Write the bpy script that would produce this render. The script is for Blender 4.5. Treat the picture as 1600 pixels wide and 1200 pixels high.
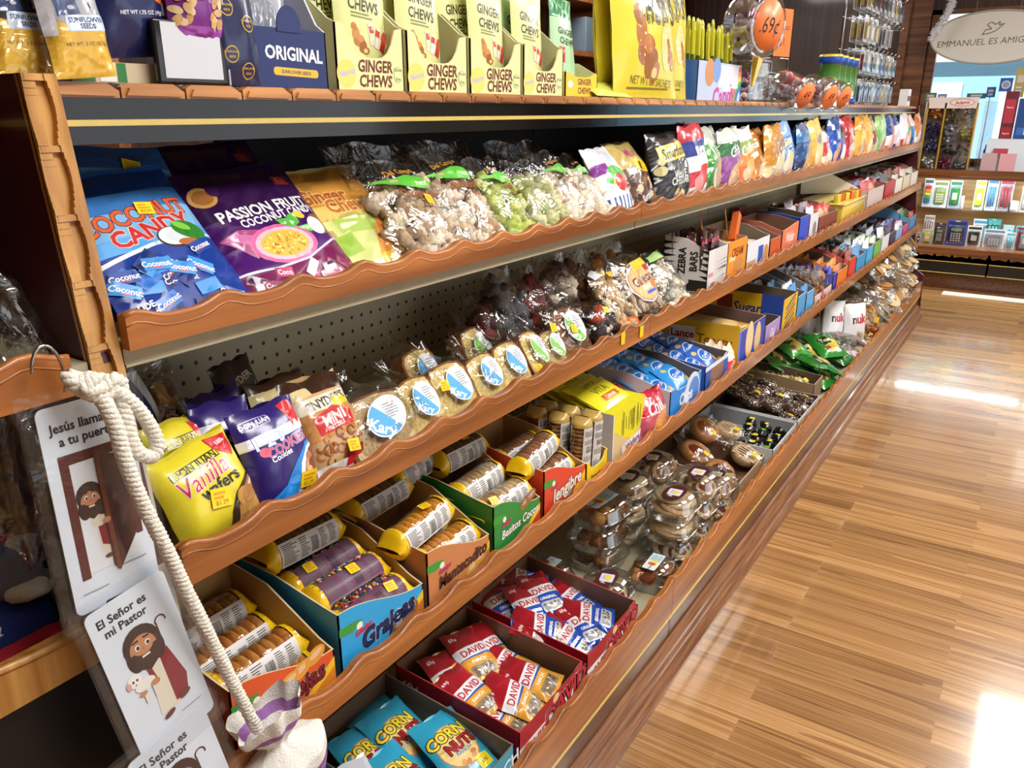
import bpy, bmesh, math, random
import numpy as np
from mathutils import Vector, Matrix, noise
for o in list(bpy.data.objects): bpy.data.objects.remove(o)
SC = bpy.context.scene; COL = SC.collection
# ---------------------------------------------------------------- camera, world, lights, exposure
PITCH, YAW, CAMH, FPX = 18.86, 33.13, 1.36, 1250.0
cd = bpy.data.cameras.new('camera'); cam = bpy.data.objects.new('camera', cd); COL.objects.link(cam); SC.camera = cam
cd.sensor_fit = 'HORIZONTAL'; cd.sensor_width = 36; cd.lens = FPX/1600*36; cd.clip_start = .02; cd.clip_end = 80
cam.location = (0, 0, CAMH); cam.rotation_euler = (math.radians(90-PITCH), 0, math.radians(YAW))
W = bpy.data.worlds.new('world'); SC.world = W; W.use_nodes = True
bgn = W.node_tree.nodes['Background']; bgn.inputs[0].default_value = (.86, .92, 1, 1); bgn.inputs[1].default_value = 0.55
SC.view_settings.view_transform = 'Standard'; SC.view_settings.look = 'None'; SC.view_settings.gamma = 1
SC.view_settings.exposure = 0.0
def area(name, loc, rot, sx, sy, power, col=(1, 1, 1)):
    l = bpy.data.lights.new(name, 'AREA'); l.shape = 'RECTANGLE'; l.size = sx; l.size_y = sy; l.energy = power; l.color = col
    o = bpy.data.objects.new(name, l); o.location = loc; o.rotation_euler = rot; COL.objects.link(o); return o
for i, (lx, ly) in enumerate(((.55, .9), (.55, 3.1), (.55, 5.3), (-2.6, 1.8), (-2.6, 5))):
    area('ceiling_lamp_light', (lx, ly, 2.66), (0, 0, 0), .6, 1.2, 43, (1, .975, .94))
area('doorway_daylight', (3.25, 3.0, 1.35), (0, math.radians(90), 0), 1.6, 4.8, 32, (.95, .97, 1))
sd = bpy.data.lights.new('sun', 'SUN'); sd.energy = 5; sd.angle = .02; so = bpy.data.objects.new('sun', sd); so.rotation_euler = (math.radians(48), 0, math.radians(-12)); COL.objects.link(so)
SC.cycles.transparent_max_bounces = 24; SC.cycles.max_bounces = 8
rnd = random.Random(5)

# ---------------------------------------------------------------- view rays -> places in the room (used to lay out the goods)
_p, _y = math.radians(PITCH), math.radians(YAW)
CF = Vector((-math.sin(_y)*math.cos(_p), math.cos(_y)*math.cos(_p), -math.sin(_p)))
CR = Vector((math.cos(_y), math.sin(_y), 0)); CU = CR.cross(CF); CC = Vector((0, 0, CAMH))
def ray(x, y): return CF+CR*((x-800)/FPX)-CU*((y-600)/FPX)
def isect(q, p0, n):
    d = ray(*q); return CC+d*((p0-CC).dot(n)/d.dot(n))
def PX(q, x): return isect(q, Vector((x, 0, 0)), Vector((1, 0, 0)))
def PZ(q, z): return isect(q, Vector((0, 0, z)), Vector((0, 0, 1)))
def PY(q, y): return isect(q, Vector((0, y, 0)), Vector((0, 1, 0)))

# ---------------------------------------------------------------- colours
def hx(s):
    if not isinstance(s, str): return tuple(s)
    s = s.lstrip('#'); s = s if len(s) == 6 else ''.join(c*2 for c in s); r = [int(s[i:i+2], 16)/255 for i in (0, 2, 4)]
    return tuple(c/12.92 if c <= .04045 else ((c+.055)/1.055)**2.4 for c in r)
def vary(c, a, r=rnd):
    c = hx(c); k = 1+r.uniform(-a, a); return tuple(min(1, v*k*(1+r.uniform(-a, a)*.3)) for v in c)
def mixc(a, b, t): a = hx(a); b = hx(b); return tuple(a[i]*(1-t)+b[i]*t for i in range(3))

# ---------------------------------------------------------------- materials
MATS = {}
def nmat(name):
    m = bpy.data.materials.new(name); m.use_nodes = True; nt = m.node_tree; MATS[name] = m
    return m, nt, nt.nodes['Principled BSDF']
def printed(name, rough=.35, spec=.5, coat=0, bump=0, bscale=60, metallic=0, sss=0, var=0):
    m, nt, b = nmat(name); a = nt.nodes.new('ShaderNodeAttribute'); a.attribute_name = 'Col'
    nt.links.new(a.outputs['Color'], b.inputs['Base Color'])
    b.inputs['Roughness'].default_value = rough; b.inputs['Specular IOR Level'].default_value = spec
    b.inputs['Coat Weight'].default_value = coat; b.inputs['Coat Roughness'].default_value = .12; b.inputs['Metallic'].default_value = metallic
    if bump or var:
        t = nt.nodes.new('ShaderNodeTexCoord'); n = nt.nodes.new('ShaderNodeTexNoise'); n.inputs['Scale'].default_value = bscale; n.inputs['Detail'].default_value = 4
        nt.links.new(t.outputs['Object'], n.inputs['Vector'])
        if bump:
            bp = nt.nodes.new('ShaderNodeBump'); bp.inputs['Strength'].default_value = bump; bp.inputs['Distance'].default_value = .004
            nt.links.new(n.outputs[0], bp.inputs['Height']); nt.links.new(bp.outputs[0], b.inputs['Normal'])
        if var:
            mx = nt.nodes.new('ShaderNodeMix'); mx.data_type = 'RGBA'; mx.blend_type = 'MULTIPLY'; mx.inputs[0].default_value = var
            cr = nt.nodes.new('ShaderNodeValToRGB'); cr.color_ramp.elements[0].position = .35; cr.color_ramp.elements[0].color = (.25, .2, .15, 1); cr.color_ramp.elements[1].position = .6
            nt.links.new(n.outputs[0], cr.inputs[0]); nt.links.new(a.outputs['Color'], mx.inputs[6]); nt.links.new(cr.outputs[0], mx.inputs[7]); nt.links.new(mx.outputs[2], b.inputs['Base Color'])
    return m
printed('bag_print', .3, .5, .35, .25, 40)
printed('foil_print', .22, .7, .5, .5, 45, .15)
printed('card_print', .45, .4, .1)
printed('matte', .7, .3, 0, .15, 120)
printed('food', .65, .3, 0, .5, 180, 0, 0, .35)
printed('glossy_plastic', .2, .5, .3)
printed('metal_paint', .4, .5, 0)
printed('chrome', .15, .5, 0, 0, 1, 1.0)
printed('cloth', .9, .2, 0, .5, 400)
def film(name, base, gl, tint=(1, 1, 1), scale=30, strength=.8, rough=.1):
    m, nt, b = nmat(name); nt.nodes.remove(b); out = nt.nodes['Material Output']
    tr = nt.nodes.new('ShaderNodeBsdfTransparent'); tr.inputs[0].default_value = (*tint, 1)
    g = nt.nodes.new('ShaderNodeBsdfGlossy'); g.inputs['Roughness'].default_value = rough
    mx = nt.nodes.new('ShaderNodeMixShader'); lw = nt.nodes.new('ShaderNodeLayerWeight'); lw.inputs[0].default_value = .35
    t = nt.nodes.new('ShaderNodeTexCoord'); n = nt.nodes.new('ShaderNodeTexNoise'); n.inputs['Scale'].default_value = scale; n.inputs['Detail'].default_value = 3; n.inputs['Distortion'].default_value = 1.2
    bp = nt.nodes.new('ShaderNodeBump'); bp.inputs['Strength'].default_value = strength; bp.inputs['Distance'].default_value = .01
    nt.links.new(t.outputs['Object'], n.inputs['Vector']); nt.links.new(n.outputs[0], bp.inputs['Height'])
    nt.links.new(bp.outputs[0], g.inputs['Normal']); nt.links.new(bp.outputs[0], lw.inputs['Normal'])
    ma = nt.nodes.new('ShaderNodeMath'); ma.operation = 'MULTIPLY_ADD'; ma.inputs[1].default_value = gl; ma.inputs[2].default_value = base; ma.use_clamp = True
    nt.links.new(lw.outputs['Facing'], ma.inputs[0]); nt.links.new(ma.outputs[0], mx.inputs[0])
    nt.links.new(tr.outputs[0], mx.inputs[1]); nt.links.new(g.outputs[0], mx.inputs[2]); nt.links.new(mx.outputs[0], out.inputs[0])
film('clear_film', .06, .5, (.97, .97, .97), 24, .65)
film('hazy_film', .30, .65, (.98, .98, .98), 26, .9, .2)
film('clear_plastic', .14, .6, (.96, .97, .97), 8, .15, .05)
film('sleeve_film', .03, .25, (.97, .98, .99), 14, .25, .08)
film('glass', .04, .5, (.97, .99, .98), 1, 0, .02)
film('smoky_film', .12, .5, (.8, .8, .8), 30, .9)
def emis(name, col, s):
    m, nt, b = nmat(name); b.inputs['Base Color'].default_value = (*col, 1); b.inputs['Emission Color'].default_value = (*col, 1); b.inputs['Emission Strength'].default_value = s
emis('lamp_glow', (1, .98, .95), 7)
def plain(name, col, rough=.5, coat=0, bump=0, bs=50):
    m, nt, b = nmat(name); b.inputs['Base Color'].default_value = (*hx(col), 1); b.inputs['Roughness'].default_value = rough; b.inputs['Coat Weight'].default_value = coat; b.inputs['Coat Roughness'].default_value = .08
    t = nt.nodes.new('ShaderNodeTexCoord'); n = nt.nodes.new('ShaderNodeTexNoise'); n.inputs['Scale'].default_value = bs; nt.links.new(t.outputs['Object'], n.inputs['Vector'])
    mx = nt.nodes.new('ShaderNodeMix'); mx.data_type = 'RGBA'; mx.blend_type = 'MULTIPLY'; mx.inputs[0].default_value = .18; mx.inputs[6].default_value = (*hx(col), 1)
    nt.links.new(n.outputs[0], mx.inputs[7]); nt.links.new(mx.outputs[2], b.inputs['Base Color'])
    if bump:
        bp = nt.nodes.new('ShaderNodeBump'); bp.inputs['Strength'].default_value = bump; bp.inputs['Distance'].default_value = .003; nt.links.new(n.outputs[0], bp.inputs['Height']); nt.links.new(bp.outputs[0], b.inputs['Normal'])
    return m
plain('maroon_panel', '#4a1018', .35, .2)
plain('black_gloss', '#0a0808', .12, .0)
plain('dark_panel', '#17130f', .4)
plain('cream_metal', '#b3a98c', .4, .2)
plain('brass_strip', '#d8bd62', .35, .3)
plain('ceiling_tile', '#e6e2d8', .8)
plain('plaster', '#d9d2c4', .8)
plain('kraft', '#8a6a4a', .8, 0, .2, 60)
plain('matte_black', '#0a0909', .8)  # plain flat black for the panel behind the upper shelf
def wood(name, c1, c2, axis='Y', rough=.3, coat=.4, gscale=1.0):
    m, nt, b = nmat(name); t = nt.nodes.new('ShaderNodeTexCoord'); mp = nt.nodes.new('ShaderNodeMapping')
    s = [14, 14, 14]; s['XYZ'.index(axis)] = .6; mp.inputs['Scale'].default_value = [v*gscale for v in s]
    n = nt.nodes.new('ShaderNodeTexNoise'); n.inputs['Scale'].default_value = 2.2; n.inputs['Detail'].default_value = 8; n.inputs['Distortion'].default_value = .25
    cr = nt.nodes.new('ShaderNodeValToRGB'); cr.color_ramp.elements[0].color = (*hx(c1), 1); cr.color_ramp.elements[1].color = (*hx(c2), 1); cr.color_ramp.elements[0].position = .35; cr.color_ramp.elements[1].position = .68
    nt.links.new(t.outputs['Object'], mp.inputs[0]); nt.links.new(mp.outputs[0], n.inputs['Vector']); nt.links.new(n.outputs[0], cr.inputs[0]); nt.links.new(cr.outputs[0], b.inputs['Base Color'])
    b.inputs['Roughness'].default_value = rough; b.inputs['Coat Weight'].default_value = coat; b.inputs['Coat Roughness'].default_value = .07
    return m
wood('valance_wood', '#7a4216', '#b87236', 'Y', .35, .3)
wood('carved_wood', '#8a5426', '#cf9150', 'Y', .4, .25, 1.5)
wood('post_wood', '#96601f', '#d09a50', 'Z', .4, .3, 1.5)
wood('base_wood', '#3e2114', '#6a4028', 'Y', .3, .3, 2.2)
wood('kick_wood', '#6b4028', '#9a6c4a', 'Y', .3, .35, 4)
wood('dark_wood', '#25140d', '#52301d', 'Z', .4, .2)
wood('case_wood', '#5a3218', '#8e5a30', 'X', .35, .3)
wood('maple_wood', '#a8824e', '#c9a878', 'X', .4, .2)
def floor_mat():
    m, nt, b = nmat('laminate_floor'); N = nt.nodes.new; L = nt.links.new
    t = N('ShaderNodeTexCoord'); br = N('ShaderNodeTexBrick')
    br.inputs['Scale'].default_value = 1; br.inputs['Mortar Size'].default_value = .0006; br.inputs['Brick Width'].default_value = 1.05; br.inputs['Row Height'].default_value = .083
    br.offset = .37; br.offset_frequency = 2; br.inputs['Color1'].default_value = (0, 0, 0, 1); br.inputs['Color2'].default_value = (1, 1, 1, 1); br.inputs['Mortar'].default_value = (.5, .5, .5, 1); br.inputs['Bias'].default_value = 0
    L(t.outputs['Object'], br.inputs['Vector'])
    # each plank shifts its own grain
    sh = N('ShaderNodeVectorMath'); sh.operation = 'MULTIPLY_ADD'; sh.inputs[1].default_value = (7, 3, 5)
    L(br.outputs['Color'], sh.inputs[0]); L(t.outputs['Object'], sh.inputs[2])
    mp = N('ShaderNodeMapping'); mp.inputs['Scale'].default_value = (.4, 9, 1); L(sh.outputs[0], mp.inputs[0])
    wv = N('ShaderNodeTexNoise'); wv.inputs['Scale'].default_value = 1.1; wv.inputs['Detail'].default_value = 2; wv.inputs['Distortion'].default_value = .3; L(mp.outputs[0], wv.inputs['Vector'])
    mu = N('ShaderNodeMath'); mu.operation = 'MULTIPLY'; mu.inputs[1].default_value = 6; L(wv.outputs[0], mu.inputs[0])
    fr = N('ShaderNodeMath'); fr.operation = 'FRACT'; L(mu.outputs[0], fr.inputs[0])
    mp2 = N('ShaderNodeMapping'); mp2.inputs['Scale'].default_value = (1.3, 110, 1); L(sh.outputs[0], mp2.inputs[0])
    n2 = N('ShaderNodeTexNoise'); n2.inputs['Scale'].default_value = 2; n2.inputs['Detail'].default_value = 4; L(mp2.outputs[0], n2.inputs['Vector'])
    ad = N('ShaderNodeMath'); ad.operation = 'MULTIPLY_ADD'; ad.inputs[1].default_value = .28; L(fr.outputs[0], ad.inputs[0]); L(n2.outputs[0], ad.inputs[2])
    cr = N('ShaderNodeValToRGB'); e = cr.color_ramp.elements; e[0].position = .34; e[0].color = (*hx('#7a5433'), 1); e[1].position = .88; e[1].color = (*hx('#c69a68'), 1)
    k = e.new(.58); k.color = (*hx('#a67a48'), 1); L(ad.outputs[0], cr.inputs[0])
    tone = N('ShaderNodeMix'); tone.data_type = 'RGBA'; tone.blend_type = 'MULTIPLY'; tone.inputs[0].default_value = .75
    tr = N('ShaderNodeValToRGB'); tr.color_ramp.elements[0].color = (.5, .45, .4, 1); tr.color_ramp.elements[1].color = (1, 1, 1, 1); tr.color_ramp.elements[0].position = .0; tr.color_ramp.elements[1].position = .7; L(br.outputs['Color'], tr.inputs[0])
    L(cr.outputs[0], tone.inputs[6]); L(tr.outputs[0], tone.inputs[7]); L(tone.outputs[2], b.inputs['Base Color'])
    b.inputs['Roughness'].default_value = .22; b.inputs['Coat Weight'].default_value = .5; b.inputs['Coat Roughness'].default_value = .06
floor_mat()
def peg_mat():
    m, nt, b = nmat('pegboard'); N = nt.nodes.new; L = nt.links.new
    t = N('ShaderNodeTexCoord'); vm = N('ShaderNodeVectorMath'); vm.operation = 'DIVIDE'; vm.inputs[1].default_value = (.0254, .0254, .0254); L(t.outputs['Object'], vm.inputs[0])
    f = N('ShaderNodeVectorMath'); f.operation = 'FRACTION'; L(vm.outputs[0], f.inputs[0])
    s = N('ShaderNodeVectorMath'); s.operation = 'SUBTRACT'; s.inputs[1].default_value = (.5, .5, .5); L(f.outputs[0], s.inputs[0])
    mk = N('ShaderNodeVectorMath'); mk.operation = 'MULTIPLY'; mk.inputs[1].default_value = (0, 1, 1); L(s.outputs[0], mk.inputs[0])
    ln = N('ShaderNodeVectorMath'); ln.operation = 'LENGTH'; L(mk.outputs[0], ln.inputs[0])
    lt = N('ShaderNodeMath'); lt.operation = 'LESS_THAN'; lt.inputs[1].default_value = .13; L(ln.outputs['Value'], lt.inputs[0])
    mx = N('ShaderNodeMix'); mx.data_type = 'RGBA'; mx.inputs[6].default_value = (*hx('#a39b82'), 1); mx.inputs[7].default_value = (.005, .005, .005, 1)
    L(lt.outputs[0], mx.inputs[0]); L(mx.outputs[2], b.inputs['Base Color']); b.inputs['Roughness'].default_value = .5
peg_mat()

# ---------------------------------------------------------------- glyphs (one small mesh per character, cached)
GL = {}
def _glyph_setup():
    chars = 'ABCDEFGHIJKLMNOPQRSTUVWXYZabcdefghijklmnopqrstuvwxyz0123456789.,:%$&-¢úñé()\''
    sc = bpy.data.scenes.new('glyph_workshop')
    for bold in (0, 1):
        obs = []
        for c in list(chars)+['|']:
            cu = bpy.data.curves.new('g', 'FONT'); cu.body = ('||' if c == '|' else '|'+c+'|'); cu.size = 1; cu.resolution_u = 2; cu.offset = .028*bold
            o = bpy.data.objects.new('g', cu); sc.collection.objects.link(o); obs.append((c, o, cu, 0))
            cu = bpy.data.curves.new('g', 'FONT'); cu.body = c; cu.size = 1; cu.resolution_u = 2; cu.offset = .028*bold
            o = bpy.data.objects.new('g', cu); sc.collection.objects.link(o); obs.append((c, o, cu, 1))
        vl = sc.view_layers[0]; vl.update(); dg = vl.depsgraph; wid = {}
        for c, o, cu, k in obs:
            me = o.evaluated_get(dg).to_mesh()
            vs = [(v.co.x, v.co.y) for v in me.vertices]
            if k == 0: wid[c] = max(v[0] for v in vs)-min(v[0] for v in vs)
            else: GL[(c, bold)] = [vs, [tuple(p.vertices) for p in me.polygons], 0]
            o.evaluated_get(dg).to_mesh_clear()
        for c in chars: GL[(c, bold)][2] = max(.1, wid[c]-wid['|'])
        for c, o, cu, k in obs: bpy.data.objects.remove(o); bpy.data.curves.remove(cu)
    bpy.data.scenes.remove(sc)
_glyph_setup()
# ---------------------------------------------------------------- mesh building
class M:
    def __init__(s): s.V = []; s.F = []; s.C = []; s.S = []
    def add(s, vs, fs, col=(1, 1, 1), smooth=False, mat=None):
        n = len(s.V); c = hx(col) if isinstance(col, str) else None
        if mat is not None: vs = [tuple(mat @ Vector(v)) for v in vs]
        s.V.extend([tuple(v) for v in vs])
        for i, f in enumerate(fs):
            s.F.append(tuple(n+j for j in f)); s.S.append(smooth)
            s.C.append(c if c else (col[i] if isinstance(col, list) else tuple(col)))
        return s
    def box(s, x0, x1, y0, y1, z0, z1, col=(1, 1, 1), mat=None, bev=0):
        if bev <= 0:
            v = [(x, y, z) for x in (x0, x1) for y in (y0, y1) for z in (z0, z1)]
            return s.add(v, [(0, 1, 3, 2), (4, 6, 7, 5), (0, 4, 5, 1), (2, 3, 7, 6), (0, 2, 6, 4), (1, 5, 7, 3)], col, False, mat)
        bm = bmesh.new(); bmesh.ops.create_cube(bm, size=1)
        for v in bm.verts: v.co = (x0+(v.co.x+.5)*(x1-x0), y0+(v.co.y+.5)*(y1-y0), z0+(v.co.z+.5)*(z1-z0))
        bmesh.ops.bevel(bm, geom=bm.edges[:]+bm.verts[:], offset=bev, segments=2, affect='EDGES', profile=.7)
        return s.bm(bm, col, True, mat)
    def bm(s, bm, col=(1, 1, 1), smooth=False, mat=None):
        bm.verts.index_update(); vs = [v.co.copy() for v in bm.verts]; fs = [[v.index for v in f.verts] for f in bm.faces]; bm.free()
        return s.add(vs, fs, col, smooth, mat)
    def prism(s, pts, d0, d1, axis='y', col=(1, 1, 1), mat=None, side=None):
        # pts: outline in the two remaining axes; concave outlines are triangulated by a ngon pass
        def P(a, b, d): return {'y': (a, d, b), 'x': (d, a, b), 'z': (a, b, d)}[axis]
        bm = bmesh.new(); va = [bm.verts.new(P(a, b, d0)) for a, b in pts]; vb = [bm.verts.new(P(a, b, d1)) for a, b in pts]
        fa = bm.faces.new(va); fb = bm.faces.new(vb[::-1]); bm.normal_update(); bmesh.ops.triangulate(bm, faces=[fa, fb]); k = len(pts)
        bm.verts.index_update(); s.bm(bm, col, False, mat)
        vs = [P(a, b, d0) for a, b in pts]+[P(a, b, d1) for a, b in pts]
        return s.add(vs, [(i, (i+1) % k, k+(i+1) % k, k+i) for i in range(k)], side if side else col, False, mat)
    def lathe(s, prof, n=20, col=(1, 1, 1), mat=None, smooth=True, c=(0, 0, 0), sy=1):
        vs = []; m = len(prof)
        for i in range(n):
            a = 2*math.pi*i/n
            for r, z in prof: vs.append((c[0]+r*math.cos(a), c[1]+sy*r*math.sin(a), c[2]+z))
        fs = []; cl = []
        for i in range(n):
            for j in range(m-1):
                fs.append((i*m+j, ((i+1) % n)*m+j, ((i+1) % n)*m+j+1, i*m+j+1)); cl.append(col[j] if isinstance(col, list) else hx(col))
        return s.add(vs, fs, cl, smooth, mat)
    def cyl(s, r, z0, z1, n=16, col=(1, 1, 1), mat=None, c=(0, 0), b=0):
        b = b or min(r, abs(z1-z0))*.12
        return s.lathe([(0, z0), (r-b, z0), (r, z0+b), (r, z1-b), (r-b, z1), (0, z1)], n, col, mat, True, (c[0], c[1], 0))
    def tube(s, pts, r, n=8, col=(1, 1, 1), mat=None, closed=False, caps=True):
        pts = [Vector(p) for p in pts]; k = len(pts); vs = []
        up = None
        for i, p in enumerate(pts):
            d = (pts[(i+1) % k if closed else min(i+1, k-1)]-pts[(i-1) % k if closed else max(i-1, 0)]).normalized()
            if up is None:
                up = Vector((0, 0, 1)) if abs(d.z) < .9 else Vector((1, 0, 0))
            a = d.cross(up).normalized(); up = a.cross(d).normalized(); rr = r[i] if isinstance(r, (list, tuple)) else r
            for j in range(n):
                t = 2*math.pi*j/n; vs.append(p+a*(rr*math.cos(t))+up*(rr*math.sin(t)))
        fs = [(i*n+j, i*n+(j+1) % n, ((i+1) % k)*n+(j+1) % n, ((i+1) % k)*n+j) for i in range(k if closed else k-1) for j in range(n)]
        if caps and not closed: fs += [tuple(range(n))[::-1], tuple((k-1)*n+j for j in range(n))]
        return s.add(vs, fs, col, True, mat)
    def blob(s, c, r, col=(1, 1, 1), seed=0, rough=.25, freq=1.5, sub=2, mat=None, flat=(1, 1, 1)):
        bm = bmesh.new(); bmesh.ops.create_icosphere(bm, subdivisions=sub, radius=1)
        rr = r if isinstance(r, (tuple, list)) else (r, r, r)
        for v in bm.verts:
            k = 1+rough*noise.noise(Vector(v.co)*freq+Vector((seed*3.1, seed*1.7, seed)))*1.6
            v.co = Vector((v.co.x*rr[0], v.co.y*rr[1], v.co.z*rr[2]))*k
        m2 = Matrix.Translation(c) @ Matrix.Rotation(seed*1.3, 4, (0.3, .5, .8)) if rough > 0 and flat == (1, 1, 1) else Matrix.Translation(c)
        return s.bm(bm, col, True, mat @ m2 if mat is not None else m2)
    def surf(s, f, nu, nv, col, closed_u=False, smooth=True, mat=None):
        vs = [f(i/nu, j/nv) for j in range(nv+1) for i in range(nu+1)]
        fs = []; cl = []
        for j in range(nv):
            for i in range(nu):
                fs.append((j*(nu+1)+i, j*(nu+1)+i+1, (j+1)*(nu+1)+i+1, (j+1)*(nu+1)+i)); cl.append(hx(col((i+.5)/nu, (j+.5)/nv)) if callable(col) else hx(col))
        return s.add(vs, fs, cl, smooth, mat)
    def build(s, name, mat, parent=None, matrix=None, loc=None):
        me = bpy.data.meshes.new(name); me.from_pydata(s.V, [], s.F); me.materials.append(MATS[mat])
        a = me.attributes.new('Col', 'FLOAT_COLOR', 'FACE')
        cc = np.ones((len(s.F), 4), dtype=np.float32)
        if s.C: cc[:, :3] = np.array(s.C, dtype=np.float32)
        a.data.foreach_set('color', cc.ravel()); me.polygons.foreach_set('use_smooth', s.S); me.update()
        o = bpy.data.objects.new(name, me); COL.objects.link(o)
        if parent is not None: o.parent = parent
        if matrix is not None: o.matrix_world = matrix if parent is None else o.matrix_world
        if matrix is not None and parent is not None: o.matrix_local = matrix
        if loc is not None: o.location = loc
        return o
def tag(o, label=None, cat=None, group=None, kind=None):
    if label: o['label'] = label
    if cat: o['category'] = cat
    if group: o['group'] = group
    if kind: o['kind'] = kind
    return o
def root(name, matrix, label, cat, group=None):
    o = bpy.data.objects.new(name, None); o.empty_display_size = .02; COL.objects.link(o); o.matrix_world = matrix; return tag(o, label, cat, group)
def struct(name, m, mat, parent=None):
    o = m.build(name, mat, parent)
    if parent is None: o['kind'] = 'structure'
    return o
def copy_tree(o, parent=None, matrix=None, label=None, group=None):
    c = o.copy(); COL.objects.link(c); c.parent = parent
    if parent is not None: c.matrix_parent_inverse = o.matrix_parent_inverse.copy(); c.matrix_basis = o.matrix_basis.copy()
    if matrix is not None: c.matrix_world = matrix
    if label: c['label'] = label
    if group: c['group'] = group
    for ch in list(o.children): copy_tree(ch, c)
    return c

# ---------------------------------------------------------------- printed artwork: flat shapes that get laid onto a package's own surface
class Art:
    def __init__(s): s.items = []; s.layer = 0
    def _a(s, vs, fs, col): s.layer += 1; s.items.append((vs, fs, hx(col), s.layer)); return s
    def poly(s, pts, col):
        bm = bmesh.new(); f = bm.faces.new([bm.verts.new((x, y, 0)) for x, y in pts]); bm.normal_update(); bmesh.ops.triangulate(bm, faces=[f])
        bm.verts.index_update(); vs = [(v.co.x, v.co.y) for v in bm.verts]; fs = [[v.index for v in f.verts] for f in bm.faces]; bm.free(); return s._a(vs, fs, col)
    def rect(s, x0, y0, x1, y1, col, rot=0, r=0):
        cx, cy = (x0+x1)/2, (y0+y1)/2; c, sn = math.cos(rot), math.sin(rot)
        p = [(x0, y0), (x1, y0), (x1, y1), (x0, y1)]
        if r: p = [(x0+r, y0), (x1-r, y0), (x1-.3*r, y0+.3*r), (x1, y0+r), (x1, y1-r), (x1-.3*r, y1-.3*r), (x1-r, y1), (x0+r, y1), (x0+.3*r, y1-.3*r), (x0, y1-r), (x0, y0+r), (x0+.3*r, y0+.3*r)]
        return s.poly([(cx+(x-cx)*c-(y-cy)*sn, cy+(x-cx)*sn+(y-cy)*c) for x, y in p], col)
    def ell(s, cx, cy, rx, ry, col, rot=0, n=20, a0=0, a1=2*math.pi):
        c, sn = math.cos(rot), math.sin(rot); full = abs(a1-a0-2*math.pi) < 1e-6; q = []
        for i in range(n if full else n+1):
            a = a0+(a1-a0)*i/n; x, y = rx*math.cos(a), ry*math.sin(a); q.append((cx+x*c-y*sn, cy+x*sn+y*c))
        return s.poly(q, col)
    def arcband(s, cx, cy, r0, r1, a0, a1, col, ky=1, n=16):
        q = [(cx+r1*math.cos(a0+(a1-a0)*i/n), cy+ky*r1*math.sin(a0+(a1-a0)*i/n)) for i in range(n+1)]+[(cx+r0*math.cos(a1+(a0-a1)*i/n), cy+ky*r0*math.sin(a1+(a0-a1)*i/n)) for i in range(n+1)]
        return s.poly(q, col)
    def text(s, t, cx, cy, size, col, bold=1, rot=0, shear=0, sx=1, out=None, arc=0, align=.5, outw=.055):
        if out is not None:
            L0 = s.layer
            for dx, dy in ((1, 0), (-1, 0), (0, 1), (0, -1), (.7, .7), (-.7, -.7), (.7, -.7), (-.7, .7)):
                s.layer = L0; s.text(t, cx+dx*size*outw, cy+dy*size*outw, size, out, bold, rot, shear, sx, None, arc, align)
        w = sum((GL[(c, bold)][2] if (c, bold) in GL else .3) for c in t)*size*sx; x = -w*align; vs = []; fs = []; cr, sr = math.cos(rot), math.sin(rot)
        for c in t:
            if (c, bold) in GL:
                g = GL[(c, bold)]; n = len(vs); mid = g[2]*size*sx/2
                for a, b in g[0]:
                    px = x+(a*sx+b*shear*sx)*size; py = (b-.34)*size
                    if arc: py += arc*(1-(2*px/w)**2) if w else 0
                    vs.append((cx+px*cr-py*sr, cy+px*sr+py*cr))
                fs += [[n+i for i in f] for f in g[1]]; x += g[2]*size*sx
            else: x += .3*size*sx
        return s._a(vs, fs, col)
    def lines(s, x0, y0, x1, y1, n, col, seed=0, fill=.5):
        r = random.Random(seed)
        for i in range(n):
            y = y1-(y1-y0)*(i+.5)/n; h = (y1-y0)/n*fill/2; s.layer -= 1 if i else 0
            s.rect(x0, y-h, x0+(x1-x0)*r.uniform(.6, 1), y+h, col)
        return s
    def barcode(s, x0, y0, x1, y1, col='#1a1a1a', seed=1, n=14):
        r = random.Random(seed); x = x0
        while x < x1:
            w = (x1-x0)/n*r.choice((.35, .6, 1)); s.rect(x, y0, min(x+w, x1), y1, col); s.layer -= 1; x += w+(x1-x0)/n*r.choice((.4, .7))
        s.layer += 1; return s
    def apply(s, m, S, gu=None, gv=None, off=.00004, base=.0002, smooth=True, diag=None):
        """S(x,y) -> (point, normal); gu/gv: grid lines to cut on so shapes follow the surface"""
        if not s.items: return m
        if gu is None and gv is None:
            for vs, fs, col, L in s.items:
                q = []
                for x, y in vs:
                    p, nn = S(x, y); q.append(p+nn*(base+off*L))
                m.add(q, fs, [col]*len(fs), False)
            return m
        bm = bmesh.new(); lay = bm.faces.layers.int.new('k')
        for k, (vs, fs, col, L) in enumerate(s.items):
            bv = [bm.verts.new((x, y, L)) for x, y in vs]
            for f in fs:
                try: fc = bm.faces.new([bv[i] for i in f]); fc[lay] = k
                except ValueError: pass
        for g in (gu or []): bmesh.ops.bisect_plane(bm, geom=bm.verts[:]+bm.edges[:]+bm.faces[:], plane_co=(g, 0, 0), plane_no=(1, 0, 0))
        for g in (gv or []): bmesh.ops.bisect_plane(bm, geom=bm.verts[:]+bm.edges[:]+bm.faces[:], plane_co=(0, g, 0), plane_no=(0, 1, 0))
        if diag:
            W_, H_, nu, nv = diag
            for k in range(-nv+1, nu): bmesh.ops.bisect_plane(bm, geom=bm.verts[:]+bm.edges[:]+bm.faces[:], plane_co=(-W_/2+k*W_/nu, 0, 0), plane_no=(nu/W_, -nv/H_, 0))
        bm.verts.index_update(); q = []
        for v in bm.verts:
            p, nn = S(v.co.x, v.co.y); q.append(p+nn*(base+off*v.co.z))
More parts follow.
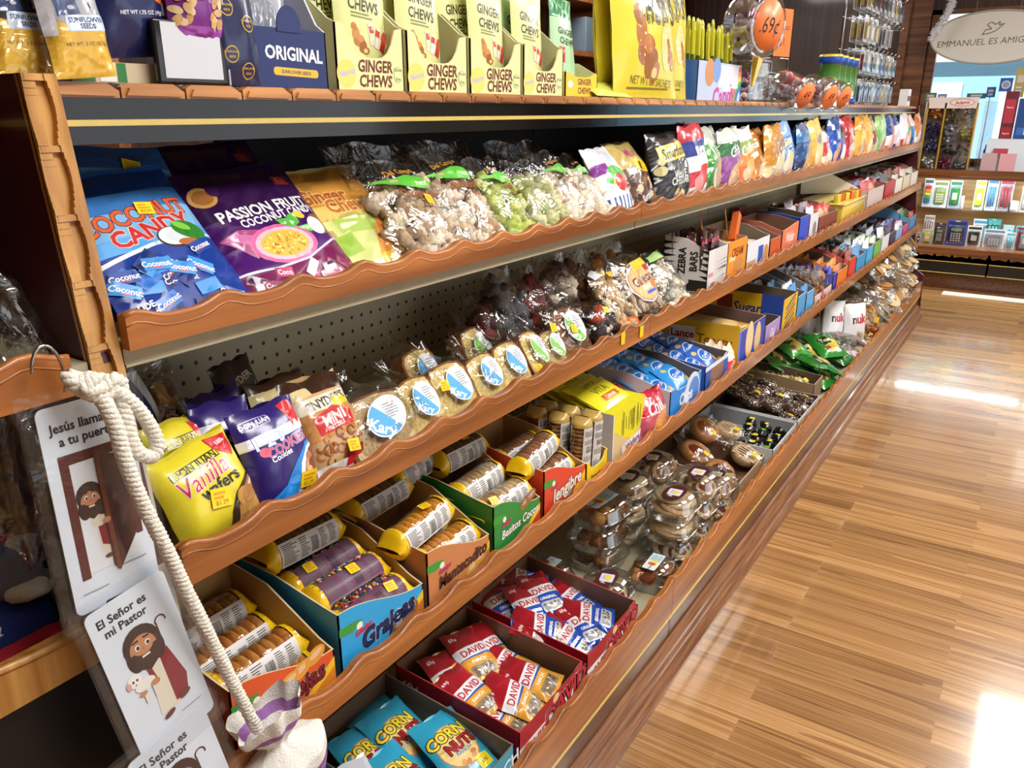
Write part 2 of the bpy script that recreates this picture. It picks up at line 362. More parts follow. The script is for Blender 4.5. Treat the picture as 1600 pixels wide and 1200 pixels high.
        fs = [[v.index for v in f.verts] for f in bm.faces]; cl = [s.items[f[lay]][2] for f in bm.faces]; bm.free()
        return m.add(q, fs, cl, smooth)

# ---------------------------------------------------------------- placing: shelf frame has x along the aisle, -y towards the shopper, z up
def frame(X, Y, Z, yaw=0, lean=0, roll=0):
    return Matrix.Translation((X, Y, Z)) @ Matrix.Rotation(math.radians(90+yaw), 4, 'Z') @ Matrix.Rotation(-math.radians(lean), 4, 'X') @ Matrix.Rotation(math.radians(roll), 4, 'Y')
def fit(pl, pr, pt, x0, z0, lean, rest=None, tilt=0):
    """a leaning plane through (x0,z0); returns matrix, width, height. tilt turns the plane about z"""
    n = Vector((math.cos(math.radians(lean)), 0, math.sin(math.radians(lean))))
    if tilt: n = Matrix.Rotation(math.radians(tilt), 3, 'Z') @ n
    yc = PX(((pl[0]+pr[0])/2, (pl[1]+pr[1])/2), x0).y
    p0 = Vector((x0, yc, z0)); a, b, c = isect(pl, p0, n), isect(pr, p0, n), isect(pt, p0, n)
    u = (b-a).normalized(); v = n.cross(u); o = (a+b)/2; Wd = (b-a).length; Hh = (c-o).dot(v)
    if rest is not None:
        lowz = min(a.z, b.z); t = (lowz-rest)/v.z; o = o-v*t; Hh += t
    m = Matrix.Identity(4)
    for i in range(3): m[i][0] = u[i]; m[i][1] = -n[i]; m[i][2] = v[i]; m[i][3] = o[i]
    return m, Wd, Hh

# ---------------------------------------------------------------- packages
def bag_surface(Wd, H, T, seed=0, crimp=.03, wr=1.0, side=-1, full=.55, gusset=0):
    def S0(x, y):
        s = max(-1, min(1, 2*x/Wd)); t = max(0, min(1, y/H))
        prof = min(1, (math.sin(math.pi*min(1, max(0, (t-crimp)/(1-2*crimp))))+1e-9)**full) if crimp < t < 1-crimp else 0
        if gusset and t < .5: prof = max(prof, min(1, (t/.06)))
        d = T/2*prof*(max(0, 1-abs(s)**3.6))**.7
        nn = noise.noise(Vector((s*2.3+seed*7.7, t*3.1+side, seed*2.3)))
        n2 = noise.noise(Vector((s*7+seed, t*5+seed*3.3, side*2)))
        e = 1-min(1, min(t, 1-t)/.22)
        fold = math.sin(s*19+seed*5+2*nn)*e*(1 if crimp < t < 1-crimp else .3)
        d += wr*(nn*.10*T*prof+n2*.045*T*prof+fold*.0016*(.3+prof))
        xx = x*(1-.03*prof)*(1+.012*wr*math.sin(t*17+seed*3))
        return Vector((xx, side*max(d, .0004), y+.003*wr*math.sin(s*5+seed)*(1 if t > .9 else 0)))
    def S(x, y):
        p = S0(x, y); e = Wd*.01
        a = S0(x+e, y)-S0(x-e, y); b = S0(x, y+e)-S0(x, y-e); n = a.cross(b)
        if n.length < 1e-12: n = Vector((0, side, 0))
        n.normalize(); return p, (n if n.y*side > 0 else -n)
    return S0, S
def bag_mesh(Wd, H, T, col='#ffffff', art=None, seed=0, back=None, wr=1.0, nu=14, nv=18, crimp=.03, full=.55, gusset=0):
    m = M(); Sf0, Sf = bag_surface(Wd, H, T, seed, crimp, wr, -1, full, gusset); Sb0, Sb = bag_surface(Wd, H, T, seed+9, crimp, wr, 1, full, gusset)
    nod = [[Sf0((i/nu-.5)*Wd, j/nv*H) for i in range(nu+1)] for j in range(nv+1)]
    vs = [p for row in nod for p in row]; fs = []
    for j in range(nv):
        for i in range(nu):
            a = j*(nu+1)+i; fs += [(a, a+1, a+nu+2), (a, a+nu+2, a+nu+1)]
    m.add(vs, fs, col, True)
    def SI(x, y):
        fx = min(nu-1e-6, max(0, (x/Wd+.5)*nu)); fy = min(nv-1e-6, max(0, y/H*nv)); i, j = int(fx), int(fy); a, b = fx-i, fy-j
        p0, p1, p2, p3 = nod[j][i], nod[j][i+1], nod[j+1][i+1], nod[j+1][i]
        p = p0+(p1-p0)*a+(p2-p1)*b if a >= b else p0+(p2-p3)*a+(p3-p0)*b
        return p, Sf(x, y)[1]
    m.surf(lambda a, b: Sb0((.5-a)*Wd, b*H), nu, nv, back or col)
    for y in (0, H):  # close ends
        pass
    if art:
        art.apply(m, SI, [(-.5+i/nu)*Wd for i in range(1, nu)], [i/nv*H for i in range(1, nv)], diag=(Wd, H, nu, nv))
    return m, SI
def clampW(art): return art
def sticker_mesh(seed=0, w=.02, h=.017, col='#f6d21c'):
    m = M(); m.add([(-w/2, 0, -h/2), (w/2, 0, -h/2), (w/2, -.0012, h/2), (-w/2, -.0012, h/2)], [(0, 1, 2, 3)], col)
    a = Art(); a.lines(-w*.36, -h*.1, w*.36, h*.36, 2, '#d99a12', seed); a.text('$%d.%02d' % (1+seed % 3, (29, 49, 69, 99)[seed % 4]), 0, -h*.25, h*.34, '#b97d10', 0)
    a.apply(m, lambda x, y: (Vector((x, -.0012*(y/h+.5)-.0002, y)), Vector((0, -1, 0))))
    return m
STK = []
def sticker(parent, S, x, y, rot=0, seed=0, w=.02, off=.0014):
    p, n = S(x, y); n = n.normalized(); m = sticker_mesh(seed, w, w*.85); up = Vector((0, 0, 1)); u = up.cross(-n)
    if u.length < 1e-4: u = Vector((1, 0, 0))
    u = u.normalized()
    if u.x < 0 and abs(n.y) > .3 and n.y < 0: u = -u
    v = (-n).cross(u)*-1
    v = n.cross(u)
    mt = Matrix.Identity(4)
    for i in range(3): mt[i][0] = u[i]; mt[i][1] = -n[i]; mt[i][2] = v[i]; mt[i][3] = (p+n*off)[i]
    o = m.build('price_sticker', 'card_print', parent, mt @ Matrix.Rotation(rot, 4, 'Y')); return o
def bag(name, mat4, Wd, H, T, col, art, label, cat='bag', seed=0, group=None, mat='bag_print', stick=None, wr=1.0, nu=14, nv=18, back=None, full=.55, crimp=.03, gusset=0):
    m, S = bag_mesh(Wd, H, T, col, art, seed, back, wr, nu, nv, crimp, full, gusset)
    o = m.build(name, mat, None, mat4); tag(o, label, cat, group)
    for k, st in enumerate(stick or []): sticker(o, S, st[0]*Wd, st[1]*H, st[2] if len(st) > 2 else .1, seed+k, st[3] if len(st) > 3 else .02)
    return o
def clear_bag(name, mat4, Wd, H, T, content, label, cat='bag', seed=0, group=None, art=None, stick=None, film_mat='clear_film', fillh=.8, cname='contents', cmat='food', wr=1.6, tail=0, nu=12, nv=14):
    r = root(name, mat4, label, cat, group)
    c = M(); content(c, Wd*.86, H*fillh, T*.8, random.Random(seed)); c.build(cname, cmat, r)
    m, S = bag_mesh(Wd, H, T, '#ffffff', None, seed, None, wr, nu, nv); w = m.build('wrapper', film_mat, r)
    if art:
        a = M(); art.apply(a, S, [(-.5+i/nu)*Wd for i in range(1, nu)], [i/nv*H for i in range(1, nv)], base=.0006, diag=(Wd, H, nu, nv)); a.build('printed_label', 'card_print', w)
    for k, st in enumerate(stick or []): sticker(r, S, st[0]*Wd, st[1]*H, st[2] if len(st) > 2 else .1, seed+k, st[3] if len(st) > 3 else .02, .002)
    return r
def film_wad(r, c, rad, seed=0, n=5, length=.03, direction=(0, 0, 1), mat='clear_film', name='wrapper_end'):
    """gathered, pleated film end"""
    m = M(); d = Vector(direction).normalized(); a = d.orthogonal().normalized(); b = d.cross(a); rr = random.Random(seed)
    N = 22; K = 6
    vs = []
    for j in range(K+1):
        t = j/K
        for i in range(N):
            an = 2*math.pi*i/N; pl = 1+.35*math.sin(an*n+seed)*t+.15*rr.uniform(-1, 1)*t
            R = rad*(1-.75*math.sin(math.pi*min(1, t*1.1)*.5)+.9*max(0, t-.45))*pl
            vs.append(Vector(c)+d*(length*t+(.004*math.sin(an*3+seed) if j == K else 0))+a*(R*math.cos(an))+b*(R*math.sin(an)*.55))
    m.add(vs, [(j*N+i, j*N+(i+1) % N, (j+1)*N+(i+1) % N, (j+1)*N+i) for j in range(K) for i in range(N)], '#ffffff', True)
    return m.build(name, mat, r)

# ---- fillings for clear bags (local bag frame: x across, y depth, z up)
def fill_chunks(cols, size=.016, rough=.45, n=60, flat=1, low=.0):
    def f(c, w, h, t, r):
        for i in range(n):
            z = h*(low+(1-low)*((i+.5)/n)); x = r.uniform(-1, 1)*w*.42; prof = math.sqrt(max(.15, 1-(2*x/w)**2))
            y = -r.uniform(-.2, 1)*t*.38*prof*math.sqrt(max(.2, math.sin(math.pi*min(.93, max(.12, z/h)))))
            s = size*r.uniform(.7, 1.25); c.blob((x, y, max(z, s*.5)), (s, s*.7*flat, s*.8), vary(r.choice(cols), .12, r), i+r.random()*9, rough, 2.2, 2)
    return f
def fill_solid(col, size=None):
    def f(c, w, h, t, r):
        c.blob((0, 0, h*.5), (w*.48, t*.42, h*.48), col, r.random()*5, .15, 2, 3, None, (0, 0, 0))
    return f
def fill_discs(cols, rad=.02, th=.006, n=24):
    def f(c, w, h, t, r):
        for i in range(n):
            z = h*(i+.5)/n; x = r.uniform(-1, 1)*max(.001, (w/2-rad)); y = -r.uniform(-.1, .5)*t*.5
            mt = Matrix.Translation((x, y, max(rad*.8, z))) @ Matrix.Rotation(r.uniform(.6, 2.3), 4, 'X') @ Matrix.Rotation(r.uniform(-.6, .6), 4, 'Y')
            c.cyl(rad*r.uniform(.9, 1.08), -th/2, th/2, 14, vary(r.choice(cols), .1, r), mt, (0, 0), th*.35)
    return f
def fill_sticks(cols, rad=.007, n=9, vertical=True, ln=1):
    def f(c, w, h, t, r):
        for i in range(n):
            x = (i+.5)/n*w-w/2; z = (.1*h, .95*h*ln)
            p = [(x+r.uniform(-.004, .004), -r.uniform(0, .3)*t, z[0]+(z[1]-z[0])*k/6) for k in range(7)]
            c.tube(p, [rad*(.6 if k in (0, 6) else 1) for k in range(7)], 8, vary(r.choice(cols), .1, r))
    return f

# ---- open display carton: front, sloping sides, back, kraft inside
def carton(name, mat4, w, d, h, hb, label, front='#e05a2a', side=None, inner='#9a7a55', art=None, sideart=None, group=None, cat='display box', wave=0, th=.0022, edge='#c9b48c', notch=0, innerw=None, sidecut=.5, rim=None):
    """front face at y=0, goes back to y=d. h front height, hb back height"""
    r = root(name, mat4, label, cat, group); side = side or front
    N = 16
    def top(u):  # front top edge
        z = h
        if wave: z = h*(1-wave*(.5-.5*math.cos(math.pi*min(1, max(0, (1-u)))))) if wave > 0 else h*(1+wave*(.5-.5*math.cos(math.pi*u)))
        if notch: z = h-notch*max(0, 1-((u-.5)/.38)**4)
        return z
    fr = M(); pts = [(-w/2, 0)]+[(w/2, 0)]+[(w/2-w*i/N, top(1-i/N)) for i in range(N+1)]
    fr.prism(pts, 0, th, 'y', front, None, edge)
    fr.prism([(x*.998, z*.998) for x, z in pts], th, th+.0006, 'y', inner)
    if art:
        a = M(); art.apply(a, lambda x, y: (Vector((x, 0, y)), Vector((0, -1, 0)))); fr.V += [tuple(v) for v in a.V] if not fr.V else []
        n = len(fr.V); fr.V += a.V; fr.F += [tuple(n+i for i in f) for f in a.F]; fr.C += a.C; fr.S += a.S
    fr.build('front_panel', 'card_print', r)
    for sgn in (-1, 1):
        sm = M(); zt = top(0 if sgn < 0 else 1)
        sp = [(0, 0), (d, 0), (d, hb), (d*sidecut, hb-(hb-zt)*.15), (d*.12, zt+(hb-zt)*.12), (0, zt)]
        x0 = sgn*w/2; xi = x0-sgn*th
        sm.prism(sp, x0, xi, 'x', side, None, edge); sm.prism([(a*.998+.0001, b*.998) for a, b in sp], xi, xi-sgn*.0006, 'x', inner)
        if sideart and sideart.get(sgn):
            aa = sideart[sgn]; q = M(); aa.apply(q, lambda x, y, x0=x0, sgn=sgn: (Vector((x0, (d/2+x) if sgn > 0 else (d/2-x), y)), Vector((sgn, 0, 0))))
            n = len(sm.V); sm.V += q.V; sm.F += [tuple(n+i for i in f) for f in q.F]; sm.C += q.C; sm.S += q.S
        sm.build('side_panel', 'card_print', r)
    bk = M(); bk.box(-w/2, w/2, d-th, d, 0, hb, inner); bk.build('back_panel', 'card_print', r)
    bt = M(); bt.box(-w/2+th, w/2-th, th, d-th, .0002, .0025, inner); bt.build('base_panel', 'card_print', r)
    return r
def box_closed(name, mat4, w, d, h, col, label, art=None, topart=None, cat='box', group=None, side=None, sideart=None, mat='card_print', topcol=None):
    m = M(); m.box(-w/2, w/2, 0, d, 0, h, [hx(side or col), hx(side or col), hx(col), hx(side or col), hx(col), hx(topcol or col)])
    if art: art.apply(m, lambda x, y: (Vector((x, 0, y)), Vector((0, -1, 0))))
    if topart: topart.apply(m, lambda x, y: (Vector((x, y, h)), Vector((0, 0, 1))))
    if sideart: sideart.apply(m, lambda x, y: (Vector((-w/2, d/2-x, y)), Vector((-1, 0, 0))))
    o = m.build(name, mat, None, mat4); return tag(o, label, cat, group)
def sleeve(name, mat4, L, R, label, cookie=('#d9962f', '#c98526'), endc='#f2c414', lab='#d8d6d4', group=None, seed=0, n=9, cols=None, stick=None, cat='cookie roll', lumpy=0, labside=1):
    """roll of round cookies lying along x, clear wrap, yellow twisted ends and a white nutrition label"""
    r = root(name, mat4, label, cat, group); rr = random.Random(seed); rot = Matrix.Rotation(math.pi/2, 4, 'Y')
    c = M(); bl = L*.74; th = bl/n
    for i in range(n):
        x = -bl/2+th*(i+.5); R2 = R*.92*rr.uniform(.96, 1.02)
        c.lathe([(0, -th*.46), (R2*.8, -th*.46), (R2, -th*.15), (R2, th*.15), (R2*.8, th*.46), (0, th*.46)], 16, vary(rr.choice(cookie), .08, rr), Matrix.Translation((x, 0, R)) @ rot)
        if cols:
            for k in range(70):
                a = rr.uniform(0, 2*math.pi); px = x+rr.uniform(-.4, .4)*th; q = .0016
                c.box(px-q, px+q, math.cos(a)*R*.94-q, math.cos(a)*R*.94+q, R+math.sin(a)*R*.94-q, R+math.sin(a)*R*.94+q, rr.choice(cols))
    c.build('cookies', 'food', r)
    f = M()
    def W(u, v):
        x = (u-.5)*bl*1.06; a = v*2*math.pi; k = R*(1+.02*math.sin(x*300+seed))
        return Vector((x, k*math.cos(a), R+k*math.sin(a)))
    f.surf(W, 16, 20, '#ffffff'); fo = f.build('wrapper', 'clear_film', r)
    for sg in (-1, 1):
        e = M(); K = 7; N = 18; vs = []
        for j in range(K+1):
            t = j/K; x = sg*(bl/2-.004+(L-bl)/2*t*1.05)
            for i in range(N):
                a = 2*math.pi*i/N; k = R*1.01*(1-.25*t**2)*(1+.05*t*math.sin(a*5+seed)); sq = 1-.82*max(0, (t-.35)/.65)
                vs.append((x, k*math.cos(a)*(1+.1*t), R+k*math.sin(a)*sq))
        e.add(vs, [(j*N+i, j*N+(i+1) % N, (j+1)*N+(i+1) % N, (j+1)*N+i) for j in range(K) for i in range(N)], [vary(endc, .05, rr) for _ in range(K*N)], True)
        e.build('wrapper_end', 'bag_print', r)
    l = M(); a0 = math.radians(200 if labside else 150); a1 = math.radians(275 if labside else 225); hh = R*(a1-a0)
    A0 = math.radians(168 if labside else 130)
    LS = lambda x, y: (Vector((x, R*1.03*math.cos(A0-y/R), R+R*1.03*math.sin(A0-y/R))), Vector((0, math.cos(A0-y/R), math.sin(A0-y/R))))
    ar = Art(); ar.rect(-bl*.47, -hh*.5, bl*.47, hh*.5, lab); ar.lines(-bl*.44, -hh*.42, -bl*.2, hh*.42, 12, '#55524f', seed); ar.lines(-bl*.17, -hh*.4, -bl*.02, hh*.42, 9, '#6a6663', seed+1)
    ar.barcode(bl*.0, -hh*.35, bl*.12, hh*.25, '#1c1c1c', seed); ar.lines(bl*.15, -hh*.4, bl*.27, hh*.4, 10, '#6a6663', seed+2); ar.lines(bl*.3, -hh*.3, bl*.43, hh*.4, 8, '#6a6663', seed+3)
    ar.apply(l, LS, None, [hh*k/8 for k in range(-4, 5)]); l.build('nutrition_label', 'card_print', fo)
    for k, st in enumerate(stick or []): sticker(r, lambda x, y: (Vector((x, R*1.05*math.cos(y), R+R*1.05*math.sin(y))), Vector((0, math.cos(y), math.sin(y)))), st[0]*L, math.radians(st[1]), st[2] if len(st) > 2 else .1, seed+k, .019, .001)
    return r
# ================================================================ the room
m = M(); m.box(-3.6, 3.4, -1.6, 8.2, -.05, 0); struct('floor', m, 'laminate_floor')
m = M(); m.box(-3.6, 3.4, -1.6, 8.2, 2.7, 2.75); struct('ceiling', m, 'ceiling_tile')
WX0, WX1, WZ0, WZ1, WY = -1.04, 2.4, .95, 2.14, 7.95
m = M(); m.box(-3.6, WX0, WY, WY+.12, 0, 2.7); m.box(WX1, 3.4, WY, WY+.12, 0, 2.7); m.box(WX0, WX1, WY, WY+.12, 0, WZ0); m.box(WX0, WX1, WY, WY+.12, WZ1, 2.7); struct('wall_far', m, 'dark_wood')
m = M(); m.box(-3.6, -3.48, -1.6, WY, 0, 2.7); struct('wall_left', m, 'dark_wood')
m = M(); m.box(-3.6, 3.4, -1.72, -1.6, 0, 2.7); struct('wall_near_blocker', m, 'case_wood')  # unseen wall behind the camera, added to darken reflections in the black fascia
m = M(); m.box(3.3, 3.4, -1.6, .6, 0, 2.7); m.box(3.3, 3.4, 5.6, WY, 0, 2.7); m.box(3.3, 3.4, .6, 5.6, 2.2, 2.7); m.box(3.3, 3.4, .6, 5.6, 0, .5); struct('wall_right', m, 'plaster')
# shop window: brown frame and glass
m = M()
for x0, x1, z0, z1 in ((WX0, WX0+.07, WZ0, WZ1), (WX1-.07, WX1, WZ0, WZ1), (WX0, WX1, WZ1-.035, WZ1), (WX0, WX1, WZ0, WZ0+.03), (.9, .95, WZ0, WZ1)): m.box(x0, x1, WY-.02, WY+.05, z0, z1)
wf = struct('window_1', m, 'case_wood')
m = M(); m.box(WX0+.05, WX1-.05, WY+.02, WY+.026, WZ0+.02, WZ1-.02); m.build('window_pane', 'glass', wf)
for i, (lx, ly) in enumerate(((.55, .9), (.55, 3.1), (.55, 5.3), (-2.6, 1.8), (-2.6, 5))):
    r = root('ceiling_light', Matrix.Translation((lx, ly, 2.67)), 'white rectangular ceiling light panel over the aisle' if lx > 0 else 'white rectangular ceiling light panel behind the shelving', 'ceiling light', 'ceiling lights over the aisle' if lx > 0 else 'ceiling lights behind the shelving')
    m = M(); m.box(-.33, .33, -.63, .63, .005, .03, '#e8e8e8'); m.build('light_frame', 'metal_paint', r)
    m = M(); m.box(-.3, .3, -.6, .6, 0, .0045); m.build('diffuser', 'lamp_glow', r)
# street outside the window
m = M(); m.box(-6, 8, 7.9+.4, 22, -.2, -.15, '#b9b7b0'); tag(m.build('pavement', 'matte'), kind='structure')
r = root('storefront', Matrix.Translation((-1, 13.0, 0)), 'pale blue and white shop front across the street, seen through the window', 'building')
m = M(); m.box(-5, 7, 0, .3, 0, 1.98, '#a8d8f6'); m.build('wall', 'matte', r)
m = M(); m.box(-5, 7, -.2, .3, 1.98, 2.9, '#f8f6f2'); m.build('awning', 'matte', r)
for x0, x1 in ((-1.6, -.2), (.25, 1.5), (1.9, 3.2), (3.6, 4.6)):
    m = M(); m.box(x0, x1, -.03, .02, .6, 1.72, '#f2f6fa'); m.build('panel', 'matte', r)

# ================================================================ the long shelving
YN, YF = .432, 6.03
SEC = [YN, 1.65, 2.87, 4.09, 5.31, YF]
WHERE = ['the nearest bay', 'the second bay', 'the middle bay', 'the fourth bay', 'the farthest bay']
XB = -1.02
def wave(Y): 
    t = ((Y-.664)/.11) % 1
    return .5+.5*math.cos(2*math.pi*(t+.10*math.sin(2*math.pi*t)))
def valance(y0, y1, xf, zb, zt, amp, par, th=.014, bead=True):
    n = max(8, int((y1-y0)/.011)); m = M(); pts = [(y0, zb)]+[(y1, zb)]
    top = [(y1-(y1-y0)*i/n, zt-amp*(1-wave(y1-(y1-y0)*i/n))) for i in range(n+1)]
    m.prism(pts+top, xf-th, xf, 'x')
    m.tube([(xf-.0035, a, b-.001) for a, b in top], .0042, 6)
    m.tube([(xf-.001, a, b-.0105) for a, b in top], .0016, 5)
    return m.build('scalloped_valance', 'valance_wood', par)
SHELF = [('upper', -.75, 1.135, 1.113, 1.133, 1.171, .011), ('second', -.715, .885, .864, .872, .921, .012), ('third', -.69, .604, .588, .597, .643, .012)]
DECKZ = {1: 1.135, 2: .885, 3: .604, 4: .205}
for si in range(5):
    y0, y1 = SEC[si], SEC[si+1]; w = WHERE[si]
    b = root('gondola_bay', Matrix.Translation((0, 0, 0)), 'tan pegboard back and steel uprights of %s of the long shelving' % w, 'shelving')
    m = M(); m.box(XB-.01, XB, y0+.002, y1-.002, .2, 1.11, mat=None); m.build('pegboard_panel', 'pegboard', b)
    m = M(); m.box(XB-.01, XB, y0+.002 if si else y0+.35, y1-.002, 1.115, 1.325); m.build('dark_upper_panel', 'matte_black', b)
    m = M(); m.box(XB-.04, XB-.011, y1-.03, y1-.004, .0, 1.325, '#8d866f'); m.build('upright', 'metal_paint', b)
    for nm, xf, zd, lb, vb, vt, am in SHELF:
        s = root('shelf', Matrix.Translation((0, 0, 0)), '%s shelf of %s, cream steel with a scalloped wooden front' % (nm, w), 'shelf')
        m = M(); m.box(XB+.003, xf-.015, y0+.003, y1-.003, zd-.006, zd); m.build('shelf_deck', 'cream_metal', s)
        m = M(); m.box(xf-.016, xf-.002, y0+.002, y1-.002, lb, zd); m.box(xf-.004, xf, y0+.002, y1-.002, lb, lb+.003); m.build('front_lip', 'cream_metal', s)
        valance(y0+.001, y1-.001, xf+.013, vb, vt, am, s)
        for yy in (y0+.03, y1-.03):
            m = M(); m.prism([(XB+.002, zd-.006), (xf-.04, zd-.006), (xf-.04, zd-.015), (XB+.002, zd-.07)], yy-.0015, yy+.0015, 'y', '#8f8a78'); m.build('bracket', 'metal_paint', s)
    s = root('shelf', Matrix.Translation((0, 0, 0)), 'bottom shelf of %s with its wooden front above a dark kick panel' % w, 'shelf')
    m = M(); m.box(XB+.003, -.615, y0+.003, y1-.003, .19, .205); m.build('shelf_deck', 'cream_metal', s)
    valance(y0+.001, y1-.001, -.6, .168, .268, .013, s, .016)
    m = M(); m.box(-.606, -.598, y0+.001, y1-.001, .162, .167); m.build('brass_strip', 'brass_strip', s)
    m = M(); m.box(-.63, -.604, y0+.002, y1-.002, .0, .162); m.build('kick_panel', 'base_wood', s)
    s = root('top_deck', Matrix.Translation((0, 0, 0)), 'glossy black top deck with a brass line over %s' % w, 'shelf')
    m = M(); m.box(-1.3, -.815, y0+.001, y1-.001, 1.372, 1.386); m.build('deck_board', 'dark_wood', s)
    m = M(); m.box(-.83, -.808, y0+.001, y1-.001, 1.328, 1.372); m.build('fascia', 'black_gloss', s)
    m = M(); m.box(-.809, -.806, y0, y1, 1.3455, 1.3515); m.build('brass_strip', 'brass_strip', s)
    m = M(); k = int((y1-y0)/.075); st = (y1-y0)/k
    for i in range(k):
        a = y0+i*st; m.prism([(a, 1.3722), (a+st*.97, 1.3722), (a+st*.97, 1.379), (a+st*.80, 1.3868), (a+st*.10, 1.3868), (a, 1.383)], -.832, -.806, 'x')
        m.prism([(a+.004, 1.375), (a+st*.9, 1.374), (a+st*.8, 1.383), (a+.008, 1.382)], -.8065, -.8025, 'x')
    m.build('carved_trim', 'carved_wood', s)
# maroon end panels with a carved post
def end_panel(y0, y1, label, near):
    s = root('end_panel', Matrix.Translation((0, 0, 0)), label, 'shelf end panel')
    m = M(); prof = [(-1.3, 0), (-.585, 0), (-.60, .3), (-.668, .35), (-.757, 1.13), (-.795, 1.392), (-1.3, 1.392)]
    m.prism(prof, y0, y1, 'y'); m.build('panel', 'maroon_panel', s)
    def fx(z): return -.668-(z-.35)*(.795-.668)/(1.392-.35)
    m = M(); z = 1.392; W0, W1 = y0-.002, y1+.001
    zb = 1.08 if near else .36
    def strip(a, b, d0, d1, z0, z1):
        m.add([(fx(z0)+d0, a, z0), (fx(z0)+d0, b, z0), (fx(z1)+d0, b, z1), (fx(z1)+d0, a, z1), (fx(z0)+d1, a, z0), (fx(z0)+d1, b, z0), (fx(z1)+d1, b, z1), (fx(z1)+d1, a, z1)], [(0, 1, 2, 3), (7, 6, 5, 4), (0, 4, 5, 1), (1, 5, 6, 2), (2, 6, 7, 3), (3, 7, 4, 0)])
    if near:
        strip(W0, W1, -.001, .006, zb, z)
        ww = (W1-W0); nseg = 5; hh = (z-zb)/nseg
        for i in range(nseg):
            zz0 = zb+i*hh; zz1 = zz0+hh
            for k in range(10):   # carved rails bowing in and out around each pocket
                a = k/10; b = (k+1)/10; bow = .30+.13*math.sin(math.pi*a)
                strip(W0, W0+ww*bow, .004, .012-.003*math.sin(math.pi*a), zz0+hh*a, zz0+hh*b)
                strip(W1-ww*(.42-.16*math.sin(math.pi*a)), W1, .004, .013, zz0+hh*a, zz0+hh*b)
            strip(W0+.002, W1-.002, .005, .0115, zz1-.006, zz1)
        m.build('carved_post', 'post_wood', s)
        m = M(); m.prism([(-.756+.004, 1.08), (-.66, .3), (-.668, .3), (-.762, 1.08)], y0-.001, y1+.004, 'y', '#b9b2a6'); m.build('edge_band', 'metal_paint', s)
    else:
        m = M(); strip(y0-.002, y1+.001, -.001, .004, .36, z); m.build('edge_band', 'maroon_panel', s)
    return s
end_panel(.402, .430, 'maroon shelf end panel with a carved wooden post, in the left foreground', True)
end_panel(6.032, 6.058, 'maroon panel closing the far end of the long shelving', False)
# floor moulding in front of the shelving
m = M(); m.prism([(-.6035, 0), (-.568, 0), (-.568, .012), (-.573, .022), (-.576, .03), (-.583, .036), (-.583, .055), (-.588, .062), (-.588, .078), (-.596, .092), (-.6035, .098)], -.6, 6.06, 'y'); struct('trim_1', m, 'kick_wood')
# ---- the shelving this side of the post
s = root('gondola_bay', Matrix.Translation((0, 0, 0)), 'dark bay of shelving this side of the carved post, far left', 'shelving')
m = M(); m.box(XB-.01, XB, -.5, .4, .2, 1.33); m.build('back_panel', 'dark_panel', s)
s = root('top_deck', Matrix.Translation((0, 0, 0)), 'black top deck with a brass line left of the carved post', 'shelf')
m = M(); m.box(-1.3, -.86, -.5, .4, 1.372, 1.386); m.build('deck_board', 'dark_wood', s)
m = M(); m.box(-.87, -.85, -.5, .4, 1.328, 1.372); m.build('fascia', 'black_gloss', s)
m = M(); m.box(-.851, -.848, -.5, .4, 1.3455, 1.3515); m.build('brass_strip', 'brass_strip', s)
s = root('shelf', Matrix.Translation((0, 0, 0)), 'short wooden fronted shelf left of the carved post, level with the upper shelf', 'shelf')
m = M(); m.box(XB, -.757, -.5, .399, 1.118, 1.127); m.build('shelf_deck', 'cream_metal', s)
nv = valance(-.5, .372, -.735, 1.105, 1.152, .010, s); 
s = root('shelf', Matrix.Translation((0, 0, 0)), 'wooden fronted shelf at the far left edge with a flag print cap on it', 'shelf')
ZL = PX((145, 1040), -.748).z
m = M(); m.box(XB, -.764, -.5, .399, ZL-.004, ZL+.005); m.build('shelf_deck', 'cream_metal', s)
m = M(); m.box(-.764, -.750, -.5, .399, ZL-.002, ZL+.046); m.tube([(-.752, y, ZL+.046+.004*math.cos(y*30)) for y in np.linspace(-.5, .399, 40)], .005, 6); m.build('wooden_front', 'post_wood', s)
print('ZL', ZL)
# ================================================================ display case at the end of the aisle
CY = 7.22
s = root('display_case', Matrix.Translation((0, 0, 0)), 'low wooden display case with a black lower panel across the end of the aisle', 'display case')
m = M(); m.box(-1.4, 2.3, CY+.03, 7.7, 0, .13); m.build('plinth', 'base_wood', s)
for x0, x1 in ((-1.4, -.29), (-.275, .84), (.855, 2.3)):
    m = M(); m.box(x0, x1, CY, 7.7, .13, .222); m.build('lower_panel', 'dark_panel', s)
    m = M(); m.box(x0, x1, CY-.004, CY, .128, .134); m.box(x0, x1, CY-.004, CY, .218, .224); m.build('brass_strip', 'brass_strip', s)
    m = M(); k = int((x1-x0)/.12); st = (x1-x0)/k
    for i in range(k):
        a = x0+i*st; m.prism([(a, .33), (a, .285), (a+st*.12, .262), (a+st*.5, .272), (a+st*.88, .262), (a+st, .285), (a+st, .33)], CY-.03, CY, 'y')
    m.build('carved_trim', 'case_wood', s)
m = M(); m.box(-1.4, 2.3, CY-.02, 7.7, .30, .332); m.build('case_floor', 'case_wood', s)
m = M(); m.box(-1.4, 2.3, 7.62, 7.66, .332, .86); m.build('back_board', 'maple_wood', s)
m = M(); m.box(-1.4, 2.3, 7.42, 7.62, .605, .613); m.build('glass_shelf', 'clear_plastic', s)
m = M(); m.box(-1.4, 2.3, CY-.02, 7.7, .895, .925); m.box(-1.4, 2.3, CY-.03, CY, .86, .93); m.build('case_top', 'case_wood', s)
m = M(); m.box(-1.4, 2.3, CY-.034, CY-.03, .88, .884); m.build('metal_rail', 'chrome', s)
m = M()
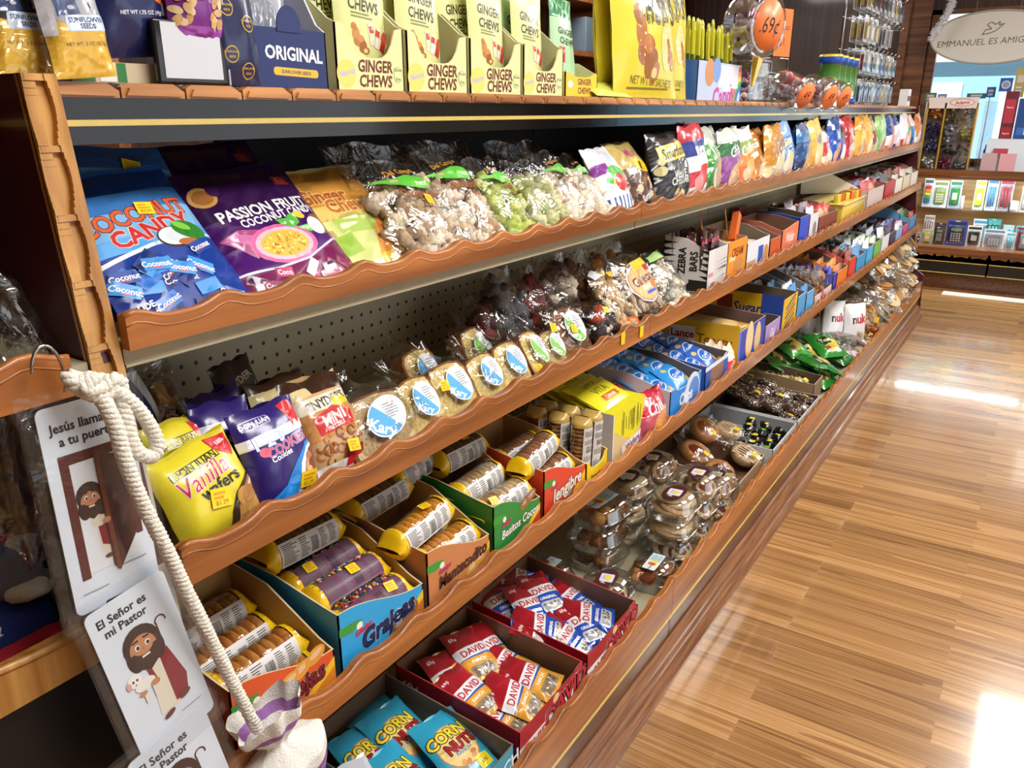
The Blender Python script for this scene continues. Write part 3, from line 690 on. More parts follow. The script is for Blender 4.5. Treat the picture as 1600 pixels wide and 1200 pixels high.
for xx in (-1.0, -.1, .8, 1.7): m.box(xx, xx+.7, CY+.06, CY+.12, .880, .8945)
m.build('case_lamp', 'lamp_glow', s)
area('case_lamp_light', (-.35, CY+.1, .877), (0, 0, 0), .9, .05, 9, (.9, 1, 1)); area('case_lamp_light', (.6, CY+.1, .877), (0, 0, 0), .9, .05, 9, (.9, 1, 1))
# ================================================================ goods: helpers
class P(Art):
    """artwork in package units: x -.5..+.5 of the width, y 0..1 of the height, sizes in widths"""
    def __init__(s, w, h): super().__init__(); s.w = w; s.h = h
    def R(s, x0, y0, x1, y1, col, rot=0, r=0): s.rect(x0*s.w, y0*s.h, x1*s.w, y1*s.h, col, rot, r*s.w); return s
    def E(s, cx, cy, rx, ry, col, rot=0, n=20, a0=0, a1=2*math.pi): s.ell(cx*s.w, cy*s.h, rx*s.w, ry*s.w, col, rot, n, a0, a1); return s
    def G(s, pts, col): s.poly([(x*s.w, y*s.h) for x, y in pts], col); return s
    def T(s, t, cx, cy, size, col, bold=1, rot=0, shear=0, sx=1, out=None, arc=0, outw=.055): s.text(t, cx*s.w, cy*s.h, size*s.w, col, bold, rot, shear, sx, out, arc*s.w, .5, outw); return s
    def L(s, x0, y0, x1, y1, n, col, seed=0, fill=.5): s.lines(x0*s.w, y0*s.h, x1*s.w, y1*s.h, n, col, seed, fill); return s
    def root(s, cx, cy, k=1, seed=0):  # drawn ginger root
        r = random.Random(seed); L0 = s.layer
        for dx, dy, a, b in ((0, 0, .11, .08), (.07, -.07, .09, .07), (-.06, .09, .07, .08), (-.09, .17, .06, .05), (.13, -.12, .07, .05), (.02, .03, .06, .05)):
            s.E(cx+dx*k, cy+dy*k*s.w/s.h, a*k, b*k, vary(r.choice(('#b9773f', '#c98d50', '#a7662f')), .1, r), r.uniform(-1, 1)); 
        s.E(cx+.12*k, cy-.12*k*s.w/s.h, .04*k, .03*k, '#e8c878'); return s
def drop_art(a, w, h, m=.004):
    return a
def put(name, pl, pr, pt, x0, z0, lean, T, col, art, label, cat='bag', rest=None, tilt=0, seed=0, addh=0, addw=0, dz=0, **kw):
    mt, Wd, H = fit(pl, pr, pt, x0, z0, lean, rest, tilt); Wd += addw; H += addh
    return bag(name, mt, Wd, H, T, col, art(Wd, H) if art else None, label, cat, seed, **kw)
def putclear(name, pl, pr, pt, x0, z0, lean, T, content, label, cat='bag', rest=None, tilt=0, seed=0, art=None, addh=0, **kw):
    mt, Wd, H = fit(pl, pr, pt, x0, z0, lean, rest, tilt); H += addh
    return clear_bag(name, mt, Wd, H, T, content, label, cat, seed, art=art(Wd, H) if art else None, **kw)

# ---- shelf 1 artwork
def a_coconut(w, h):
    a = P(w, h); a.R(-.5, .82, .5, .97, '#143a78'); a.R(-.5, .70, .5, .83, '#3a74b4'); a.R(-.5, .55, .5, .71, '#7fb6e0'); a.R(-.5, .47, .5, .56, '#5aa6e6'); a.R(-.5, .0, .5, .475, '#1c3f96')
    a.G([(-.5, .44), (.0, .50), (.5, .50), (.5, .485), (.0, .48), (-.5, .415)], '#dfe9f4')
    a.T('COCONUT', .0, .665, .175, '#d8613c', 1, .10, 0, .95, '#5b1c16', .02, .03); a.T('CANDY', .05, .575, .17, '#c62a2f', 1, .12, 0, 1.1, '#f6d9c8', 0, .04)
    a.E(.17, .50, .135, .085, '#3b2a20', -.1); a.E(.17, .505, .12, .073, '#eef2f4', -.1); a.E(.18, .50, .08, .045, '#cfd9de', -.1)
    a.E(.31, .53, .13, .075, '#2f7d2c', -.35); a.E(.27, .56, .07, .03, '#7cc244', -.5); a.E(.25, .455, .09, .03, '#b0673a', -.1)
    r = random.Random(3)
    for i in range(26):
        x, y = r.uniform(-.42, .42), r.uniform(.08, .42); ro = r.uniform(-.7, .7)
        a.R(x-.09, y-.035, x+.09, y+.035, r.choice(('#16307e', '#20489f', '#2d6fc8', '#1a2f70', '#3e93dd')), ro)
        if i % 2: a.T('Coconut', x, y, .055, '#eef1f6', 1, ro); a.R(x-.05, y-.022, x+.03, y-.016, '#d4553d', ro)
    a.T('UDE', -.33, .18, .06, '#e8eef6', 1, .1); a.E(-.30, .09, .09, .05, '#a9dcd2'); a.E(-.30, .09, .07, .035, '#c9ece4'); a.R(-.5, 0, .5, .03, '#cfe0ef'); a.T('5.29oz', -.3, .09, .035, '#4d7f86', 0)
    return a
def a_coconut_back(w, h):
    a = P(w, h); a.R(-.5, .84, .5, .97, '#2d5e98'); a.R(-.5, .6, .5, .85, '#6d9cc4'); a.T('Coconut', 0, .78, .2, '#b43b30', 1); a.R(-.5, 0, .5, .6, '#1c3f96'); return a
def a_passion(w, h):
    a = P(w, h); a.R(-.5, .0, .5, .97, '#2f1040'); a.R(-.5, .3, .5, .62, '#43165e'); a.R(-.5, .25, .5, .42, '#4f1a70')
    a.T('PASSION FRUIT', .02, .645, .118, '#e9e3ea', 1, .03, 0, 1, '#2a0b36'); a.T('COCONUT CANDY', .10, .575, .085, '#f2eef4', 1, .05, 0, .95, '#2a0b36')
    a.R(.28, .80, .42, .87, '#8f2a2f'); a.T('BTL', .35, .845, .05, '#d06a5a'); a.E(-.37, .80, .1, .085, '#b98a4a', 0); a.E(-.37, .80, .075, .06, '#8f5d28'); a.E(-.27, .83, .05, .05, '#3a1247')
    a.G([(-.47, .50), (-.32, .53), (.0, .47), (-.2, .38), (-.30, .32)], '#a03a78'); a.G([(-.46, .49), (-.36, .51), (-.12, .44), (-.2, .38)], '#c468a0')
    a.E(-.02, .375, .29, .15, '#d9699f', -.05); a.E(-.02, .375, .25, .125, '#f2b8c8', -.05); a.E(-.02, .375, .21, .1, '#e7b64a', -.05)
    r = random.Random(2)
    for i in range(60):
        t, q = r.uniform(0, 6.28), math.sqrt(r.random()); x, y = -.02+.19*q*math.cos(t), .375+.085*q*math.sin(t)*w/h; a.E(x, y, .013, .01, r.choice(('#f2d068', '#d79b2c', '#b8861f', '#f6e08a')), t, 7); a.layer -= 1
    a.layer += 1
    a.G([(.05, .50), (.02, .54), (.12, .535), (.16, .56), (.24, .57), (.22, .49), (.13, .46)], '#4fae3a'); a.G([(.16, .46), (.3, .47), (.36, .43), (.27, .41)], '#63c24a')
    a.E(.39, .46, .09, .085, '#8a5a3a', .4); a.E(.36, .45, .075, .075, '#f1e9ee', .4); a.E(.26, .545, .05, .03, '#e0c23c', -.4)
    a.G([(-.5, .27), (-.2, .24), (.1, .25), (.5, .36), (.5, .345), (.1, .235), (-.2, .225), (-.5, .255)], '#d9c4de')
    a.G([(-.5, 0), (.5, 0), (.5, .34), (.1, .23), (-.2, .22), (-.5, .25)], '#7a2058')
    for i in range(18):
        x, y = r.uniform(-.42, .42), r.uniform(.04, .2); ro = r.uniform(-.8, .8)
        a.R(x-.07, y-.03, x+.07, y+.03, r.choice(('#b5245e', '#d23c78', '#4a1a48', '#8f1f54', '#e7d6e2')), ro)
        if i % 2: a.T('Coco', x, y, .05, '#f3e6ee', 1, ro)
    return a
def a_passion_back(w, h):
    a = P(w, h); a.R(-.5, 0, .5, .97, '#270b33'); a.R(.25, .84, .38, .9, '#7d2a2c'); a.T('PASSION', -.1, .74, .13, '#a892ae', 1, .1); return a
def a_chews(w, h):
    a = P(w, h); a.R(-.5, .62, .5, .97, '#c98d3a'); a.R(-.5, .5, .5, .63, '#ddc16a'); a.T('Ginger', -.12, .72, .19, '#a8541e', 1, -.03, 0, 1, '#e8c984'); a.T('Chews', .10, .615, .19, '#c06a22', 1, -.03, 0, 1, '#f0dfa0')
    a.R(-.5, 0, .5, .5, '#cfd98a'); a.R(-.5, .0, .5, .12, '#e4e6a8')
    a.G([(-.2, .50), (.1, .52), (.12, .46), (.28, .5), (.3, .36), (-.2, .38)], '#a8c45a'); a.G([(-.5, .45), (-.28, .42), (-.25, .2), (-.5, .25)], '#b59a6a')
    for k in range(9): a.G([(.05+.04*k, .12), (.10+.04*k, .12), (.26+.03*k, .50-.02*abs(k-4)), (.2+.03*k, .48-.02*abs(k-4))], ('#e89a4a', '#f0a850', '#d98638')[k % 3])
    a.E(.12, .09, .2, .09, '#e8c23a', 0); a.E(.34, .12, .18, .1, '#ead04c', .1); a.R(-.45, .2, -.1, .36, '#9cc04e', .1); return a
x1, z1 = -.768, 1.138
put('candy_bag', (196, 515), (392, 452), (196, 270), x1, z1, 42, .03, '#2a60b0', a_coconut, 'blue coconut candy bag with red lettering, front one at the carved post', rest=z1-.012, seed=1, addh=.005, wr=.5, stick=[(.1, .70, .2, .02)])
put('candy_bag', (150, 480), (368, 452), (205, 232), x1-.03, z1+.002, 42, .02, '#2d5e98', a_coconut_back, 'blue coconut candy bag lying behind the front coconut candy bag', rest=z1, seed=2, wr=.5, stick=[(.2, .86, .3, .022)])
put('candy_bag', (394, 462), (548, 414), (372, 262), x1, z1, 42, .03, '#2f1040', a_passion, 'purple passion fruit coconut candy bag standing in front', rest=z1-.01, seed=3, addw=.012, wr=.5)
put('candy_bag', (375, 452), (520, 414), (360, 222), x1-.035, z1+.002, 42, .02, '#270b33', a_passion_back, 'dark purple candy bag sticking up behind the passion fruit bag', rest=z1, seed=4, wr=.5)
put('candy_bag', (520, 420), (640, 388), (505, 262), x1-.006, z1, 44, .022, '#d3c37a', a_chews, 'yellow and green candy chews bag with orange slices on it', rest=z1-.004, seed=5, addw=.01, wr=.5)
# chicharron and cracker bags
def a_green(txt='Chicharron', g='#57b432', down=False, tcol='#8a4a20'):
    def f(w, h):
        a = P(w, h); a.G([(-.42, .72), (-.1, .735), (.12, .775), (.30, .76), (.38, .70), (.30, .64), (.05, .64), (-.15, .68)], g); a.E(-.1, .712, .05, .015, '#caa27a')
        a.T('mex', .24, .70, .09, '#d8f2c0', 1); a.T('Del Campo', .05, .815, .085, '#b8862a', 1, .12); a.T(txt, .15, .585, .115, tcol, 1, .02); a.T('225g', .2, .50, .1, '#a06a48', 1); return a
    return f
pork = ('#e6d6be', '#dcc8ac', '#f0e6d4', '#b89c7c', '#d0b898'); pale = ('#e8dcc8', '#dccab0', '#f0e8da'); green = ('#c6d27c', '#b5c85c', '#d6dc96')
K1 = dict(fillh=.72, wr=1.5)
cb = [((606, 400), (726, 380), (612, 252), 40, pork, a_green('Chicharrones'), 'clear bag of pale crackling with a green leaf label, beside the chews bag', [(.2, .52, .1)], .055),
      ((700, 386), (790, 366), (692, 236), 40, pork, a_green('Palomitas', '#5ab834'), 'clear bag of crackling leaning second from the chews bag', [], .05),
      ((782, 362), (832, 352), (765, 245), 38, green, a_green('Wasabi', '#66c23e'), 'narrow clear bag of lime green puffs with green label', [], .045),
      ((836, 356), (884, 346), (818, 250), 38, ('#c9cd92', '#b8bf7c', '#d8d8aa'), None, 'clear bag of dull green puffs without a label', [], .05),
      ((878, 348), (926, 336), (850, 236), 38, pale, a_green('Arroz', '#62b03c'), 'clear bag of cream rice puffs with small green label', [], .045),
      ((920, 336), (948, 328), (885, 240), 38, pale, a_green('Coco', '#6cc040'), 'clear bag of white puffs squeezed beside the striped bag', [], .045)]
for i, (a, b, c, ln, cols, ar, lb, st, T) in enumerate(cb):
    putclear('snack_bag', a, b, c, x1+.002, z1, ln, T, fill_chunks(cols, .0165, .5, 64), lb, rest=z1-.004, seed=11+i, art=ar, stick=st, **K1)
for i, (a, b, c) in enumerate((((560, 372), (690, 352), (545, 225)), ((690, 352), (780, 338), (655, 222)), ((800, 330), (880, 318), (775, 222)))):
    putclear('snack_bag', a, b, c, x1-.07, z1+.004, 30, .05, fill_chunks(('#8a6a50', '#a08060', '#6e5240'), .016, .5, 40), ('clear bag of brown crackling standing behind the front row, left one', 'clear bag of brown crackling standing behind the front row, middle one', 'clear bag of brown crackling standing behind the green puffs')[i], rest=z1, seed=31+i, fillh=.6)
def a_stripe(w, h):
    a = P(w, h); a.R(-.5, .72, .5, .97, '#efeef0'); a.R(-.5, .6, -.1, .75, '#8a3f9a'); a.E(.15, .82, .12, .1, '#c9d3e8'); a.arcband(.05*w, .38*h, .25*w, .42*w, .5, 2.8, '#4fae4a'); a.arcband(.05*w, .38*h, .18*w, .25*w, .5, 2.8, '#f0c83a'); a.E(.1, .45, .22, .16, '#c23a36'); a.R(-.5, 0, .5, .28, '#eceff4')
    for k in range(7): a.R(-.48+k*.15, 0, -.42+k*.15, .28, '#27408a')
    return a
def a_brown(w, h):
    a = P(w, h); a.R(-.5, .6, .5, .97, '#c9b06a'); a.T('Mix', 0, .8, .2, '#a03a6a', 1); a.R(-.1, .52, .35, .68, '#ecca2e', -.2); a.R(-.5, 0, .5, .5, '#5d3c28')
    r = random.Random(6)
    for i in range(14): a.E(r.uniform(-.35, .35), r.uniform(.05, .45), .09, .06, r.choice(('#8a5a34', '#d9c0a0', '#3c2418')), r.random())
    a.T('Surtido', 0, .2, .15, '#f0ece6', 1, .2); return a
def a_popcorn(w, h):
    a = P(w, h); a.R(-.5, 0, .5, 1, '#1f1f22'); a.R(-.42, .62, .42, .84, '#e8cd4e', .06); a.T('Smartfood', 0, .725, .185, '#2a2a22', 1, .06, .2, .9); a.T('WHITE', .0, .42, .13, '#d9dad6', 1); a.T('CHEDDAR', .0, .335, .13, '#d9dad6', 1, 0, 0, .85)
    a.E(.05, .52, .12, .07, '#5c5f60'); r = random.Random(3)
    for i in range(12): a.E(r.uniform(-.3, .4), r.uniform(.03, .17), .09, .06, r.choice(('#e9e0bc', '#d6c890')), r.random())
    a.E(-.42, .5, .07, .06, '#d9d09a'); a.E(-.4, .62, .05, .05, '#d9d09a'); return a
def sail(cols, txt=None, tc='#ffffff', food='#e0a860', dark=None):
    def f(w, h):
        a = P(w, h); n = len(cols)
        for k, c in enumerate(cols): a.R(-.5, k/n, .5, (k+1)/n, c)
        a.E(.05, .3, .26, .2, food, .4); a.E(-.12, .24, .16, .13, mixc(food, '#ffffff', .3), -.4)
        if txt: a.T(txt, 0, .66, .26, tc, 1, .12, 0, .9, dark)
        a.L(-.3, .05, .3, .12, 2, tc, 1); return a
    return f
put('snack_bag', (952, 328), (984, 318), (930, 232), x1, z1, 30, .05, '#e9e9ee', a_stripe, 'white snack bag with a rainbow arc and blue stripes', rest=z1-.004, seed=41, addw=.02)
put('snack_bag', (985, 322), (1022, 312), (975, 222), x1, z1, 30, .055, '#6a4a30', a_brown, 'brown mixed snack bag with tan top beside the black popcorn bag', rest=z1-.004, seed=42, addw=.015, stick=[(.15, .6, .2, .025)])
put('snack_bag', (1026, 308), (1068, 296), (1034, 208), x1+.004, z1, 14, .07, '#1f1f22', a_popcorn, 'black white-cheddar popcorn bag with yellow name band', rest=z1-.004, seed=43, addw=.02, full=.45)
CH = [((1070, 303), (1096, 292), (1080, 202), ('#d9dde6', '#c8303c', '#ece9ee', '#2a3f8e', '#b8283a'), 'Rice', '#ffffff', '#d8404a', 'silver white and red snack bag beside the black popcorn bag'),
      ((1098, 296), (1122, 286), (1110, 205), ('#1f6e2c', '#2f8a36', '#4fa844', '#dfe8df'), 'Salsa', '#e8f6d8', '#d9c07c', 'green plantain chip bag with white top'),
      ((1123, 290), (1146, 281), (1135, 208), ('#7a4a78', '#8c3f92', '#9c62a4', '#3a7a4a', '#dfe8df'), 'Chip', '#f4e6f6', '#e0b070', 'purple chip bag with green and white top'),
      ((1146, 285), (1172, 275), (1155, 208), ('#d98a3a', '#d96a2c', '#e88a44', '#8aa04a', '#e8e8df'), 'Chifle', '#fff2d8', '#e8b060', 'orange plantain chip bag with white top'),
      ((1174, 280), (1192, 273), (1178, 208), ('#c98a3c', '#b8742a', '#c27f2e'), None, '#fff', '#e0c080', 'dull gold chip bag beside the orange one'),
      ((1192, 279), (1214, 268), (1192, 204), ('#e2cfa0', '#c9892e', '#d99a3c'), 'Corn', '#7a3a18', '#f0dfb0', 'orange gold corn chip bag with cream bottom'),
      ((1212, 274), (1232, 264), (1208, 202), ('#8ab0dc', '#4f86c8', '#3c70b8', '#7fa8da'), 'Sea', '#f4e48a', '#e8c8a0', 'light blue chip bag with yellow letters'),
      ((1234, 262), (1240, 257), (1230, 205), ('#23406e', '#2a5088'), None, '#fff', '#5a7aa8', 'narrow navy chip bag squeezed between two blue ones'),
      ((1241, 266), (1256, 257), (1246, 200), ('#16305c', '#1f4a80', '#3c78b0'), None, '#fff', '#e0b070', 'dark blue chip bag with shiny blue top'),
      ((1262, 260), (1278, 250), (1262, 196), ('#c99a3c', '#d8ac48', '#e0bd5c'), 'Lay', '#2c4f9c', '#e8c070', 'gold potato chip bag with blue letters'),
      ((1281, 256), (1292, 249), (1284, 204), ('#e9d9c0', '#c83a3c', '#e8e3de'), 'Ro', '#c8303c', '#e8c9a0', 'white and red snack bag beside the gold chips'),
      ((1292, 251), (1304, 243), (1288, 196), ('#1c3f9c', '#2a5cc0', '#1f4fb0', '#24509c'), 'Ruf', '#f2f2f6', '#e0a24c', 'bright blue ridged chip bag with white letters'),
      ((1304, 246), (1313, 241), (1306, 200), ('#4a2a6a', '#5a2f86', '#2c2038'), None, '#fff', '#e8e0e8', 'dark purple chip bag with white disc'),
      ((1317, 247), (1331, 240), (1318, 187), ('#c02c38', '#b02834', '#cc3a44'), 'Lay', '#f4f0ec', '#e0a24c', 'red potato chip bag with white letters'),
      ((1334, 240), (1343, 236), (1334, 187), ('#e0a03c', '#e8b84c', '#d99a34'), None, '#fff', '#c87a2c', 'orange yellow cheese puff bag beside the red chips'),
      ((1347, 238), (1355, 233), (1347, 187), ('#cf8f34', '#e2a83e', '#e8b04c'), None, '#fff', '#f0d8a0', 'yellow cheese snack bag with pale edge'),
      ((1358, 235), (1364, 231), (1356, 188), ('#b89c7c', '#8a4a3c', '#c8b898'), None, '#fff', '#d8c0a0', 'tan and brown snack bag beside the pale green one'),
      ((1365, 233), (1376, 228), (1368, 186), ('#7fae5c', '#8fc06a', '#9cc87c'), None, '#fff', '#d98a5c', 'pale green chip bag with orange picture'),
      ((1379, 232), (1391, 226), (1384, 186), ('#c84f38', '#d9d3d6', '#1c3a7c', '#254a92'), 'D', '#e03a4a', '#d86a48', 'navy tortilla chip bag with white middle'),
      ((1393, 228), (1402, 223), (1396, 186), ('#2a3a6a', '#c8c0c8', '#e4e4ec', '#2f5592'), None, '#fff', '#e8e0d8', 'white and blue snack bag with silver edge'),
      ((1404, 223), (1410, 219), (1404, 184), ('#c0303a', '#e8e8ee', '#d8dae6'), None, '#fff', '#e0a080', 'white snack bag with a red foot'),
      ((1410, 221), (1417, 217), (1412, 183), ('#1f7a4a', '#2c8a50', '#e07a3a'), None, '#fff', '#e8b070', 'green and orange snack bag near the far end'),
      ((1419, 218), (1424, 215), (1420, 183), ('#24488a', '#4a7ab8', '#e4e8f0'), None, '#fff', '#b8cce4', 'blue and white snack bag near the far end'),
      ((1427, 215), (1432, 212), (1428, 183), ('#e8e8ee', '#d0803c', '#c8733a'), None, '#fff', '#f0d8c0', 'orange and white snack bag last on the upper shelf')]
for i, (a, b, c, cols, t, tc, fd, lb) in enumerate(CH):
    far = i > 8
    put('chip_bag', a, b, c, x1+.006, z1, 8+5*math.sin(i*2.1), .06, cols[-1], sail(cols, t, tc, fd), lb, rest=z1-.002, seed=50+i, addw=.035 if i < 9 else .05, addh=.012, tilt=(8*math.sin(i*1.7) if not far else 0), wr=1.3, full=.42, nu=8 if far else 12, nv=10 if far else 14, mat='foil_print' if i % 3 else 'bag_print')
# small yellow tags on the valance of the second shelf
for i, q in enumerate(((691, 0), (0, 0))): pass

# ================================================================ goods on the top deck
zt = 1.3875
def a_gin(w, h):
    a = P(w, h); a.T('GINGER', 0, .72, .20, '#3c3a20', 1, -.03, .15, .85); a.T('CHEWS', 0, .60, .20, '#3c3a20', 1, -.03, .15, .85); a.L(-.25, .50, .25, .55, 2, '#8a8a5a', 3); a.root(-.12, .34, .95, 3)
    for k, (x, y, ro) in enumerate(((.12, .40, .1), (.25, .38, -.25), (.38, .36, -.45))): a.R(x-.05, y-.08, x+.05, y+.08, '#c9302c' if k == 2 else '#e6dcc8', ro); a.R(x-.045, y+.01, x+.045, y+.06, '#c94a3c', ro)
    a.E(.15, .16, .2, .1, '#c9cf7a', .2); a.L(-.3, .03, .3, .08, 2, '#8a8a5a', 4); return a
def a_ginbox(w, h):
    a = P(w, h); a.E(-.36, .30, .13, .13, '#ecd872'); a.T('Natural', -.36, .32, .07, '#a9b4d8', 1, .2, .3); a.T('GINGER', .05, .46, .155, '#6a3020', 1, 0, .1, .9); a.T('CHEWS', .05, .18, .155, '#6a3020', 1, 0, .1, .9); a.E(.39, .32, .07, .075, '#a8b88a'); a.E(.39, .32, .062, .067, '#e3e2a6'); a.T('Gluten', .39, .42, .045, '#7a8a5a'); a.T('free', .39, .24, .045, '#7a8a5a'); return a
gb = [(.842, .985, 'ginger chews carton beside the navy sunflower seed carton'), (.99, 1.145, 'second ginger chews carton from the navy carton'), (1.15, 1.31, 'third ginger chews carton from the navy carton'), (1.315, 1.462, 'fourth ginger chews carton from the navy carton')]
for i, (a, b, lb) in enumerate(gb):
    w = b-a; mt = frame(-.834, (a+b)/2, zt)
    carton('display_box', mt, w-.004, .11, .085, .13, 'pale yellow '+lb, '#e6e3a4', '#e2dfa0', '#cfcb9a', a_ginbox(w, .07), notch=.042, cat='display box', edge='#efeccb')
    for k in range(3):
        dd = .016+.028*k; x = (-.012, .014, -.03)[k]*(1 if i % 2 else -1)
        pm = mt @ Matrix.Translation((x, dd+.01, .003)) @ Matrix.Rotation(math.radians(-6), 4, 'X') @ Matrix.Rotation(math.radians((4, -7, 9)[k]), 4, 'Y')
        bag('candy_pouch', pm, .108, .185, .018, '#dde09a' if not (i == 3 and k) else '#bfe0b4', a_gin(.108, .185), ['front', 'middle', 'rear'][k]+' pale ginger chews pouch in the '+lb, 'candy pouch', seed=70+3*i+k, group='ginger chews pouches', wr=.6)
mt = frame(-.832, 1.535, zt)
carton('display_box', mt, .135, .09, .045, .07, 'small bright yellow ginger chews carton at the end of the pale cartons', '#ecc93a', '#f2e27a', '#d8cf9a', P(.135, .045).E(-.35, .5, .08, .05, '#e9ecf2').T('GINGER', .08, .62, .12, '#8a4a1a').T('CHEWS', .08, .25, .12, '#8a4a1a'), notch=.008, cat='display box')
def a_gin2(w, h):
    a = P(w, h); a.R(-.5, .80, .5, 1, '#2f8a52'); a.T('GINGER', .1, .66, .2, '#24482c', 1, -.06); a.T('CHEWS', .14, .56, .2, '#24482c', 1, -.06); a.R(-.25, .34, .02, .5, '#c2372c'); a.E(.1, .2, .25, .13, '#d6dcc0'); a.root(.1, .2, .6, 8); return a
for k, (dx, rr_, nm) in enumerate(((-.028, 3, 'left'), (.03, -5, 'right'))):
    bag('candy_pouch', mt @ Matrix.Translation((dx, .03+.02*k, .003)) @ Matrix.Rotation(math.radians(-5), 4, 'X') @ Matrix.Rotation(math.radians(rr_), 4, 'Y'), .085, .18, .018, '#b4dcae', a_gin2(.085, .18), 'green topped ginger chews pouch in the small yellow carton, %s one' % nm, 'candy pouch', seed=90+k, wr=.6)
def a_ybag(w, h):
    a = P(w, h); a.T('GINGER', .06, .80, .2, '#3a3416', 1, 0, 0, .9); a.T('CHEWS', .06, .70, .2, '#3a3416', 1, 0, 0, .9); a.T('BY CHEF', .06, .62, .08, '#6a5a20', 1); a.root(-.12, .38, 1.15, 5); a.E(.22, .42, .12, .15, '#e8d68a'); a.root(.28, .34, .5, 6); a.T('NET WT. 30 SACHETS', .02, .13, .07, '#8a7a28', 0, -.03); a.L(-.35, .06, .35, .09, 1, '#8a7a28'); return a
for k, (pl, pr, pt, xx, lb) in enumerate((((962, 150), (1052, 152), (1015, -40), -.822, 'front'), ((1000, 150), (1068, 152), (1048, -46), -.85, 'middle'), ((938, 148), (985, 150), (985, -30), -.87, 'rear left'))):
    put('candy_bag', pl, pr, pt, xx, zt, 5, .05, '#e3d23a', a_ybag, 'big shiny yellow ginger chews bag standing on the deck, %s one' % lb, rest=zt, seed=95+k, wr=.9, addw=.03)
put('candy_bag', (938, 153), (992, 156), (955, 140), -.812, zt, 60, .014, '#cfd65a', None, 'flat lime yellow chews packet lying in front of the yellow bags', rest=zt, seed=99, addh=.03)
# navy carton
def a_orig(w, h):
    a = P(w, h); a.T('ORIGINAL', .05, .58, .175, '#f4f4f6', 1, -.03, 0, .95); a.R(-.24, .20, .36, .34, '#e7b93c', -.03, .03); a.T('SUNFLOWER SEEDS', .06, .27, .045, '#2a3460', 1, -.03); return a
mo = frame(-.835, .765, zt)
carton('display_box', mo, .125, .12, .070, .15, 'navy sunflower seed carton lettered ORIGINAL', '#1f2f66', '#c9cede', '#c9cede', a_orig(.125, .070), cat='display box', edge='#dfe3ee', sidecut=.4)
m = M(); m.prism([(.02*math.cos(t), .069+.028*math.sin(t)) for t in np.linspace(0, math.pi, 14)]+[(-.02, .066), (.02, .066)], -.0012, .0008, 'y', '#1f2f66'); o = m.build('tag_tab', 'card_print', [c for c in bpy.data.objects if c.name.startswith('display_box')][-1])
def a_silv(w, h):
    a = P(w, h); a.R(-.5, 0, .5, .3, '#26305e'); a.R(-.5, .7, .5, 1, '#26305e'); a.T('SUNFLOWER', 0, .8, .12, '#c9a23c'); a.E(0, .5, .25, .2, '#8a8f9c'); return a
for k in range(2):
    bag('seed_bag', mo @ Matrix.Translation((-.02+.045*k, .03+.03*k, .004)) @ Matrix.Rotation(-.1, 4, 'X') @ Matrix.Rotation(.08-.2*k, 4, 'Y'), .09, .17, .02, '#a9afbc', a_silv(.09, .17), 'silver and navy seed bag in the ORIGINAL carton, %s one' % ('left', 'right')[k], seed=101+k, mat='foil_print')
def a_navy(w, h):
    a = P(w, h)
    for k, (x, y) in enumerate(((-.2, .25), (.15, .12), (-.2, .62), (.2, .5))):
        a.arcband(x*w, y*h, .12*w, .14*w, 0, 6.28, '#c9a23c'); a.T('SUNFLOWER', x, y+.02, .05, '#c9a23c'); a.T('SEEDS', x, y-.02, .05, '#c9a23c')
    a.T('SHELLING', 0, .8, .1, '#e0e0e8'); return a
put('seed_bag', (346, 133), (402, 134), (352, -60), -.822, zt, 4, .03, '#1b2450', a_navy, 'navy seed bag with gold ring prints, left of the navy carton', rest=zt, seed=104, addw=.015)
def a_sun(w, h):
    a = P(w, h); a.R(-.5, 0, .5, .34, '#d9ac3a'); a.G([(-.5, .34), (.5, .26), (.5, .36), (-.5, .46)], '#d9ac3a'); a.R(-.22, .37, .46, .50, '#c8d6ec', 0, .05); a.T('SUNFLOWER', .12, .46, .1, '#2a3c6a'); a.T('SEEDS', .12, .41, .1, '#2a3c6a'); a.T('NET WT. 2 OZ (56.7g)', .05, .27, .07, '#5a4a20', 0); a.R(-.5, .34, -.36, 1, '#dfe3ea'); a.R(-.36, .5, .0, 1, '#3a4a76', .1)
    r = random.Random(1)
    for i in range(20): a.E(r.uniform(-.1, .4), r.uniform(.55, .95), .05, .03, r.choice(('#8a8c92', '#a8aab0', '#c8cad0')), r.random()*3)
    return a
put('seed_bag', (90, 132), (184, 126), (110, -70), -.80, zt, 6, .03, '#9da0a8', a_sun, 'silver and yellow sunflower seed bag leaning over the carved post', rest=zt, seed=105)
put('seed_bag', (-10, 108), (84, 112), (20, -80), -.83, zt, 6, .03, '#26262c', a_sun, 'dark seed bag with yellow foot at the top left corner', rest=zt, seed=106, mat='foil_print')
def a_nut1(w, h):
    a = P(w, h); a.T('NET WT 1.75 OZ (49g)', .05, .34, .055, '#dfe2ee'); a.G([(-.1, .48), (.42, .42), (.4, .8), (-.2, .85)], '#e8912c'); a.E(.3, .56, .16, .2, '#e8702c', .3); a.R(-.32, .5, -.22, .8, '#2a2018'); a.R(.34, .32, .44, .42, '#dfe2ee'); return a
put('nut_bag', (152, 92), (276, 88), (205, -110), -.84, zt+.03, 4, .04, '#1a2356', a_nut1, 'navy nut bag with an orange picture standing on the top deck', rest=None, seed=107)
def a_nut2(w, h):
    a = P(w, h); r = random.Random(4); a.R(-.5, .0, .5, .18, '#8a2f92'); a.R(.1, .4, .5, .8, '#7d3c92')
    for i in range(26): a.E(r.uniform(-.42, .35), r.uniform(.2, .6), .09, .055, r.choice(('#d9b27a', '#c99c62', '#e6cfa4')), r.random()*3)
    a.R(-.28, .42, .02, .62, '#ecc818'); a.T('NUTS', .28, .6, .11, '#f0e2f4'); return a
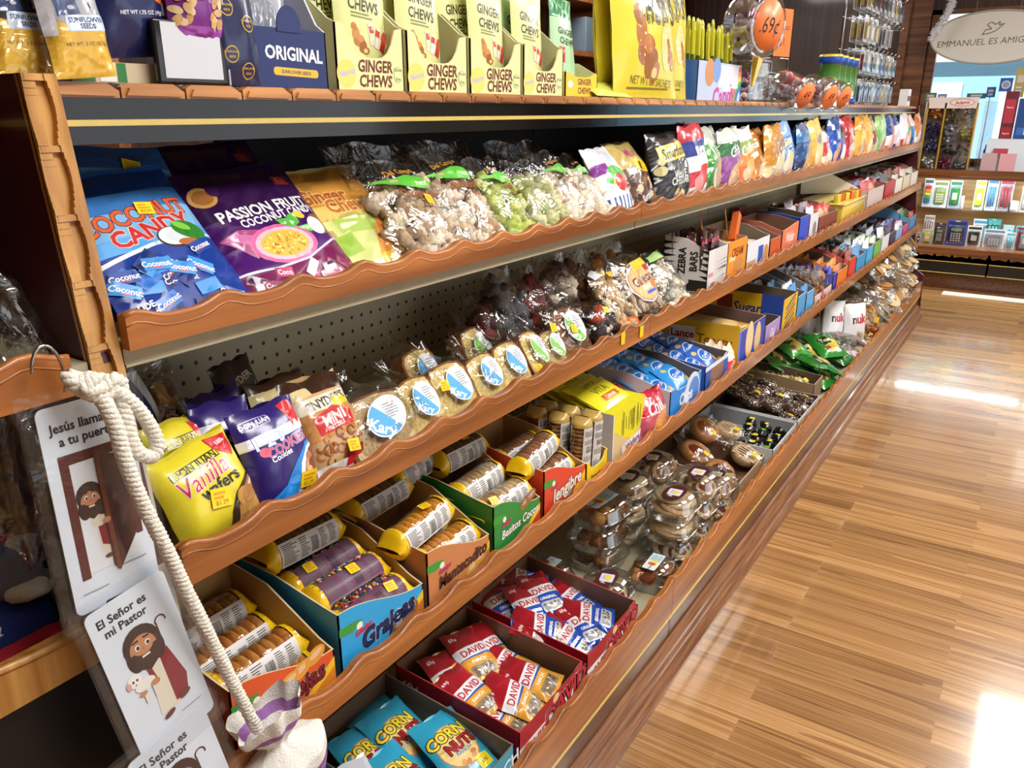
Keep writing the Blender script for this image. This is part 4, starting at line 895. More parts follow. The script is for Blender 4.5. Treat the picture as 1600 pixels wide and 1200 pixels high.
put('nut_bag', (268, 68), (352, 74), (298, -90), -.82, zt+.045, 4, .035, '#7a2c8a', a_nut2, 'purple nut bag with a yellow price label above the silver holder', rest=None, seed=108)
m = M(); m.box(-.045, .045, 0, .008, 0, .065, '#16161a', None, .003); m.box(-.037, .037, -.001, 0, .006, .062, '#c9ccd2'); m.box(.0455, .048, 0, .02, 0, .12, '#b8bcc6', None, .001); tag(m.build('sign_holder', 'glossy_plastic', None, frame(-.815, .605, zt)), 'small black framed holder with a blank silver face on the top deck', 'sign holder')
m = M(); m.box(-.06, .06, 0, .05, 0, .02, '#cabb9c'); m.box(-.06, -.035, -.0006, 0, .001, .0195, '#2f7a3c'); m.box(-.03, -.012, -.0006, 0, .001, .0195, '#e6e3dc'); m.box(-.01, .0, -.0006, 0, .001, .0195, '#2f7a3c'); tag(m.build('carton', 'card_print', None, frame(-.835, .535, zt)), 'low tan and green carton under the navy nut bag', 'box')
# rainbow box with drinking-straw candy
def a_rain(w, h):
    a = P(w, h)
    for k, c in enumerate(('#c8323c', '#e8892c', '#ecd03a', '#3fa04a', '#2f6ab4')): a.arcband(.5*w, 0, (.84-.14*k)*h, (.98-.14*k)*h, 1.6, 3.14, c, 1)
    a.R(-.05, .35, .42, .95, '#d6d8e4'); a.E(-.25, .72, .1, .1, '#c98a5a'); a.E(-.1, .8, .09, .09, '#7a9ad0'); a.T('Candy', .1, .14, .2, '#c23aa0', 1, .1); a.R(.05, .25, .25, .4, '#ecedf2'); return a
mr = frame(-.832, 2.36, zt)
carton('display_box', mr, .36, .10, .10, .105, 'rainbow printed candy carton holding yellow and red straws', '#b8c4e0', '#3c6ab0', '#c9c9d0', a_rain(.36, .10), cat='display box')
for k in range(34):
    x = -.165+.0098*k; a = rnd.uniform(-.06, .06); m = M(); hh = .195+rnd.uniform(-.012, .015)
    m.lathe([(0, 0), (.0048, 0), (.0048, hh*.42), (.0048, hh*.55), (.0048, hh*.95), (.003, hh), (0, hh)], 8, [hx('#b8261f'), hx('#b8261f'), hx('#3f5a1c'), hx('#c9c62e'), hx('#d9d86a'), hx('#e8e8b0')])
    tag(m.build('candy_straw', 'glossy_plastic', None, mr @ Matrix.Translation((x, .02+.018*(k % 4), .004)) @ Matrix.Rotation(a, 4, 'Y') @ Matrix.Rotation(-.05, 4, 'X')), 'yellow and red candy powder straw standing in the rainbow carton', 'candy straw', 'candy straws in the rainbow carton')
# tubs, jars and lids
def jar(X, Y, w, d, h, label, content, cap=None, lean=0, yaw=0, z=zt):
    r = root('candy_jar', frame(X, Y, z, yaw, lean), label, 'jar')
    m = M(); m.box(-w/2, w/2, 0, d, 0, h, '#fff', None, .008); m.build('tub', 'clear_plastic', r)
    c = M(); rr = random.Random(int(Y*100))
    for i in range(46): c.blob((rr.uniform(-.4, .4)*w, d*rr.uniform(.15, .85), .01+rr.random()*h*.6), .011, vary(rr.choice(content), .1, rr), i, .4, 2, 1)
    c.build('wrapped_candy', 'glossy_plastic', r)
    m = M(); m.box(-w/2-.003, w/2+.003, -.003, d+.003, h-.004, h+.006, '#fff', None, .003); m.build('lid', 'clear_plastic', r); return r
jar(-.835, 2.74, .20, .12, .125, 'clear tub of pink and white wrapped candy behind the yellow scoop', ('#c02a4a', '#e9e4e0', '#d9d3c4', '#3a3638'))
m = M(); m.add([(-.022, 0, .085), (.022, 0, .085), (.006, .012, 0), (-.006, .012, 0), (-.022, .02, .085), (.022, .02, .085), (.006, .02, 0), (-.006, .02, 0)], [(0, 3, 2, 1), (4, 5, 6, 7), (0, 4, 7, 3), (1, 2, 6, 5), (3, 7, 6, 2)], '#ecc024'); tag(m.build('candy_scoop', 'glossy_plastic', None, frame(-.82, 2.66, zt+.045, 0, 0, 12)), 'yellow plastic scoop hooked on the clear candy tub', 'scoop')
jar(-.90, 3.02, .22, .12, .10, 'clear tub of grey wrapped candy right of the yellow scoop', ('#b8aeb2', '#d0c4c8', '#958c90'))
def tilt_jar(Y, z, rad, label, sz, txt=None, tcol='#2a1a18', lean=28, X=-.84, disc='#ee7a3a', roll=0):
    r = root('candy_jar', frame(X, Y, z, -18, -lean, roll), label, 'jar')
    m = M(); m.lathe([(0, .0), (rad*.9, 0), (rad, .02), (rad, sz), (rad*1.04, sz), (rad*1.04, sz+.012), (rad*.9, sz+.014), (0, sz+.014)], 28, '#fff', Matrix.Rotation(math.radians(90), 4, 'X')); jb = m.build('jar_body', 'clear_plastic', r)
    c = M(); rr = random.Random(int(Y*77))
    for i in range(26):
        t = rr.uniform(0, 6.28); q = math.sqrt(rr.random())*rad*.8; c.blob((q*math.cos(t), -rr.uniform(.1, .85)*sz, q*math.sin(t)), .014, vary(rr.choice(('#b8506a', '#e6dce0', '#b4a8ae', '#d8c8cc')), .1, rr), i, .4, 2, 1)
    c.build('wrapped_candy', 'glossy_plastic', r)
    m = M(); m.lathe([(0, sz+.0155), (rad*.82, sz+.0155), (rad*.82, sz+.0165), (0, sz+.0165)], 28, disc, Matrix.Rotation(math.radians(90), 4, 'X'))
    if txt: Art().text(txt, 0, 0, rad*.75, tcol, 0, 0, .2, .9).apply(m, lambda x, y: (Vector((x, -sz-.0168, y)), Vector((0, -1, 0))))
    m.build('price_disc', 'card_print', jb); return r
tilt_jar(2.56, zt+.215, .085, 'large round clear candy jar with orange disc priced .69¢', .09, '.69¢', X=-.86, lean=4)
for k, Y in enumerate((3.05, 3.42, 3.66)): tilt_jar(Y, zt+.062, .055, 'round clear candy jar with orange price disc lying tilted, %s of the three' % ('nearest', 'middle', 'farthest')[k], .10, '.49', lean=20, X=-.86)
m = M(); m.box(-.05, .05, 0, .002, 0, .16, '#ee7a3a'); Art().text('Fresas', 0, .1, .03, '#4a2420', 0).text('$1.', 0, .05, .04, '#4a2420', 0).apply(m, lambda x, y: (Vector((x, 0, y)), Vector((0, -1, 0)))); tag(m.build('price_card', 'card_print', None, frame(-.90, 3.18, zt+.16, -18)), 'upright orange price card behind the big candy jar', 'price card')
m = M(); m.box(-.055, .055, .003, .09, 0, .158, '#e8e6ec', None, .004); tag(m.build('candy_tub', 'clear_plastic', None, frame(-.905, 3.2, zt, -18)), 'clear square tub carrying the upright orange price card', 'tub')
for k, Y in enumerate((4.02, 4.14, 4.26, 4.38)):
    r = root('snack_canister', frame(-.865, Y, zt), 'blue topped canister with green label, %s in the row of four' % ('nearest', 'second', 'third', 'farthest')[k], 'canister')
    m = M(); m.lathe([(0, 0), (.05, 0), (.05, .035), (.047, .036), (.047, .17), (.05, .171), (.053, .2), (.05, .21), (0, .212)], 24, [hx('#2450b0'), hx('#2450b0'), hx('#2450b0'), hx('#4f8a3c'), hx('#2450b0'), hx('#2450b0'), hx('#e2c63a'), hx('#e2c63a')], Matrix.Translation((0, .05, 0))); m.build('canister_body', 'glossy_plastic', r)
m = M(); m.box(-.03, .03, 0, .02, 0, .075, '#d9d6cf'); m.box(-.03, .03, -.001, 0, .05, .075, '#1c1c20'); tag(m.build('small_box', 'card_print', None, frame(-.82, 3.86, zt)), 'small black and white box in front of the canisters', 'box')
m = M(); m.box(-.03, .03, 0, .02, 0, .06, '#a8743c'); m.box(-.03, .03, -.001, 0, .03, .06, '#4a3028'); tag(m.build('small_box', 'card_print', None, frame(-.82, 4.02, zt)), 'small brown box in front of the canisters', 'box')
# hanging display of packaged accessories at the far end of the deck
r = root('spinner_rack', frame(-.93, 5.12, zt), 'tall wire rack at the far end of the top deck', 'display rack')
m = M(); RX = [-.44+.125*k for k in range(8)]; RZ = (.12, .27, .42, .57, .72)
for x in (-.5, -.17, .17, .5): m.tube([(x, .08, 0), (x, .08, .95)], .007, 8, '#c8c8cc')
for z in RZ:
    m.tube([(-.52, .08, z), (.52, .08, z)], .004, 6, '#b8b8bc')
    for x in RX: m.tube([(x, .08, z), (x, -.045, z), (x, -.055, z+.012)], .0028, 5, '#c8c8cc')
m.box(-.53, .53, .02, .14, 0, .012, '#b0b0b4'); m.build('wire_frame', 'chrome', r)
rc = random.Random(8); LV = ['lowest', 'second lowest', 'middle', 'second highest', 'highest']
for zi, z in enumerate(RZ):
    for k, x in enumerate(RX):
        if rc.random() < .12: continue
        g = root('accessory_pack', frame(-.93, 5.12+x, zt+z), 'clear packs of small accessories hanging in the %s row of the wire rack' % LV[zi], 'blister pack', 'accessory packs in the %s row of the wire rack' % LV[zi])
        m = M(); cc = vary(rc.choice(('#d9dce2', '#b8bcc2', '#7c7a7a', '#c8c4bc')), .2, rc); ic = rc.choice(('#2a2a30', '#b8a04a', '#d8d8dc', '#7a2a2e', '#2c4478', '#5a5a60'))
        for j in range(3): m.box(-.05, .05, .045-.032*j, .046-.032*j, -.115, .008, cc)
        bc = m.build('backing_card', 'card_print', g); m = M()
        for j in range(3):
            for q in range(3): m.box(-.038+.026*q, -.02+.026*q, .032-.032*j, .044-.032*j, -.10, -.025, vary(ic, .2, rc), None, .003)
        m.build('accessories', 'glossy_plastic', bc); m = M(); m.box(-.047, .047, -.036, .047, -.108, -.012, '#fff', None, .004); m.build('blister', 'clear_plastic', bc)
m = M(); m.box(-.06, .06, 0, .05, 0, .1, '#dcdcda'); m.box(-.06, .06, -.001, 0, .03, .06, '#6a2c3a'); tag(m.build('small_box', 'card_print', None, frame(-.83, 5.85, zt)), 'white box with a maroon band at the far end of the top deck', 'box')
# ================================================================ second shelf
x2, z2 = -.738, .888
def a_van(w, h):
    a = P(w, h); a.R(-.5, .96, .5, 1, '#d2c23a'); a.R(-.36, .755, .22, .835, '#1c1a10', .05); a.R(-.35, .765, .21, .825, '#e3d33a', .05); a.T('DON JUAN', -.07, .795, .105, '#1c1a10', 1, .05)
    a.T('Vanilla', -.08, .66, .26, '#c22d55', 0, .12, .25, .9, '#f6e6e0', 0, .03); a.T('wafers', .05, .525, .18, '#2c2a14', 1, .10, 0, 1)
    a.G([(.18, .95), (.46, .95), (.42, .78), (.36, .70), (.26, .78), (.2, .84)], '#c8232c'); a.T('100%', .32, .88, .06, '#f6eeee', 1, .1)
    q = [(.5, .50), (.36, .47), (.16, .36), (.06, .2), (.03, 0), (.5, 0)]; a.G(q, '#3a2a1c'); a.G([(.5, .45), (.4, .44), (.24, .34), (.16, .2), (.14, 0), (.5, 0)], '#c68a4c'); a.G([(.5, .42), (.42, .41), (.28, .32), (.2, .19), (.18, 0), (.22, 0), (.24, .18), (.32, .29), (.44, .38), (.5, .39)], '#ece6dc')
    r = random.Random(5)
    for i in range(12): a.E(r.uniform(.26, .46), r.uniform(.04, .32), .11, .09, r.choice(('#b9824a', '#c99a52', '#a06a38', '#d0a45e')), r.random()*3)
    return a
def a_cook(w, h):
    a = P(w, h); a.R(-.5, .955, .5, 1, '#2c1c66'); a.R(-.5, .66, .5, .76, '#e6e6f2', .04); a.R(-.42, .83, -.02, .91, '#e9e9f4', .04); a.R(-.41, .835, -.03, .905, '#31227a', .04); a.T('DON JUAN', -.22, .87, .085, '#f4f4fa', 1, .04)
    a.G([(.18, .94), (.42, .95), (.44, .78), (.36, .72), (.33, .79), (.26, .71), (.24, .8)], '#c8232c'); a.T('1 2 3', -.17, .685, .22, '#eaf4ff', 1, .04, 0, 1, '#2f86d8', 0, .025); a.T('COOKIES', .05, .585, .17, '#e8608a', 1, .12, 0, .9, '#8cd0f0', 0, .025); a.T('Cookies', -.08, .505, .1, '#f2f2fa', 1, .08)
    a.E(-.28, .585, .07, .06, '#e06a8a'); a.G([(.5, .56), (.3, .53), (.1, .40), (-.1, .22), (-.42, .12), (-.45, .0), (.5, 0)], '#1f86d8'); a.G([(.5, .52), (.3, .49), (.14, .36), (.06, .1), (.08, 0), (.5, 0)], '#eef2f6'); a.G([(.5, .48), (.33, .46), (.2, .34), (.13, .1), (.15, 0), (.5, 0)], '#7a3a3a')
    r = random.Random(7)
    for i in range(16): a.E(r.uniform(.2, .46), r.uniform(.03, .38), .09, .07, r.choice(('#b87a5a', '#d8a878', '#c88a9a', '#8a4a3a', '#e0c090')), r.random()*3)
    return a
def a_cookb(w, h):
    a = P(w, h); a.R(-.5, .72, .5, .80, '#dcdcee', .05); a.T('DON JUAN', -.05, .62, .14, '#eceef8', 1, .1); a.T('1 2', .05, .5, .26, '#4ab0f0', 1, .05); a.E(-.2, .35, .09, .08, '#e86a8a'); a.E(.05, .34, .08, .07, '#7a4a32'); a.T('Cooki', .15, .25, .12, '#f0f0f6', 1); a.E(.4, .08, .3, .2, '#1f76c8'); return a
def a_snyd(w, h):
    a = P(w, h); a.R(-.5, .82, .5, 1, '#3a2418'); a.R(-.5, .8, -.15, .9, '#d8c48e', .1); a.R(-.5, .64, .5, .79, '#ded3bd', .02); a.T("SNYDER'S", .02, .715, .17, '#2a221c', 1, .06); a.R(.1, .60, .4, .72, '#f2cf1c', -.3)
    a.R(-.5, .36, .5, .64, '#c0874c'); a.G([(-.32, .40), (.28, .42), (.34, .56), (.06, .66), (-.34, .58)], '#c2272c'); a.T('MINI', .0, .54, .2, '#f4ece6', 1, .1); a.T('PRETZELS', 0, .455, .075, '#f4ece6', 1, .1)
    r = random.Random(9)
    for i in range(24):
        x, y = r.uniform(-.4, .4), r.uniform(.12, .4); c = r.choice(('#9a5a2a', '#b87438', '#7c421c')); a.arcband(x*w, y*h, .045*w, .07*w, r.random()*3, 5+r.random(), c)
    a.R(-.5, 0, .5, .12, '#d9d6d2'); a.G([(.0, .04), (.34, .06), (.38, .2), (.05, .16)], '#b81f2a'); return a
put('wafer_bag', (300, 872), (408, 798), (300, 688), x2, z2, 22, .055, '#dfd02e', a_van, 'bright yellow vanilla wafers bag at the near end of the second shelf', rest=z2-.006, seed=120, stick=[(-.02, .40, .3, .026)], addw=.01, wr=.7)
put('wafer_bag', (258, 800), (350, 760), (285, 650), x2-.06, z2, 18, .05, '#dfd02e', a_van, 'yellow vanilla wafers bag peeking out behind the front one', rest=z2, seed=121, wr=.8)
put('cookie_bag', (330, 800), (420, 770), (352, 625), x2-.05, z2, 20, .045, '#2a1d6a', a_cookb, 'dark purple cookie bag between the yellow bag and the front purple one', rest=z2, seed=122)
put('cookie_bag', (345, 780), (420, 740), (360, 600), x2-.09, z2, 16, .045, '#241858', a_cookb, 'dark purple cookie bag at the back, mostly hidden in shadow', rest=z2, seed=123)
put('cookie_bag', (404, 802), (500, 752), (440, 620), x2, z2, 20, .05, '#2c1f70', a_cook, 'purple cookie bag with a blue swoosh and clear window', rest=z2-.004, seed=124, stick=[(.22, .19, .15, .026)], wr=.9)
put('pretzel_bag', (492, 752), (578, 712), (480, 590), x2-.01, z2, 28, .05, '#c8a070', a_snyd, 'mini pretzel bag with red lozenge and white name band', rest=z2-.002, seed=125, wr=1.2)
put('pretzel_bag', (415, 700), (500, 660), (440, 585), x2-.08, z2, 20, .05, '#4a3020', lambda w, h: P(w, h).R(-.5, .78, .5, .9, '#d8c890').T("SNYDER'S", 0, .62, .17, '#cfc4ae', 1), 'brown pretzel bag with cream top strip standing behind the purple bag', rest=z2, seed=126)
putclear('cookie_bag', (205, 690), (300, 650), (275, 555), x2-.12, z2, 22, .05, fill_discs(('#8a3a44', '#b88a4a', '#6a2a30'), .02, .01, 22), 'dark bag with a curved window of pink cookies in the shadow behind', rest=z2, seed=127, art=lambda w, h: P(w, h).R(-.5, 0, -.18, 1, '#16406a').G([(-.18, 0), (-.1, 0), (-.14, .5), (-.05, 1), (-.18, 1)], '#d6d8dc'), film_mat='smoky_film')
put('pretzel_bag', (345, 640), (405, 610), (385, 552), x2-.16, z2, 10, .04, '#2a2220', lambda w, h: P(w, h).T('NYDER', 0, .8, .2, '#c9bfae', 1, .2), 'dark pretzel bag at the pegboard with cream letters', rest=z2, seed=128)
# wrapped cake slices
def cake_slice(pl, pr, pt, x0, z0, lean, label, kind=0, lab='#5aaede', seed=0, tilt=0, st=None, group=None, dw=.0):
    mt, Wd, H = fit(pl, pr, pt, x0, z0, lean, z0-.001, tilt); Wd = max(.045, Wd)+dw
    r = root('cake_slice', mt, label, 'cake slice', group); rr = random.Random(seed)
    face = [('#cdb184', '#6e4526'), ('#e8cf84', '#8a5426'), ('#8a5c34', '#4a2c18')][kind]; T = .030
    out = [(-.46, 0), (.40, 0), (.46, .05), (.49, .5), (.47, .82), (.36, .95), (.12, 1.0), (-.15, .99), (-.38, .94), (-.48, .8), (-.5, .4), (-.49, .04)]
    o = [(a*Wd, b*H*.92) for a, b in out]; c = M(); c.prism(o, 0, T, 'y', face[0], None, face[1]); inn = [(a*.90, b*.93+.03*H) for a, b in o]
    c.prism([(a*1.0, b) for a, b in o], -.0006, 0, 'y', face[1]); c.prism(inn, -.0012, -.0005, 'y', face[0])
    for i in range(26): x, y = rr.uniform(-.4, .4)*Wd, rr.uniform(.1, .85)*H; q = rr.uniform(.0008, .002); c.box(x-q, x+q, -.0016, -.001, y-q, y+q, vary(mixc(face[0], face[1], .35), .15, rr))
    c.build('cake', 'food', r)
    m, S = bag_mesh(Wd*1.14, H*1.02, T*1.9, '#fff', None, seed, None, 1.8, 12, 12, .01, .3); m.V = [(x, y+T*.5, z-.002) for x, y, z in m.V]; wo = m.build('wrapper', 'clear_film', r)
    film_wad(r, (0, T*.6, H*.93), Wd*.3, seed, 5, .045, (rr.uniform(-.4, .4), .5, 1))
    l = M(); a = Art(); a.ell(0, 0, Wd*.28, H*.30, '#e9edf2', .25, 26); a.ell(0, 0, Wd*.26, H*.28, lab, .25, 26, math.pi*.62, math.pi*1.62); a.lines(-Wd*.02, -H*.05, Wd*.2, H*.2, 6, '#9aa0a8', seed); a.text('Kary', -Wd*.13, -H*.13, Wd*.17, '#f4f8fc', 1, -.55, .2)
    def LS(x, y): return (Vector((x+Wd*.04, -.0125*(1-(x/Wd)**2*2)-.0015, y+H*.50)), Vector((0, -1, 0)))
    a.apply(l, LS, [Wd*k/10 for k in range(-4, 5)]); l.build('oval_label', 'card_print', wo)
    if st: sticker(r, lambda x, y: (Vector((x, -.016, y)), Vector((0, -1, 0))), st[0]*Wd, st[1]*H, .15, seed, .02)
    return r
SL = [((556, 712), (655, 668), (600, 598), 0, '#4fa6dc', 'brown speckled cake slice with blue oval label, nearest in the row', (-.52, .3)),
      ((650, 680), (700, 652), (648, 578), 1, '#4fa6dc', 'yellow cake slice with blue oval label, second in the row', None),
      ((698, 652), (750, 628), (700, 556), 1, '#4fa6dc', 'yellow cake slice with browned top and blue label, third in the row', (-.35, .55)),
      ((755, 628), (795, 606), (748, 545), 1, '#4fa6dc', 'pale cake slice with tilted blue label, fourth in the row', None),
      ((795, 608), (832, 590), (785, 528), 1, '#4fa6dc', 'pale cake slice with blue label, fifth in the row', None),
      ((838, 586), (862, 574), (822, 510), 1, '#7cc04a', 'yellow cake slice with green oval label, sixth in the row', (-.5, .15)),
      ((862, 574), (888, 562), (850, 512), 1, '#7cc04a', 'yellow cake slice with green label beside the brown slice', (.1, .9)),
      ((884, 556), (926, 542), (880, 472), 2, '#7cc04a', 'dark brown cake slice with green oval label, last in the row', (-.1, .45))]
for i, (a, b, c, k, lc, lb, st) in enumerate(SL): cake_slice(a, b, c, x2+.002, z2, 32, lb, k, lc, 130+i, 0, st, dw=.012)
cake_slice((728, 560), (770, 545), (735, 505), x2-.09, z2, 25, 'cake slice with green label standing in the back row', 1, '#7cc04a', 141)
cake_slice((765, 545), (805, 530), (768, 492), x2-.09, z2, 25, 'brown edged cake slice with green label in the back row, beside another', 1, '#7cc04a', 142)
cake_slice((640, 600), (690, 580), (640, 540), x2-.08, z2, 30, 'yellow cake slice lying behind the second slice in the row', 1, '#4fa6dc', 143)
# dark wrapped sweets at the back
dk = [((770, 500), (815, 485), (775, 420), ('#4a4a4e', '#5c5a5c'), 'grey wrapped roll at the back of the second shelf'), ((800, 495), (850, 478), (812, 420), ('#6a2218', '#8a3020'), 'red brown wrapped sweet at the back of the second shelf'),
      ((845, 485), (900, 468), (848, 402), ('#3a2420', '#c8b8a0'), 'dark wrapped pastry with a white flap at the back'), ((885, 470), (930, 452), (880, 398), ('#7a5438', '#5a3420'), 'brown wrapped pastry behind the peanut roll'), ((930, 450), (985, 432), (925, 385), ('#d0902c', '#6a3a1c'), 'bag with yellow printed label at the back of the second shelf'), ((740, 520), (780, 505), (745, 462), ('#5a1c1a', '#3a1614'), 'dark red wrapped sweet at the far back behind the cake slices')]
for i, (a, b, c, cols, lb) in enumerate(dk): putclear('wrapped_pastry', a, b, c, x2-.09-.01*(i % 2), z2, 22, .055, fill_chunks(cols, .02, .4, 26), lb, rest=z2, seed=150+i, fillh=.85, film_mat='clear_film')
putclear('wrapped_pastry', (930, 542), (968, 528), (925, 478), x2, z2, 30, .05, fill_chunks(('#2a1c18', '#3a2420', '#b8422c', '#e0d4bc'), .018, .3, 30), 'dark chocolate pastry in film with red and cream topping', rest=z2, seed=160, stick=[(.1, .75, .2, .018)])
putclear('nut_roll', (968, 524), (1004, 512), (905, 428), x2+.002, z2, 40, .05, fill_chunks(('#d9b98a', '#c9a678', '#e6cfa8'), .0115, .3, 90), 'long clear roll of blond nuts with an orange foot', rest=z2, seed=161, fillh=.95, art=lambda w, h: P(w, h).R(-.5, 0, .5, .14, '#e8622a').R(-.42, .84, .0, .97, '#d8dce2', .2), stick=[(.2, .85, .2, .018)])
def a_gall(w, h):
    a = P(w, h); a.E(0, .48, .42, .30, '#efe6ea'); a.E(0, .48, .40, .28, '#7a3a6a'); a.E(0, .48, .39, .27, '#e8b070'); a.T('Galletas', -.03, .54, .2, '#4a1c3a', 1, .15, .1); a.T('cinnamon', .06, .43, .12, '#f4ece0', 1, .1); a.R(-.1, .31, .3, .36, '#3c5ac0', .1); a.E(.25, .45, .1, .07, '#e87a3a'); a.R(-.1, .72, .5, .86, '#ecc02c', .1); a.R(.15, .66, .45, .76, '#b81f22', .1); return a
putclear('cookie_bag', (1000, 512), (1046, 494), (975, 398), x2-.006, z2, 34, .05, fill_sticks(('#d8c0a0', '#c8a880'), .007, 9), 'clear bag of cinnamon cookies with a big oval label and yellow strip', rest=z2, seed=162, art=a_gall, fillh=.8, addh=0)
putclear('cookie_bag', (1048, 494), (1086, 474), (1005, 398), x2, z2, 40, .05, fill_chunks(('#ece2cc', '#dccfae', '#f4eee0'), .011, .35, 80), 'long clear bag of white puffs with pale green label beside the zebra carton', rest=z2, seed=163, art=lambda w, h: P(w, h).G([(-.3, .8), (.3, .82), (.35, .94), (-.2, .95)], '#a8cc80'))
m = M(); m.tube([(-.04, 0, .012), (-.02, -.002, .0125), (.02, -.002, .0125), (.04, 0, .012)], [.008, .0125, .0125, .009], 10, '#5a2a1e'); tag(m.build('wrapped_pastry', 'food', None, frame(x2+.012, 1.79, z2, 8)), 'short dark brown cake bar lying against the scalloped edge', 'cake bar')
m = M(); m.tube([(-.03, 0, .01), (0, 0, .011), (.03, 0, .01)], [.007, .010, .007], 10, '#3c1a14'); tag(m.build('wrapped_pastry', 'food', None, frame(x2+.004, 1.72, z2, -14)), 'small dark cake bar beside the longer brown one', 'cake bar')
# yellow tags stuck on the valance front
for k, px in enumerate((973, 1002)):
    m = M(); m.box(-.009, .009, -.0012, 0, -.013, .013, '#f0c81c'); q = PX((px, 529-(px-973)*.38), -.7005); tag(m.build('price_sticker', 'card_print', None, frame(-.7005, q.y, q.z)), 'yellow price tag stuck on the second shelf front, %s of two' % ('nearer', 'farther')[k], 'price tag')
# zebra bars carton
def a_zeb(w, h):
    a = P(w, h); r = random.Random(2)
    for i in range(8):
        y = .02+i*.125; a.G([(-.5, y), (-.22+r.uniform(-.06, .06), y+.05), (-.5, y+.075)], '#1a1a1a'); a.G([(.5, y-.02), (.30+r.uniform(-.06, .04), y+.06), (.5, y+.06)], '#1a1a1a')
    a.T('ZEBRA', -.08, .60, .23, '#141414', 1, math.pi/2, 0, .8); a.T('BARS', .18, .60, .23, '#141414', 1, math.pi/2, 0, .8); a.R(.05, .02, .5, .24, '#222'); a.E(-.1, .2, .2, .1, '#e8e6e2'); return a
def a_zebf(w, h):
    a = P(w, h); a.R(-.5, 0, -.2, 1, '#e2dede'); a.T('WW', -.34, .4, .12, '#b8283c'); r = random.Random(5)
    for i in range(10): a.G([(-.15, .08*i), (.45, .08*i+r.uniform(0, .08)), (.4, .08*i+.05)], '#2a2628')
    return a
mz = frame(-.728, 2.16, z2)
zb = carton('display_box', mz, .155, .13, .115, .15, 'black and white zebra striped snack bar carton', '#d9d6d4', '#e4e2e0', '#cfc8c0', a_zebf(.155, .115), {-1: a_zeb(.13, .14)}, edge='#e8e8e8')
for k in range(18):
    i, j = k % 6, k//6; m, S = bag_mesh(.026, .15, .014, '#3a2024', P(.026, .15).R(-.5, .1, .5, .25, '#e8e4e4').R(-.5, .82, .5, .9, '#b04058').R(-.5, .6, .5, .64, '#e8e4e4'), k, None, 1, 6, 10)
    tag(m.build('snack_bar', 'foil_print', None, mz @ Matrix.Translation((-.06+.024*i, .025+.035*j, .006)) @ Matrix.Rotation(rnd.uniform(-.15, .15), 4, 'Y') @ Matrix.Rotation(rnd.uniform(-.12, .05), 4, 'X')), 'dark wrapped snack bar standing in the zebra striped carton', 'snack bar', 'snack bars in the zebra carton')
def col_box(Y0, Y1, h, hb, col, label, x0=-.73, z0=None, d=.16, side=None, inner='#8a7866', art=None, packs=None, name='display_box', sideart=None, wave=0, notch=0, edge='#d8ccb8', yaw=0, ph=.0, pn=7, plabel=None, pname='snack_packet', pcat='snack packet', stand=False, sidecut=.5):
    w = Y1-Y0; mt = frame(x0, (Y0+Y1)/2, z0 if z0 is not None else z2, yaw)
    r = carton(name, mt, w-.003, d, h, hb, label, col, side or col, inner, art(w, h) if art else None, sideart, edge=edge, wave=wave, notch=notch, sidecut=sidecut)
    if packs:
        rr = random.Random(int(Y0*91)); pr = None
        for k in range(pn):
            c = packs[k % len(packs)]; pw = min(w*.8, .10); phh = d*.62
            if stand: pm = mt @ Matrix.Translation((rr.uniform(-.15, .15)*w, .02+(d-.04)*k/pn, .004)) @ Matrix.Rotation(math.radians(-rr.uniform(0, 14)), 4, 'X') @ Matrix.Rotation(rr.uniform(-.08, .08), 4, 'Y'); ww, hh2, tt = w*.86, h*rr.uniform(1.15, 1.4), .022
            else: pm = mt @ Matrix.Translation((rr.uniform(-.2, .2)*w*.5, .012+rr.uniform(0, .02), .014+ph+(h-.03-ph)*k/max(1, pn-1))) @ Matrix.Rotation(math.radians(-84+rr.uniform(-6, 6)), 4, 'X') @ Matrix.Rotation(rr.uniform(-.25, .25), 4, 'Y'); ww, hh2, tt = min(w*.8, .15), d*.8, .02
            if k == 0:
                m, S = bag_mesh(ww, hh2, tt, c, sail((c, mixc(c, '#ffffff', .25), c), None, '#fff', mixc(c, '#f0d090', .6))(ww, hh2), k, None, 1.2, 7, 9)
                pr = {0: m.build(pname, 'bag_print', None, pm)}; o = pr[0]
            elif k % len(packs) in pr and k >= len(packs): o = copy_tree(pr[k % len(packs)], None, pm)
            else:
                m, S = bag_mesh(ww, hh2, tt, c, sail((c, mixc(c, '#ffffff', .3), c), None, '#fff', mixc(c, '#f0d090', .6))(ww, hh2), k, None, 1.2, 7, 9); o = m.build(pname, 'bag_print', None, pm); pr[k % len(packs)] = o
            tag(o, plabel or 'packet inside the '+label, pcat, 'packets in the '+label)
    return r
def a_word(t, c='#ffffff', size=.3, x=0, y=.5, more=None, out=None, rot=0):
    def f(w, h):
        a = P(w, h)
        if more: more(a)
        a.T(t, x, y, size, c, 1, rot, .1, .9, out); return a
    return f
col_box(2.245, 2.42, .115, .13, '#e89430', 'orange cookie carton beside the zebra carton', art=a_word('CREAM', '#8a3a14', .2, 0, .7, lambda a: (a.E(.1, .35, .25, .12, '#c88a4a'), a.R(-.4, .5, -.1, .62, '#f6d8a0'))), packs=('#c8702a', '#e0a050'), pn=5, inner='#b08a5a', plabel='orange wrapped cookie packet in the orange carton')
